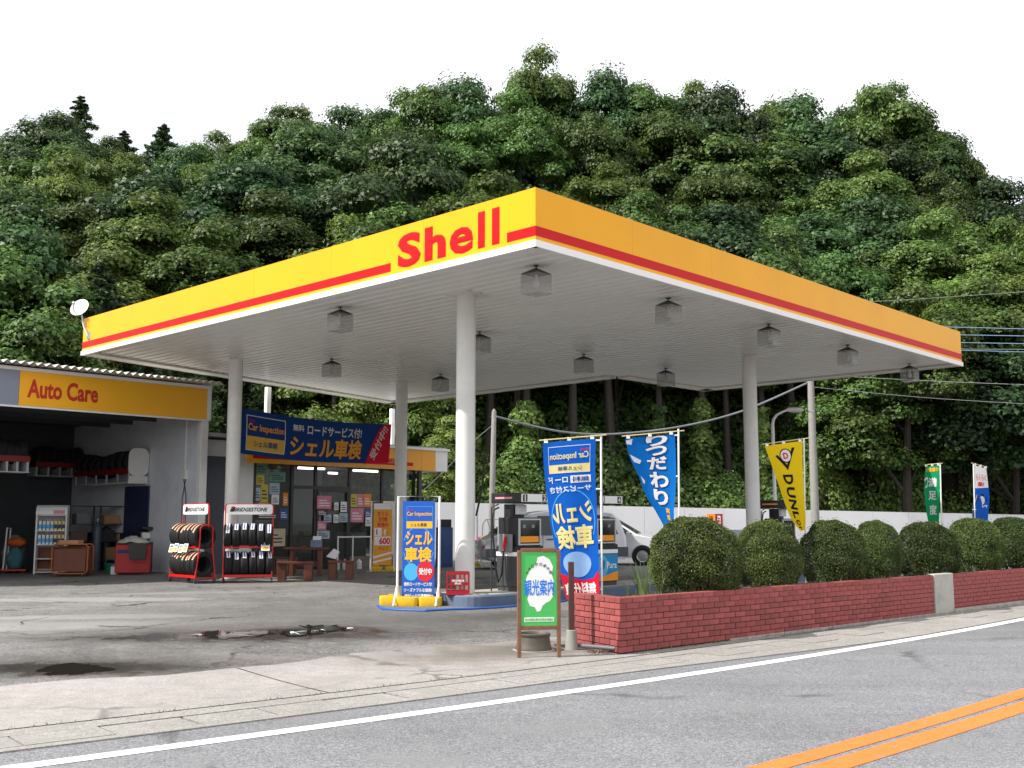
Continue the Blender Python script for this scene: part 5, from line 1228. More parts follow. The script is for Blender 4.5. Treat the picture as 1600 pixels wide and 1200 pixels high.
# oil change stand
po_ = spot(597, 893); so = stand('white framed stand with yellow oil change sign in front of the shop', po_, rad(8), .66, 2.02)
m = M(); m.box(-.27, .27, -.006, .006, .18, 1.96); pn = m.build('sign_panel', mat('sign_yellow', srgb(236, 160, 24), .45, var=.04), so)
fp = Fp(lambda off: (lambda x, y: (-.27+x*.54, -off, .18+y*1.78)), pn)
fp.poly(rect(0.03, .97, .90, .995), P_WHT, .008, cut=0); fp.text('オイル', (.2, .8, .79, .87), P_RED, .04, off=.01, cut=0); fp.text('交換', (.25, .75, .70, .78), P_RED, .04, off=.01, cut=0); fp.text('実施中', (.2, .8, .61, .69), P_RED, .04, off=.01, cut=0)
fp.poly([rect(.06, .45, .47, .60), rect(.06, .92, .32, .46)], P_WHT, .008, cut=0); fp.text('1', (.15, .22, .49, .58), P_RED, .06, off=.01, cut=0); fp.text('ℓ', (.55, .68, .48, .58), P_WHT, .06, off=.01, cut=0); fp.text('600', (.32, .90, .335, .445), P_RED, .06, off=.011, cut=0); fp.text('円より', (.3, .8, .24, .29), P_RED, .03, off=.01, cut=0)
fp.poly([[(0, .10), (1, .19), (1, .22), (0, .14)], [(0, .03), (1, .10), (1, .13), (0, .06)]], P_WHT, .009, cut=0)
weight('left yellow weight at the foot of the oil change sign', po_+Vector((-.14, -.1, 0)), .1, .34); weight('right yellow weight at the foot of the oil change sign', po_+Vector((.26, -.08, 0)), .1, .34)
# edge-on stand behind the nearest column
pe = spot(742, 886); se = stand('bare white sign stand seen edge on behind the nearest column', pe, rad(78), .6, 1.75)
weight('yellow weight at the foot of the bare white stand', pe+Vector((.02, -.05, 0)), .2, .34)
# red bottle crate
cc = S(*COLS[0]); o = thing('bottle_crate', 'red plastic bottle crate standing at the foot of the nearest column', 'crate', (R(716, 815, cc.y-.46).x, cc.y-.46, .335), rad(4))
cw_, cd_, ch = .40, .30, .39; RC = mat('crate_red', srgb(168, 24, 34), .45, var=.07)
for z0, z1 in ((0, .07), (.16, .20), (ch-.05, ch)):
    m = M()
    for r_ in frame_rects(-cw_/2, cw_/2, -cd_/2, cd_/2, .018): m.prism(r_, z0, z1)
    m.build('rim', RC, o)
for i in range(6):
    x = -cw_/2+.012+(cw_-.024)*i/5
    for y in (-cd_/2+.009, cd_/2-.009): m = M(); m.cb((x, y, ch/2), (.024, .016, ch)); m.build('slat', RC, o)
for y in (-.06, .06):
    for x in (-cw_/2+.009, cw_/2-.009): m = M(); m.cb((x, y, ch/2), (.016, .024, ch)); m.build('slat', RC, o)
m = M(); m.box(-.13, .13, -cd_/2-.004, -cd_/2-.0005, .17, .27); b_ = m.build('name_plate', RC, o)
m = M(); add_text(m, '清酒醸造', (-.11, .11, .22, .26), lambda x, z: (x, -cd_/2-.006, z), .03); add_text(m, '株式', (-.06, .06, .175, .215), lambda x, z: (x, -cd_/2-.006, z), .03); m.build('lettering', P_WHT, b_)
m = M(); m.box(-cw_/2+.02, cw_/2-.02, -cd_/2+.02, cd_/2-.02, .005, .02); m.build('floor', RC, o)

# ================================================================ GREEN INFORMATION BOARD, RIM, POST, PIPE
pbd = W(845, 1026, .02); rzb = rad(9)
o = thing('information_board', 'green tourist information board in a brown wooden frame by the brick planter', 'sign board', (pbd.x-.02, pbd.y, zg(pbd.x, pbd.y)+.01), rzb)
WOOD = mat('weathered_wood', srgb(122, 84, 60), .7, var=.25, scale=14, bump=.2, dirt=.4)
bw, bz0, bz1 = .235, .36, 1.21
for x in (-bw, bw): m = M(); m.box(x-.022, x+.022, -.02, .02, 0, bz1+.02); m.build('leg', WOOD, o, bevel=.004)
for z in (bz1, bz0-.045): m = M(); m.box(-bw+.023, bw-.023, -.018, .018, z, z+.045); m.build('rail', WOOD, o, bevel=.004)
m = M(); m.box(-bw+.024, bw-.024, -.010, .006, bz0+.002, bz1-.002); pn = m.build('panel', P_GRN, o)
fp = Fp(lambda off: (lambda x, y: (-bw+.024+x*(2*bw-.048), -.010-off, bz0+y*(bz1-bz0))), pn)
blob = [(.46, .93), (.62, .95), (.80, .90), (.90, .80), (.86, .70), (.92, .60), (.86, .50), (.90, .40), (.80, .33), (.70, .31), (.60, .27), (.54, .20), (.44, .19), (.38, .25), (.24, .27), (.17, .36), (.22, .47), (.10, .56), (.14, .64), (.20, .72), (.30, .78), (.42, .84)]
fp.poly(blob, P_WHT, .002, cut=0)
for i, ch_ in enumerate('やすらぎの栃木路'):
    a = rad(158-i*19); cx, cy = .5+.36*math.cos(a), .645+.19*math.sin(a); fp.text(ch_, (cx-.045, cx+.045, cy-.022, cy+.022), P_BLK, .015, off=.004, cut=0)
fp.text('観光案内', (.08, .93, .405, .63), mat('print_sky_blue', srgb(20, 120, 225), .5), .035, off=.004, cut=0); fp.text('Information', (.52, .90, .315, .36), P_NAV, .0, off=.004, cut=0)
fp.poly(rect(.08, .92, .055, .115), P_WHT, .002, cut=0); fp.text('栃木県観光案内所指定協議会', (.10, .90, .065, .105), P_GRN, .03, off=.004, cut=0)
pr_ = W(838, 1018, .02); o = thing('scrap_wheel', 'rusty grey steel wheel rim lying under the green board', 'wheel rim', (pr_.x-.03, pr_.y+.14, zg(pr_.x, pr_.y)+.012), 0)
RIMM = mat('rusty_rim', srgb(96, 92, 84), .55, .4, var=.2, scale=8, dirt=.55, dcol=(.12, .07, .04, 1))
m = M(); m.lathe([(.215, 0), (.224, .012), (.222, .03), (.212, .055), (.204, .10), (.198, .15), (.196, .165), (.206, .175), (.208, .198), (.198, .205), (.188, .18), (.185, .15), (.192, .05), (.205, .02), (.215, 0)], 40); rb = m.build('barrel', RIMM, o, smooth=True)
m = M(); m.lathe([(.06, .11), (.09, .125), (.172, .09), (.172, .08), (.09, .115), (.06, .10), (.06, .11)], 30); m.build('disc', RIMM, o, smooth=True)
m = M(); m.lathe([(.001, .002), (.26, .002), (.26, .018), (.001, .018)], 30, (0, 0, -.012)); m.build('slab', CONC, o)
pp = W(893, 1014, .02); o = thing('brown_post', 'dark brown wooden post in a concrete foot at the planter end', 'post', (pp.x, pp.y-.02, zg(pp.x, pp.y)+.005), .1)
m = M(); m.box(-.033, .033, -.033, .033, .02, 1.07); m.build('post', mat('post_brown', srgb(78, 42, 36), .6, var=.2, scale=12), o, bevel=.004)
m = M(); m.lathe([(.001, 0), (.085, 0), (.078, .05), (.062, .235), (.055, .24), (.001, .24)], 18); m.build('foot', mat('foot_grey', srgb(150, 150, 144), .85, var=.12, dirt=.35), o, smooth=True)
a_, b_ = W(868, 1010, .03), W(962, 1018, .03); m = M(); m.tube([a_+Vector((0, .05, .03)), b_+Vector((0, .0, .035))], .026, 12); tag(m.build('drain_pipe', mat('pipe_grey', srgb(98, 98, 104), .5, var=.1), smooth=True), 'grey plastic pipe on the ground against the planter end', 'pipe')
# dry clippings heap by the pipe
def blades(n, r, h, mt, name, label, cat, loc, lean=.5, w=.02, seed=0, group=None, curve=.5, parent=None):
    rg = random.Random(seed); m = M()
    for i in range(n):
        a = rg.uniform(0, 2*PI); rr_ = r*math.sqrt(rg.random()); hh = h*rg.uniform(.55, 1.05); b = Vector((rr_*math.cos(a), rr_*math.sin(a), 0)); ln = rg.uniform(.1, 1)*lean; dr = Vector((math.cos(a+rg.uniform(-.8, .8)), math.sin(a+rg.uniform(-.8, .8)), 0)); sd_ = Vector((-dr.y, dr.x, 0)); fs = []; vs = []; nn = 5
        for k in range(nn+1):
            t = k/nn; c = b + dr*(ln*hh*t**1.8) + Vector((0, 0, hh*(t-curve*ln*t**3*.6))); ww = w*(1-t)**.6*(.5+.5*min(1, t*4+.4)); vs += [c-sd_*ww/2, c+sd_*ww/2]
        for k in range(nn): fs.append((2*k, 2*k+1, 2*k+3, 2*k+2))
        m.add(vs, fs)
    o = m.build(name, mt, parent, fix=False)
    if not parent: o.location = loc; tag(o, label, cat, group)
    return o
DRY = leafmat('dry_leaf', (.10, .06, .035, 1), (.22, .14, .09, 1), .1)
blades(90, .14, .07, DRY, 'dry_clippings', 'small heap of dry brown clippings beside the grey pipe', 'clippings', (W(935, 1019, .02).x, W(935, 1019, .02).y, .02), 2.2, .012, 4, curve=1.2)

# ================================================================ BENCHES AND TABLE
BRW = mat('bench_brown', srgb(106, 56, 38), .55, var=.18, scale=9)
pt = spot(478, 900); o = thing('picnic_table', 'brown wooden slab table in front of the shop', 'table', pt, rad(6))
for i in range(4): m = M(); m.box(-.58, .58, -.36+i*.182, -.36+i*.182+.174, .70, .745); m.build('top_plank', BRW, o, bevel=.006)
for x in (-.36, .36): m = M(); m.box(x-.05, x+.05, -.28, .28, 0, .699); m.build('leg', BRW, o, bevel=.01)
m = M(); m.box(-.31, .31, -.04, .04, .25, .37); m.build('stretcher', BRW, o)
def bench(label, p, rz, L_, h=.46):
    o = thing('bench', label, 'bench', p, rz, 'brown wooden benches')
    for i in range(2): m = M(); m.box(-L_/2, L_/2, -.17+i*.172, -.17+i*.172+.166, h-.05, h); m.build('seat_plank', BRW, o, bevel=.006)
    for x in (-L_/2+.12, L_/2-.12): m = M(); m.box(x-.1, x+.1, -.13, .13, 0, h-.051); m.build('leg', BRW, o, bevel=.01)
bench('brown bench nearest the tyre racks in front of the table', spot(461, 907), rad(4), .88)
bench('brown bench at the right end of the brown table', spot(533, 905), rad(2), .66)
bench('brown bench half hidden behind the right tyre rack', spot(430, 898)+Vector((.1, .4, 0)), rad(3), .8)
p = pt+Vector((-.3, 0, .746)); m = M(); m.lathe([(.001, 0), (.05, 0), (.09, .03), (.095, .03), (.055, .005)], 16); o = m.build('ashtray', mat('tray_yellow', srgb(220, 180, 40), .5), smooth=True); o.location = p+Vector((.2, .1, 0)); tag(o, 'small yellow dish on the brown table', 'dish')
o = thing('leaflet_box', 'grey blue leaflet box standing on the brown table', 'box', pt+Vector((.25, 0.05, .746)), .1)
m = M(); m.box(-.15, .15, -.1, .1, 0, .2); m.build('box', mat('leaflet_blue', srgb(110, 130, 160), .5), o, bevel=.008); m = M(); m.prism([(-.12, .02), (.10, .02), (.13, .3), (-.09, .3)], .0, .01, plane='xz'); m.build('leaflet', P_WHT, o); 
m = M(); m.prism([(-.16, 0), (.1, -.05), (.18, .18), (.02, .26)], 0, .006, plane='xz'); o = m.build('paper_sheet', P_WHT); o.location = pt+Vector((.72, -.2, .50)); o.rotation_euler = (rad(-30), .1, .2); tag(o, 'white folded paper leaning between the table and the right bench', 'paper')
# rail in front of the window
pr0, pr1 = S(RV(528, 850, 15.6).x, 15.6, .15), S(RV(579, 850, 15.6).x, 15.6, .15); L_ = (pr1-pr0).length
o = thing('steel_railing', 'low white steel railing before the shop window', 'railing', pr0, ROT_S)
for x in (0, L_*.45, L_): m = M(); m.tube([(x, 0, 0), (x, 0, 1.0)], .022, 8); m.build('rail_post', WHT2, o)
m = M(); m.tube([(0, 0, .97), (L_, 0, .97)], .022, 8); m.build('top_rail', WHT2, o)
for k in range(4):
    x = L_*(.12+.22*k); q = S(RV(528, 850, 15.6).x+x, 15.8, .15); bo = thing('fluid_bottle', '%s pale bottle from the left on the floor behind the railing' % ['first', 'second', 'third', 'fourth'][k], 'bottle', q, 0, 'bottles behind the railing')
    m = M(); m.lathe([(.001, 0), (.08, 0), (.085, .03), (.085, .22), (.03, .28), (.03, .31)], 14); m.build('body', P_WHT if k % 2 else LGR, bo, smooth=True); m = M(); m.lathe([(.034, .305), (.034, .34), (.001, .34)], 10); m.build('cap', P_RED, bo)
# blue cabinet and black hose behind the nearest column
p = spot(694, 886); o = thing('blue_cabinet', 'blue metal cabinet half hidden behind the blue sign stand', 'cabinet', p, .3)
m = M(); m.box(-.22, .22, -.25, .25, 0, 1.25); m.build('body', mat('cab_blue', srgb(52, 84, 140), .45, var=.08), o, bevel=.015); m = M(); m.box(-.2, .2, -.26, -.251, .12, 1.15); m.build('door', mat('cab_blue2', srgb(60, 92, 150), .45), o); m = M(); m.box(-.18, .18, -.2, .2, 1.252, 1.5); m.build('control_head', BLK, o, bevel=.01)
hz = [R(756, 712, 30), R(756, 704, 30), R(748, 703, 30), R(738, 715, 30), R(733, 740, 30)]
pts = [R(744, 806, 30), R(750, 778, 30), R(755, 750, 30), R(756, 722, 30), R(751, 707, 30), R(742, 702, 30), R(735, 703, 30), R(730, 640, 30), R(728, 608, 30.2)]
m = M(); m.tube(pts, .028, 8); tag(m.build('air_hose', BLK, smooth=True), 'black air hose drooping from the canopy behind the nearest column', 'hose')
# coloured hoops by the van
pv = spot(752, 874, .15)
for i, (mt, lb) in enumerate(((mat('hose_pink', srgb(230, 90, 160), .45), 'pink'), (mat('hose_yellow', srgb(225, 190, 40), .45), 'yellow'), (mat('hose_green', srgb(90, 200, 90), .45), 'green'))):
    m = M(); m.tube([(0, .42*math.cos(a), .44+.42*math.sin(a)) for a in [2*PI*j/24 for j in range(25)]], .035, 8, caps=False); o = m.build('hose_coil', mt, smooth=True); o.location = pv+Vector((-.08+.12*i, .05*i, 0)); o.rotation_euler = (0, rad(6), rad(-40)); tag(o, '%s coiled hose leaning upright in front of the silver van' % lb, 'hose', 'coloured hose coils')
p = spot(776, 879); m = M(); m.lathe([(.001, 0), (.16, 0), (.2, .13), (.215, .13), (.17, .01)], 20); o = m.build('wash_basin', mat('basin_blue', srgb(100, 175, 235), .4), smooth=True); o.location = p; tag(o, 'light blue plastic basin on the ground beside the hose coils', 'basin')
p = spot(768, 880); o = thing('hoop_stand', 'thin grey metal hoop frame beside the silver van', 'frame', p, .1)
m = M(); m.tube([(-.38, 0, 0), (-.30, 0, 1.35), (-.2, 0, 1.5), (.0, 0, 1.5), (.9, .1, 1.5)], .014, 8); m.build('hoop', STEEL, o, smooth=True); m = M(); m.tube([(-.14, .1, 1.48), (.02, .1, 1.0), (.05, .1, 0)], .014, 8); m.build('strut', STEEL, o)

# ================================================================ VEHICLES
CARS = mat('silver_paint', srgb(206, 208, 214), .3, .15, var=.03, coat=.6); CARG = mat('grey_paint', srgb(92, 96, 104), .35, .4, var=.04, coat=.4)
CGL = glass('car_glass', (.03, .04, .04, 1), .88, .05)
def vehicle(name, label, loc, rz, prof, belt, Lw, W_, wheels, glassq, two=None, H=1.7):
    """front towards local +x; prof = side outline (x, z) counter-clockwise from the rear sill"""
    o = thing(name, label, 'car', loc, rz, 'parked silver cars')
    # loft the outline across the width with tumblehome
    n = len(prof); ys = [-W_/2, -W_/2+.06, -W_/2+.22, 0, W_/2-.22, W_/2-.06, W_/2]; vs = []; fs = []
    for y in ys:
        e = abs(y)/(W_/2)
        for (x, z) in prof:
            tum = .13*max(0, (z-belt)/(H-belt))*(1 if e > .9 else 0)
            yy = y*(1-tum) if e > .9 else y*(1-.10*max(0, (z-belt)/(H-belt)))
            sx = 1-.05*(e > .99)-.015*(e > .9); cx = Lw/2
            vs.append((cx+(x-cx)*sx, yy, z if z < .3 else z-.035*(e > .99)*(z > belt)))
    for k in range(len(ys)-1):
        for i in range(n): a = k*n+i; b = k*n+(i+1) % n; fs.append((a, b, b+n, a+n))
    fs += [tuple(range(n-1, -1, -1)), tuple((len(ys)-1)*n+i for i in range(n))]
    m = M(); m.add(vs, fs); m.v = [(x-Lw/2, y, z) for x, y, z in m.v]; body = m.build('body', CARS, o, smooth=True)
    def on_side(poly, name, mt, s_, off, par=None):
        m = M(); fn = lambda x, z: (x-Lw/2, s_*(W_/2*(1-.13*max(0, (z-belt)/(H-belt)))+off), z)
        m.add([fn(x, z) for x, z in poly], [tuple(range(len(poly)))]); return m.build(name, mt, par or o, fix=False)
    for s_ in (-1, 1):
        for gq in glassq: on_side(gq, 'side_window', CGL, s_, .004)
        if two: on_side(two, 'lower_panel', CARG, s_, .003)
        for dl in ((Lw*.37,), (Lw*.60,)):
            on_side([(dl[0], .35), (dl[0]+.012, .35), (dl[0]+.012, belt+.0), (dl[0], belt)], 'door_gap', BLK, s_, .005); on_side([(dl[0]-.32, belt-.12), (dl[0]-.12, belt-.12), (dl[0]-.12, belt-.08), (dl[0]-.32, belt-.08)], 'door_handle', CARG, s_, .02)
        for wx_ in wheels:
            on_side([(wx_+.36*math.cos(a), .31+.36*math.sin(a)) for a in [PI*2*j/24 for j in range(24)]], 'wheel_arch', BLK, s_, .006)
            m = M(); tm = tyre_mesh(.31, .2); m.v = [(wx_-Lw/2+b, s_*(W_/2-.08)+a, .31+c) for a, b, c in tm.v]; m.f = tm.f; m.m = tm.m; wh = m.build('wheel', RUB, o, smooth=True)
            m = M(); m.lathe([(.001, .02), (.06, .03), (.17, .01), (.195, .03), (.195, -.05)], 20, (wx_-Lw/2, s_*(W_/2+.0), .31), axis='y')
            if s_ < 0: m.v = [(x, 2*(s_*W_/2)-y, z) for x, y, z in m.v]
            m.build('rim', STEEL, wh, smooth=True)
        m = M(); m.prism([(0, 0), (.10, 0), (.13, .13), (.02, .15)], s_*(W_/2+.02), s_*(W_/2+.2), plane='xz'); m.v = [(x+Lw*.70-Lw/2, y, z+belt) for x, y, z in m.v]; m.build('mirror', CARS, o, bevel=.02)
    return o, body
# one-box van facing left
LV = 4.6
van_prof = [(.10, .28), (LV-.25, .25), (LV-.04, .38), (LV, .62), (LV-.06, .86), (LV-.45, 1.02), (LV-.85, 1.28), (LV-1.25, 1.56), (LV-1.55, 1.70), (LV-2.1, 1.77), (1.0, 1.77), (.45, 1.70), (.22, 1.45), (.05, .95), (.02, .5)]
pv_ = R(859, 815, 34.2); pv_.z = .15
vg = [[(LV-1.60, 1.02), (LV-.92, 1.05), (LV-1.30, 1.42), (LV-1.55, 1.56)], [(LV-2.75, 1.02), (LV-1.72, 1.02), (LV-1.68, 1.60), (LV-2.75, 1.62)], [(LV-3.7, 1.02), (LV-2.85, 1.02), (LV-2.85, 1.62), (LV-3.65, 1.60)], [(.35, 1.05), (LV-3.8, 1.02), (LV-3.75, 1.60), (.6, 1.58)]]
o, body = vehicle('minivan', 'silver and grey two tone van facing left behind the number 1 pump', pv_, rad(180+14), van_prof, 1.0, LV, 1.75, (.85, LV-.95), vg, [(.04, .36), (LV-.08, .36), (LV-.05, .62), (.04, .66)], 1.77)
m = M()
for s_ in (-1, 1): m.cb((LV/2-.12, s_*.62, .80), (.22, .34, .14))
m.build('headlight', P_WHT, o, bevel=.03); m = M()
for s_ in (-1, 1): m.cb((LV/2-.04, s_*.72, .66), (.10, .2, .08))
m.build('indicator', mat('lamp_red', srgb(190, 40, 40), .3), o, bevel=.015)
m = M(); m.add([(LV/2-.50, -.66, 1.06), (LV/2-.50, .66, 1.06), (LV/2-1.27, .58, 1.58), (LV/2-1.27, -.58, 1.58)], [(0, 1, 2, 3)]); m.v = [(x+.02, y, z+.02) for x, y, z in m.v]; m.build('windscreen', CGL, o)
# minivan facing right
LC = 4.4
car_prof = [(.08, .26), (LC-.3, .24), (LC-.05, .36), (LC, .60), (LC-.10, .80), (LC-.55, .92), (LC-1.0, 1.02), (LC-1.45, 1.30), (LC-1.85, 1.52), (LC-2.4, 1.61), (.9, 1.60), (.4, 1.50), (.15, 1.15), (.03, .85), (.02, .45)]
pc_ = R(944, 815, 37.2); pc_.z = .15
cg = [[(LC-1.95, 1.00), (LC-1.12, 1.03), (LC-1.50, 1.28), (LC-1.85, 1.42)], [(LC-2.85, .98), (LC-2.03, .99), (LC-2.0, 1.46), (LC-2.8, 1.49)], [(.55, 1.02), (LC-2.95, .98), (LC-2.9, 1.49), (.75, 1.46)]]
o, body = vehicle('family_car', 'silver family car facing right between the pump 4 and the first hedge', pc_, rad(-14), car_prof, .96, LC, 1.7, (.80, LC-.80), cg, None, 1.61)
m = M()
for s_ in (-1, 1): m.cb((LC/2-.12, s_*.62, .70), (.24, .3, .13))
m.build('headlight', P_WHT, o, bevel=.03)
m = M(); m.add([(LC/2-1.03, -.66, 1.03), (LC/2-1.03, .66, 1.03), (LC/2-1.86, .58, 1.52), (LC/2-1.86, -.58, 1.52)], [(0, 1, 2, 3)]); m.v = [(x+.015, y, z+.02) for x, y, z in m.v]; m.build('windscreen', CGL, o)

# small folding warning stand by the planter end
p = R(1031, 815, 15.6); p.z = .12
o = thing('warning_stand', 'small folding stand with orange and white striped V bars left of the first hedge', 'stand', p, .1)
for s_ in (-1, 1):
    for j in range(6):
        a = Vector((s_*.12, 0, 1.02)).lerp(Vector((s_*.01, 0, .42)), j/6); b = Vector((s_*.12, 0, 1.02)).lerp(Vector((s_*.01, 0, .42)), (j+1)/6); m = M(); m.tube([a, b], .014, 6); m.build('striped_bar', P_RED if j % 2 else P_WHT, o)
m = M(); m.tube([(-.06, .03, .9), (-.06, .03, 1.16), (.07, .03, 1.16), (.07, .03, .9)], .012, 6); m.tube([(0, .03, 0), (0, .03, .9)], .02, 8); m.build('handle_frame', GRY, o, smooth=True); m = M(); m.cb((0, .03, .02), (.34, .34, .04)); m.build('base', DGR, o)

# ================================================================ REAR WALL, POLES, CABLES
wl, wr = R(600, 783, 43), R(1680, 806, 52)
o = thing('white_boundary_wall', 'long low white boundary wall behind the cars at the foot of the hill', 'wall', (wl.x, wl.y, 0), math.atan2(wr.y-wl.y, wr.x-wl.x))
WLN = math.hypot(wr.x-wl.x, wr.y-wl.y); npan = 18
for i in range(npan):
    a, b = WLN*i/npan, WLN*(i+1)/npan; za, zb_ = wl.z+(wr.z-wl.z)*i/npan, wl.z+(wr.z-wl.z)*(i+1)/npan
    m = M(); m.add([(a+.006, 0, 0), (b-.006, 0, 0), (b-.006, .15, 0), (a+.006, .15, 0), (a+.006, 0, za), (b-.006, 0, zb_), (b-.006, .15, zb_), (a+.006, .15, za)], [(3, 2, 1, 0), (4, 5, 6, 7), (0, 1, 5, 4), (1, 2, 6, 5), (2, 3, 7, 6), (3, 0, 4, 7)]); m.build('wall_panel', mat('wall_white', srgb(236, 236, 238), .6, var=.03, scale=.8, dirt=.08), o)
def pill(px0, px1, py0, py1, label, colp, txt_, tcol, dep):
    a, b = R(px0, py1, dep), R(px1, py0, dep); m = M(); c = Vector(((a.x+b.x)/2, dep, a.z)); o = thing('wall_poster', label, 'poster', c, 0, 'posters on the white wall')
    w, h = (b.x-a.x)/2, b.z-a.z; m.box(-w, w, -.01, .01, 0, h); m.build('sheet', colp, o); m = M(); add_text(m, txt_, (-w*.5, w*.5, h*.1, h*.9), lambda x, z: (x, -.014, z), .05, rot=-PI/2); m.build('lettering', tcol, o)
pill(1105, 1117, 803, 826, 'orange upright poster on the white wall', ORG_, '洗車', mat('poster_brown', srgb(120, 60, 30), .6), 46.4)
pill(1118, 1129, 803, 826, 'dark red upright poster on the white wall beside the orange one', mat('poster_maroon', srgb(140, 26, 30), .6), '灯油', P_WHT, 46.4)
m = M(); a, b = R(1060, 828, 44), R(1180, 830, 44.6); m.box(0, (b-a).length, 0, .5, 0, a.z); o = m.build('low_grey_wall', mat('low_wall', srgb(128, 130, 140), .7, var=.1, dirt=.3)); o.location = (a.x, a.y, 0); o.rotation_euler.z = math.atan2(b.y-a.y, b.x-a.x); tag(o, 'low grey concrete wall in front of the white wall, between the first two hedges', 'wall')
def pole(name, label, cat, px, py_top, Y, r0, r1, mt, lean=0):
    t = R(px, py_top, Y); o = thing(name, label, cat, (t.x, Y, .1), 0); m = M(); h = t.z-.1; m.tube([(-lean, 0, -.2), (0, 0, h*.98), (0, 0, h)], [r0, r1, r1*.4], 14); m.build('shaft', mt, o, smooth=True); return o, t
PCON = mat('pole_concrete', srgb(140, 138, 134), .8, var=.1, dirt=.25)
o, tA = pole('utility_pole', 'thin grey pole carrying the sagging cable left of the mirrored flag', 'pole', 772, 639, 41, .13, .09, PCON, .12)
m = M(); m.box(-.12, .12, -.04, .04, tA.z-.42, tA.z-.36); m.build('cable_clamp', STEEL, o)
o, tB = pole('utility_pole', 'tall concrete utility pole behind the yellow flag and street lamp', 'pole', 1263, 500, 47, .19, .13, PCON, .0)
for z in (6.2, 7.6): m = M(); m.lathe([(.17, z), (.17, z+.05)], 14); m.build('band', STEEL, o)
# street lamp
t = R(1207, 655, 30); o = thing('street_lamp', 'slim white street lamp curving right beside the yellow flag', 'street lamp', (t.x, 30, .12), 0)
h = t.z-.12; m = M(); m.tube([(0, 0, 0), (0, 0, h*.6), (0, 0, h-.15), (.03, 0, h), (.12, 0, h+.12), (.32, 0, h+.22), (.42, 0, h+.25)], [.06, .05, .045, .04, .035, .03, .03], 12); m.build('pole', WHT2, o, smooth=True)
m = M(); m.sphere((.62, 0, h+.26), 1, 16, 8, sq=(.26, .10, .07)); m.build('lamp_head', P_WHT, o, smooth='all'); m = M(); m.sphere((.66, 0, h+.225), 1, 12, 6, sq=(.17, .07, .05)); m.build('lens', LGR, o, smooth='all')
CAB = mat('cable_grey', srgb(120, 122, 126), .6); CABB = mat('cable_blue', srgb(110, 140, 165), .5)
def cable(label, pts, r=.02, mt=CAB, sub=10):
    P = [Vector(p) for p in pts]; out_ = [lerp_poly(P, i/(sub*(len(P)-1))) for i in range(sub*(len(P)-1)+1)]
    m = M(); m.tube(out_, r, 6); o = m.build('overhead_cable', mt, smooth=True); return tag(o, label, 'cable', 'overhead cables')
cable('thick grey cable sagging from the thin pole to the tall pole behind the flags', [R(772, 650, 41), R(830, 665, 42), R(890, 676, 43), R(960, 678, 44), R(1060, 667, 45), R(1160, 642, 46), R(1262, 598, 47)], .045)
cable('thin guy wire running down left from the thin pole', [R(770, 664, 41), R(740, 690, 41.5), R(690, 740, 42), R(660, 768, 42.5)], .015)
for i, (y0, y1) in enumerate(((511, 514), (523, 525), (535, 537), (547, 550))):
    cable('%s of the four blue cables right of the canopy end' % ['topmost', 'second from the top', 'third from the top', 'lowest'][i], [R(1262, y0-3, 47), R(1480, y0, 40), R(1600, y1, 36), R(1800, y1+4, 30)], .013, CABB)
cable('grey cable just above the lowest blue cable', [R(1262, 540, 47), R(1480, 545, 40), R(1600, 546, 36), R(1800, 549, 30)], .011)
cable('thin cable behind the farthest canopy lamp', [R(1264, 585, 47), R(1430, 594, 42), R(1600, 601, 38), R(1800, 606, 34)], .011)
cable('lowest thin cable crossing the trees right of the street lamp', [R(1264, 604, 47), R(1430, 620, 42), R(1600, 631, 38), R(1800, 642, 34)], .009)
cable('faint wire above the right part of the canopy', [R(1262, 475, 47), R(1405, 469, 43), R(1600, 456, 40), R(1800, 445, 36)], .010)

# ================================================================ VEGETATION
def unit(n):
    v = RNG.normal(size=(n, 3)); return v/np.linalg.norm(v, axis=1)[:, None]
def leaf_quads(C, Nn, size, aspect=.55, jitter=.35):
    """one folded-free diamond leaf for every centre C with rough normal Nn"""
    n = len(C); Nn = Nn + RNG.normal(scale=jitter, size=(n, 3)); Nn /= np.linalg.norm(Nn, axis=1)[:, None]
    r = unit(n); T = np.cross(Nn, r); T /= np.maximum(np.linalg.norm(T, axis=1)[:, None], 1e-6); B = np.cross(Nn, T)
    s = (size*RNG.uniform(.6, 1.3, n))[:, None]
    droop = Nn*s*.18
    V = np.stack([C-T*s*.5-droop, C+B*s*aspect*.5, C+T*s*.5-droop, C-B*s*aspect*.5], 1).reshape(-1, 3)
    return V, np.arange(4*n).reshape(n, 4)
def trunk_mesh(m, h, r, crown_pts, lean=.03, seed=0, n_limbs=7, top=.82):
    rg = random.Random(seed); pts = []; k = 7; ax, ay = rg.uniform(-lean, lean), rg.uniform(-lean, lean)
    for i in range(k+1):
        t = i/k*top; pts.append(Vector((ax*h*t+.012*h*math.sin(t*5+seed), ay*h*t+.012*h*math.cos(t*4+seed), h*t)))
    m.tube(pts, [r*(1.25 if i == 0 else 1)*(1-.75*i/k) for i in range(k+1)], 8)
    for j in range(n_limbs):
        c = Vector(crown_pts[rg.randrange(len(crown_pts))]); i = max(2, min(k-1, int((c.z/h-.15)/top*k))); b = pts[i]
        mid = b.lerp(c, .5)+Vector((0, 0, .04*h)); rr_ = r*(1-.75*i/k)*.5
        m.tube([b, mid, c], [rr_, rr_*.6, rr_*.2], 5)
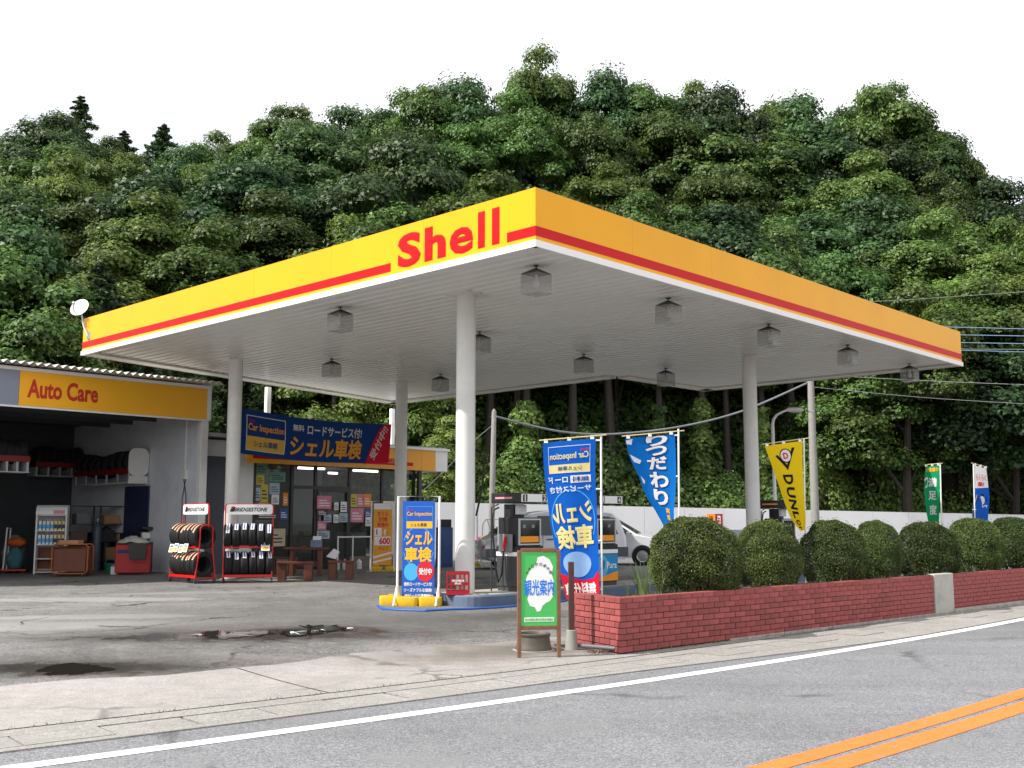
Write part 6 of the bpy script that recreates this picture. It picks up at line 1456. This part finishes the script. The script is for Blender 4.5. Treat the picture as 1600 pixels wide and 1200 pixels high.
def broadleaf(h, rad_, base, nclump, nleaf, lsize, seed, mt, bark, name='tree', flat=1.0):
    """trunk + limbs + crown of leaf-sized faces gathered in clumps"""
    rg = np.random.default_rng(seed); global RNG; RNG = rg
    cz = (base+h)/2; rz = (h-base)/2
    dirs = unit(nclump*3); dirs = dirs[dirs[:, 2] > -.75][:nclump]; rr_ = rg.uniform(.5, 1.0, len(dirs))**.5
    widen = 1-.35*np.clip(dirs[:, 2], 0, 1)
    C = np.column_stack([dirs[:, 0]*rad_*rr_*widen, dirs[:, 1]*rad_*rr_*widen, cz+dirs[:, 2]*rz*rr_]); cr = rad_*rg.uniform(.22, .46, len(dirs))
    P = []; Nn = []
    per = np.maximum(20, (nleaf*(cr**2)/np.sum(cr**2)).astype(int))
    for c, r, k in zip(C, cr, per):
        d = unit(k); d[:, 2] = np.where(d[:, 2] < -.25, -d[:, 2]*.7, d[:, 2]); q = r*rg.uniform(.55, 1.08, k)[:, None]
        lump = 1+.22*np.sin(d[:, :1]*5+c[0])*np.cos(d[:, 1:2]*6+c[1])
        P.append(c+d*q*lump*np.array([1, 1, .82*flat])); Nn.append(d*1.0+np.array([0, 0, .35]))
    V, F = leaf_quads(np.concatenate(P), np.concatenate(Nn), lsize, .6, .28)
    root = thing('hill_tree', 'tmp', 'tree')
    m = M(); trunk_mesh(m, h, .018*h+.03, [tuple(x) for x in C], seed=seed); m.build('trunk', bark, root, smooth=True)
    from_np('crown', V, F, mt, root)
    return root
def conifer(h, rad_, nleaf, lsize, seed, mt, bark, taper=1.0):
    rg = np.random.default_rng(seed); global RNG; RNG = rg; P = []; Nn = []
    nb = 110
    for i in range(nb):
        t = .12+.88*(i/nb); L_ = rad_*(1-t)**taper*rg.uniform(.7, 1.15)+.12; a = i*2.399+rg.uniform(-.3, .3); k = int(nleaf/nb*(L_/rad_+.25)*1.5); s = rg.uniform(0, 1, k)**.7
        z = h*t - .22*L_*s + .12*L_*s*s; w = .30*L_*(1-s*.6)
        off = rg.normal(size=(k, 3))*np.column_stack([w, w, w*.9])*.65
        P.append(np.column_stack([np.cos(a)*L_*s, np.sin(a)*L_*s, z])+off); Nn.append(np.column_stack([np.cos(a)*np.ones(k)*.4, np.sin(a)*np.ones(k)*.4, np.ones(k)]))
    V, F = leaf_quads(np.concatenate(P), np.concatenate(Nn), lsize, .3, .5)
    root = thing('hill_conifer', 'tmp', 'tree'); m = M(); m.tube([(0, 0, 0), (0, 0, h*.5), (0, 0, h*.98)], [.02*h, .012*h, .002*h], 8); m.build('trunk', bark, root, smooth=True)
    from_np('crown', V, F, mt, root); return root
BARK = mat('bark', srgb(52, 46, 40), .9, var=.25, scale=5, bump=.5, bscale=18)
LF_A = leafmat('leaf_forest', (.026, .062, .014, 1), (.125, .205, .045, 1), .32)
LF_D = leafmat('leaf_forest_deep', (.018, .050, .016, 1), (.075, .145, .042, 1), .28)
LF_Y = leafmat('leaf_forest_light', (.045, .085, .018, 1), (.20, .275, .06, 1), .35)
LF_B = leafmat('leaf_forest_olive', (.034, .070, .016, 1), (.155, .235, .052, 1), .32)
LF_C = leafmat('leaf_conifer', (.028, .062, .024, 1), (.10, .165, .06, 1), .25)
LF_K = leafmat('leaf_vine', (.05, .10, .02, 1), (.17, .25, .06, 1), .35)
LF_H = leafmat('leaf_hedge', (.036, .066, .016, 1), (.17, .23, .058, 1), .28)
LF_G = leafmat('leaf_blade', (.10, .16, .05, 1), (.26, .33, .13, 1), .3)

# ---- terrain of the hill
def depth_edge(X, Y):
    px = 800+FPX*X/Y; return np.interp(px, [-400, 0, 700, 1100, 1600, 2000], [45, 46, 49, 52, 55, 58])
def hill(X, Y):
    t = Y-depth_edge(X, Y); t2 = np.clip(t, 0, None)
    slope = np.where(t2 < 42, .56*t2*np.clip(t2/7, 0, 1), .56*42+.12*(t2-42))
    return .1+slope+.5*np.sin(X*.21+Y*.13)*np.clip(t2/10, 0, 1)
xs = np.linspace(-110, 130, 81); ys = np.concatenate([np.linspace(43, 60, 18), np.linspace(62, 240, 45)]); X, Y = np.meshgrid(xs, ys)
Z = np.where(Y-depth_edge(X, Y) < -.5, -.03, hill(X, Y)); V = np.column_stack([X.ravel(), Y.ravel(), Z.ravel()]); nx = len(xs)
idx = np.arange(len(V)).reshape(X.shape); F = np.stack([idx[:-1, :-1], idx[:-1, 1:], idx[1:, 1:], idx[1:, :-1]], -1).reshape(-1, 4)
from_np('hillside', V, F, mat('forest_floor', srgb(48, 46, 32), .95, var=.35, scale=.6, bump=.5, bscale=3), kind='structure', smooth=True)

SKY = ([-200, 0, 40, 100, 160, 200, 260, 330, 400, 470, 530, 600, 650, 720, 770, 830, 890, 950, 1040, 1085, 1110, 1150, 1240, 1300, 1345, 1400, 1450, 1500, 1530, 1545, 1600, 1800],
       [260, 240, 215, 190, 220, 215, 235, 215, 190, 172, 195, 180, 140, 160, 120, 95, 125, 135, 130, 135, 180, 165, 170, 190, 195, 142, 165, 195, 215, 285, 298, 320])
protos = [broadleaf(12, 3.6, 3.0, 44, 34000, .24, 21, LF_A, BARK), broadleaf(13, 3.2, 3.5, 40, 34000, .21, 22, LF_B, BARK), broadleaf(11, 4.0, 2.6, 52, 34000, .25, 23, LF_D, BARK), broadleaf(12.5, 3.0, 2.2, 36, 30000, .20, 24, LF_Y, BARK)]
tallp = [broadleaf(13, 3.0, 7.2, 60, 22000, .27, 31, LF_A, BARK), broadleaf(14, 3.3, 7.8, 60, 22000, .27, 32, LF_B, BARK)]
conp = [conifer(13, 3.6, 22000, .30, 41, LF_C, BARK, .75), conifer(14, 2.9, 20000, .30, 42, LF_C, BARK, .7)]
PH = {}
for p_, h_ in list(zip(protos, (12, 13, 11, 12.5)))+list(zip(tallp, (13, 14)))+list(zip(conp, (13, 14))): PH[p_.name] = h_
used = set(); rt = random.Random(5); placed = []
def plant(proto, X, Y, h, wide=1.0):
    o = proto if proto.name not in used else copy_tree(proto)
    used.add(proto.name); o.location = (X, Y, float(hill(np.array(X), np.array(Y)))-.15); s = h/PH[proto.name]; w = s*wide
    o.scale = (w, w, s); o.rotation_euler = (rt.uniform(-.04, .04), rt.uniform(-.04, .04), rt.uniform(0, 6.28)); o['group'] = 'trees covering the hillside'
    placed.append((o, X, Y, h)); return o
rows = [2.5, 6.5, 11.5, 17.5, 24.5, 32.5, 40.0]
WIDE = [.75, 1.0, 1.3]
for ri, t0 in enumerate(rows):
    px = -180 + rt.uniform(0, 60); 
    while px < 1800:
        Yd = float(np.interp(px, [-400, 0, 700, 1100, 1600, 2000], [45, 46, 49, 52, 55, 58])) + t0 + rt.uniform(-1.4, 1.4); X_ = (px-800)/FPX*Yd
        ds = np.interp(px, *SKY); ztop = R(px, ds, Yd).z; zb_ = float(hill(np.array(X_), np.array(Yd)))
        hm = ztop-zb_; h = rt.uniform(10.5, 14.5)
        if ri == 0 and 690 < px < 1290: pr_t = rt.choice(tallp); h = rt.uniform(12.5, 15)
        elif ri == 1 and 660 < px < 1300: pr_t = rt.choice(tallp+protos[:1]); h = rt.uniform(12, 14.5)
        else: pr_t = rt.choice(protos)
        if ri >= 5 and 120 < px < 300 and rt.random() < .5: pr_t = rt.choice(conp)
        if ri == 0 and px < 420 and rt.random() < .35: pr_t = conp[0]
        if ri >= 5: h = hm*rt.uniform(.86, .99)
        h = min(h, hm*rt.uniform(.84, .97)); step = rt.uniform(3.6, 5.4)*(1 if ri < 3 else 1.12)
        if h > 5.0: plant(pr_t, X_, Yd, min(h, 21), rt.uniform(.85, 1.35)*(1 if h < 15 else .85))
        px += step/Yd*FPX
# trees that make the outline: (px, top px, t, proto)
for px, py, t0, pi_ in [(95, 150, 44, 'c1'), (165, 200, 43, 'c0'), (228, 188, 42, 'c0'), (420, 172, 40, 1), (472, 162, 41, 3), (655, 135, 36, 0), (715, 140, 37, 2), (832, 88, 38, 1), (885, 118, 39, 3), (1010, 124, 38, 0), (1075, 126, 40, 3), (1150, 152, 36, 2), (1270, 165, 36, 2), (1395, 133, 34, 0), (1425, 150, 36, 1), (1500, 190, 30, 3), (55, 190, 38, 2), (1575, 292, 26, 2), (600, 178, 38, 0), (940, 128, 38, 2), (1215, 160, 37, 0), (1340, 182, 35, 1), (530, 182, 39, 2), (262, 240, 36, 2), (295, 226, 38, 0), (335, 214, 38, 1), (372, 198, 39, 3), (10, 228, 36, 0), (130, 205, 38, 3)]:
    Yd = float(np.interp(px, [-400, 0, 700, 1100, 1600, 2000], [45, 46, 49, 52, 55, 58]))+t0; X_ = (px-800)/FPX*Yd; zt_ = R(px, py, Yd).z; h = zt_-float(hill(np.array(X_), np.array(Yd)))
    plant(conp[int(pi_[1])] if isinstance(pi_, str) else protos[pi_], X_, Yd, h, 1.35 if isinstance(pi_, str) else (.8 if h > 14 else 1.0))
# bright front tree low at the right, beyond the canopy end
for px, py, dY, pi_ in [(1420, 465, 50, 1), (1500, 430, 53, 3), (1360, 560, 52, 0), (1580, 520, 52, 2), (20, 420, 47, 0), (-40, 400, 48, 1), (60, 470, 45.6, 3), (690, 640, 47.6, 3)]:
    X_ = (px-800)/FPX*dY; zt_ = R(px, py, dY).z; plant(protos[pi_], X_, dY, zt_-float(hill(np.array(X_), np.array(dY))), 1.15)
for o_ in protos+tallp+conp:
    if o_.name not in used:
        for c in list(o_.children): bpy.data.objects.remove(c)
        bpy.data.objects.remove(o_)
# what the photograph says of each tree: by outline, height on the hill and what it stands above
placed.sort(key=lambda q: topx((q[1], q[2], q[3]+float(hill(np.array(q[1]), np.array(q[2]))))))
cnt = {}
def where(px):
    for lim, w_ in ((-60, 'left of view'), (120, 'above garage left end'), (330, 'above garage sign'), (560, 'above left fascia'), (760, 'above red lettering'), (920, 'above canopy near corner'), (1120, 'right of canopy corner'), (1320, 'above road fascia middle'), (1500, 'above canopy right end'), (1660, 'at right picture edge')):
        if px < lim: return w_
    return 'right of view'
ORD = ['first', 'second', 'third', 'fourth', 'fifth', 'sixth', 'seventh', 'eighth', 'ninth', 'tenth', 'eleventh', 'twelfth', 'thirteenth', 'fourteenth', 'fifteenth']
for o_, X_, Y_, h_ in placed:
    px, py = topx((X_, Y_, h_+float(hill(np.array(X_), np.array(Y_))))); t_ = Y_-float(depth_edge(np.array(X_), np.array(Y_)))
    lvl = 'front edge' if t_ < 5 else 'lower slope' if t_ < 14 else 'middle slope' if t_ < 28 else 'crest'
    kind_ = 'conifer' if 'conifer' in o_.name else 'broadleaf tree'
    key = (kind_, lvl, where(px)); cnt[key] = cnt.get(key, 0)+1
    o_['label'] = '%s %s from left on %s %s' % (ORD[min(14, cnt[key]-1)], kind_, {'front edge': 'forest edge', 'lower slope': 'lower slope', 'middle slope': 'middle slope', 'crest': 'hill crest'}[lvl], where(px)); o_['category'] = 'tree'

# ---- vine-clad trunks under the canopy edge
def vine_trunk(px, Yd, h, r, label, seed, nleaf=4200):
    rg = np.random.default_rng(seed); global RNG; RNG = rg; X_ = (px-800)/FPX*Yd; z0 = float(hill(np.array(X_), np.array(Yd)))
    o = thing('vine_covered_tree', label, 'tree', (X_, Yd, z0-.1), 0, 'trunks wrapped in vines'); m = M(); m.tube([(0, 0, 0), (.1, 0, h*.5), (0, .1, h)], [.22, .18, .12], 8); m.build('trunk', BARK, o, smooth=True)
    a = rg.uniform(0, 2*PI, nleaf); z = h*.78*rg.uniform(0, 1, nleaf)**.9; q = r*(.55+.45*np.sin(z*2.3+seed)**2)*(1-.45*z/h)*rg.uniform(.6, 1.1, nleaf); P = np.column_stack([np.cos(a)*q, np.sin(a)*q, z]); Nn = np.column_stack([np.cos(a), np.sin(a), .5*np.ones(nleaf)])
    V, F = leaf_quads(P, Nn, .22, .8); from_np('vine_leaves', V, F, LF_K if seed % 2 else LF_B, o)
    n2 = 2500; d = unit(n2); P = np.array([0, 0, h])+d*np.array([1.6, 1.6, 1.2])*rg.uniform(.5, 1, n2)[:, None]; V, F = leaf_quads(P, d, .25); from_np('crown', V, F, LF_A, o)
vine_trunk(822, 49.6, 9.0, 1.25, 'thick vine covered trunk right of the thin cable pole', 3)
vine_trunk(1030, 51.5, 9.0, .7, 'thin vine covered trunk above the twisting blue flag', 4)
vine_trunk(1098, 51.8, 9.5, .85, 'vine covered trunk left of the right column', 5)
vine_trunk(1192, 52.4, 9.0, .8, 'vine covered trunk right of the right column', 7)
# bare dark trunks seen under the canopy
for i, (px, Yd, r) in enumerate(((762, 51.0, .2), (892, 51.5, .24), (953, 52.5, .26), (1244, 54.2, .22), (1140, 53.5, .18), (700, 50.6, .2))):
    X_ = (px-800)/FPX*Yd; z0 = float(hill(np.array(X_), np.array(Yd))); o = thing('tall_forest_tree', ['slender bare trunk behind the thin cable pole', 'bare trunk above the mirrored blue flag', 'bare grey trunk right of the mirrored flag under the inner canopy corner', 'bare trunk just left of the tall concrete pole', 'thin bare trunk left of the right column', 'bare trunk between the middle and nearest column'][i], 'tree', (X_, Yd, z0-.1), 0, 'bare trunks in the dark wood')
    m = M(); m.tube([(0, 0, 0), (.12*math.sin(i), 0, 4), (.2*math.cos(i), 0, 8.5), (.1, 0, 11)], [r*1.2, r, r*.75, r*.5], 9); m.build('trunk', mat('bark_grey', srgb(66, 60, 54), .9, var=.2, bump=.4, bscale=15), o, smooth=True)
    RNG = np.random.default_rng(60+i); n2 = 5000; d = unit(n2); P = np.array([0, 0, 11.5])+d*np.array([2.6, 2.6, 2.2])*RNG.uniform(.4, 1, n2)[:, None]; V, F = leaf_quads(P, d+np.array([0, 0, .5]), .26); from_np('crown', V, F, LF_A, o)
# ---- shrubs and creeper bank behind the white wall
def shrub(seed, n, rx, rz, mt, ls):
    global RNG; RNG = np.random.default_rng(seed); nc = 26; d = unit(nc); d[:, 2] = np.abs(d[:, 2]); C = d*np.array([rx, rx*.7, rz])*RNG.uniform(.4, .95, nc)[:, None]; P = []; Nn = []
    for c in C:
        k = n//nc; e = unit(k); P.append(c+e*RNG.uniform(.22, .42)*rx*RNG.uniform(.6, 1.05, k)[:, None]); Nn.append(e+np.array([0, -.2, .7]))
    V, F = leaf_quads(np.concatenate(P), np.concatenate(Nn), ls, .8); V[:, 2] = np.maximum(V[:, 2], -.1)
    o = thing('creeper_shrub', 'tmp', 'shrub', group='creeper shrubs behind the white wall'); from_np('foliage', V, F, mt, o)
    m = M()
    for j in range(5): m.tube([(0, 0, 0), tuple(Vector(C[j*3])*.6), tuple(C[j*3])], [.04, .03, .012], 5)
    m.build('stems', BARK, o); return o
shp = [shrub(81, 13000, 1.7, 1.9, LF_K, .125), shrub(82, 13000, 1.5, 2.4, LF_K, .115), shrub(83, 13000, 1.9, 1.6, LF_B, .12), shrub(84, 22000, 1.9, 1.6, LF_A, .085)]; su_ = set()
shl = [(655, 46.5, 1.0), (700, 46.9, .9), (742, 46.2, 1.15), (775, 46.8, 1.25), (815, 47.5, 1.0), (850, 47.0, .95), (890, 47.6, 1.25), (925, 48, 1.2), (960, 47.6, 1.0), (1000, 48.2, 1.35), (1040, 48.6, .95), (1075, 49, 1.1), (1110, 48.6, .85), (1145, 49.3, .8), (1195, 49.6, .95), (1240, 50, .8), (1290, 50.2, 1.0), (1330, 50.6, 1.15), (1375, 50.6, .95), (1410, 51, 1.1), (1460, 51.5, .95), (1500, 52, .95), (1545, 51.8, 1.1), (1590, 52, 1.2), (1640, 52, 1.1), (640, 51.5, 1.9), (725, 52.5, 2.0), (800, 53, 1.9), (870, 53.5, 2.2), (930, 54.5, 2.1), (1010, 55, 2.2), (1080, 55.5, 2.0), (1150, 56, 2.2), (1220, 56.5, 2.1), (1300, 56, 1.9)]
for i, (px, Yd, s_) in enumerate(shl):
    j_ = i % 3 if i < 25 else 3; b_ = shp[j_]; o = b_ if j_ not in su_ else copy_tree(b_); su_.add(j_); X_ = (px-800)/FPX*Yd; Yd += 1.6; X_ = (px-800)/FPX*Yd; o.location = (X_, Yd, max(.05, float(hill(np.array(X_), np.array(Yd))))); o.scale = (s_*1.45, s_*.85, s_*1.85); o.rotation_euler.z = rt.uniform(-.5, .5)
    o['label'] = 'leafy creeper shrub, number %s from the left along the white wall' % ['one', 'two', 'three', 'four', 'five', 'six', 'seven', 'eight', 'nine', 'ten', 'eleven', 'twelve', 'thirteen', 'fourteen', 'fifteen', 'sixteen', 'seventeen', 'eighteen', 'nineteen', 'twenty', 'twenty one', 'twenty two', 'twenty three', 'twenty four', 'twenty five'][i] if i < 25 else 'dim tall understorey shrub in the wood, %s from the left' % ORD[i-25]

# ---- clipped round hedges in the planter
def hedge(seed, n=36000):
    global RNG; RNG = np.random.default_rng(seed); d = unit(n); d[:, 2] = np.where(d[:, 2] < -.75, -d[:, 2], d[:, 2]); q = RNG.uniform(.80, 1.0, n)**.5
    lump = 1+.035*np.sin(d[:, 0]*9+seed)*np.sin(d[:, 1]*8)+.03*np.sin(d[:, 2]*11+d[:, 0]*5)
    thin = RNG.random(n) < np.clip(1.6+d[:, 2]*1.05, .4, 1); d, q, lump = d[thin], q[thin], lump[thin]
    n1 = len(d); stray = RNG.random(n1) < .015; q = np.where(stray, q*RNG.uniform(1.03, 1.12, n1), q)
    fat = 1+.16*np.clip(-d[:, 2], 0, 1); P = d*(q*lump)[:, None]; P[:, :2] *= fat[:, None]
    V, F = leaf_quads(P, d*.7+np.array([0, 0, .3]), .052, .5, .6)
    o = thing('round_hedge', 'tmp', 'hedge', group='clipped round hedges in the planter'); from_np('foliage', V, F, LF_H, o)
    m = M(); rg = random.Random(seed)
    for j in range(16):
        a = rg.uniform(0, 2*PI); e = rg.uniform(.2, 1.2); t = Vector((math.cos(a)*math.sin(e), math.sin(a)*math.sin(e), math.cos(e)*.9))*rg.uniform(.5, .9); b_ = Vector((math.cos(a)*.12, math.sin(a)*.12, -1.02)); m.tube([b_, b_.lerp(t, .45)+Vector((math.cos(a)*.12, math.sin(a)*.12, -.05)), t], [.03, .022, .008], 5)
    m.build('stems', BARK, o, smooth=True); m = M(); m.sphere((0, 0, .1), .62, 14, 10); core = m.build('shade_core', mat('core_shade', srgb(28, 28, 18), .95, var=.3), o);  # solid near-black ball: the shade inside the hedge, put in as colour
    return o
hp_ = [hedge(91), hedge(92), hedge(93)]; hu = set()
hs_ = [(1087, 1018, 1155, 806), (1201, 1151, 1251, 811), (1303, 1252, 1353, 811), (1371, 1336, 1412, 812), (1450, 1405, 1496, 814), (1523, 1478, 1566, 808), (1587, 1545, 1632, 807), (1660, 1615, 1705, 806)]
hl = ['largest round hedge at the left end of the planter, right of the twisting blue flag', 'second round hedge from the left, under the right column', 'third round hedge from the left, right of the yellow flag', 'fourth round hedge from the left, smaller and crowded against its neighbour', 'fifth round hedge from the left, below the green flag', 'sixth round hedge from the left, left of the white and blue flag', 'seventh round hedge from the left at the right picture edge', 'hedge cut off beyond the right picture edge']
for i, (cx, x0, x1, yt) in enumerate(hs_):
    d = ray(cx, 900); a = Vector((d.x, d.y, 0)); # the planter's middle line under that sight line
    mid = PC + Vector((-wall_dir.y, wall_dir.x, 0))*.56; n_ = Vector((-a.y, a.x, 0)); s_ = -(mid.x*n_.x+mid.y*n_.y)/(wall_dir.x*n_.x+wall_dir.y*n_.y); c = mid+wall_dir*s_
    rx = (x1-x0)/2*c.y/FPX*.97; top = R(cx, yt, c.y).z; zb_ = zsoil(); rz_ = (top-zb_)/2*1.0
    b_ = hp_[i % 3]; o = b_ if i % 3 not in hu else copy_tree(b_); hu.add(i % 3); o.location = (c.x, c.y, top-rz_*1.1); o.scale = (rx*rt.uniform(1.03, 1.1), rx*rt.uniform(1.03, 1.12), rz_*1.1); o.rotation_euler.y = rt.uniform(-.06, .06); o.rotation_euler.z = rt.uniform(0, 6); o['label'] = hl[i]
# ---- iris leaves, weeds and sprigs in the planter
for i, (px, Yd, h_, n, lb) in enumerate(((1003, 14.45, .68, 24, 'clump of long green leaves at the planter end left of the largest hedge'), (1026, 14.75, .45, 12, 'smaller clump of long leaves touching the largest hedge'), (985, 14.5, .30, 8, 'thin grass tuft nearest the planter end'))):
    p = R(px, 815, Yd); blades(n, .09, h_, LF_G, 'iris_clump', lb, 'plant', (p.x, p.y, zsoil()-.02), .55, .024, 10+i, 'long leaved plants in the planter')
for i, (px, lb) in enumerate(((1155, 'low weeds between the first and second hedge'), (1248, 'low weeds between the second and third hedge'), (1410, 'low weeds between the fourth and fifth hedge'), (1500, 'low weeds right of the concrete post under the hedges'), (1060, 'low weeds under the left side of the largest hedge'))):
    s_ = s_at(px); c = PC+wall_dir*s_+Vector((-wall_dir.y, wall_dir.x, 0))*.30; blades(26, .22, .20, LF_G, 'weed_tuft', lb, 'plant', (c.x, c.y, zsoil()-.02), 1.2, .022, 20+i, 'weeds in the planter')
RNG = np.random.default_rng(5); c = PC+wall_dir*s_at(1157)+Vector((-wall_dir.y, wall_dir.x, 0))*.36
o = thing('vine_sprig', 'light green vine sprig climbing between the first two hedges', 'plant', (c.x, c.y, zsoil()-.02)); m = M(); m.tube([(0, 0, 0), (.02, 0, .4), (.03, -.02, .72)], .006, 5); m.build('stem', BARK, o)
n = 40; z = RNG.uniform(.1, .78, n); V, F = leaf_quads(np.column_stack([RNG.normal(scale=.05, size=n), RNG.normal(scale=.05, size=n)-.05, z]), np.tile([0, -1, .6], (n, 1)), .09, .9); from_np('leaves', V, F, LF_K, o)
# ---- grass in the drain slit and along the wall foot: too fine to count
RNG = np.random.default_rng(8); P = []; rg = random.Random(3); m = M()
for i in range(420):
    s = rg.choice([rg.gauss(-2.2, 1.0), rg.gauss(-.4, .6), rg.gauss(-5, 1.2), rg.uniform(-8, 8)]); p = road_pt(s, 1.36+rg.uniform(-.03, .03), 0.0); h_ = rg.uniform(.012, .045); a = rg.uniform(0, 6.28); q = Vector((math.cos(a), math.sin(a), 0)); m.add([p-q*.006, p+q*.006, p+q*.02+Vector((0, 0, h_))], [(0, 1, 2)])
for i in range(500):
    s = rg.uniform(.1, 13); p = PC+wall_dir*s+Vector((wall_dir.y, -wall_dir.x, 0))*rg.uniform(.0, .08)**1.0; p.z = .012; h_ = rg.uniform(.008, .03)*(1 if rg.random() < .85 else 2); a = rg.uniform(0, 6.28); q = Vector((math.cos(a), math.sin(a), 0)); m.add([p-q*.006, p+q*.006, p+q*.02+Vector((0, 0, h_))], [(0, 1, 2)])
tag(m.build('verge_grass', LF_G, fix=False), 'fine grass growing in the drain slit and at the wall foot', 'grass', kind='stuff')
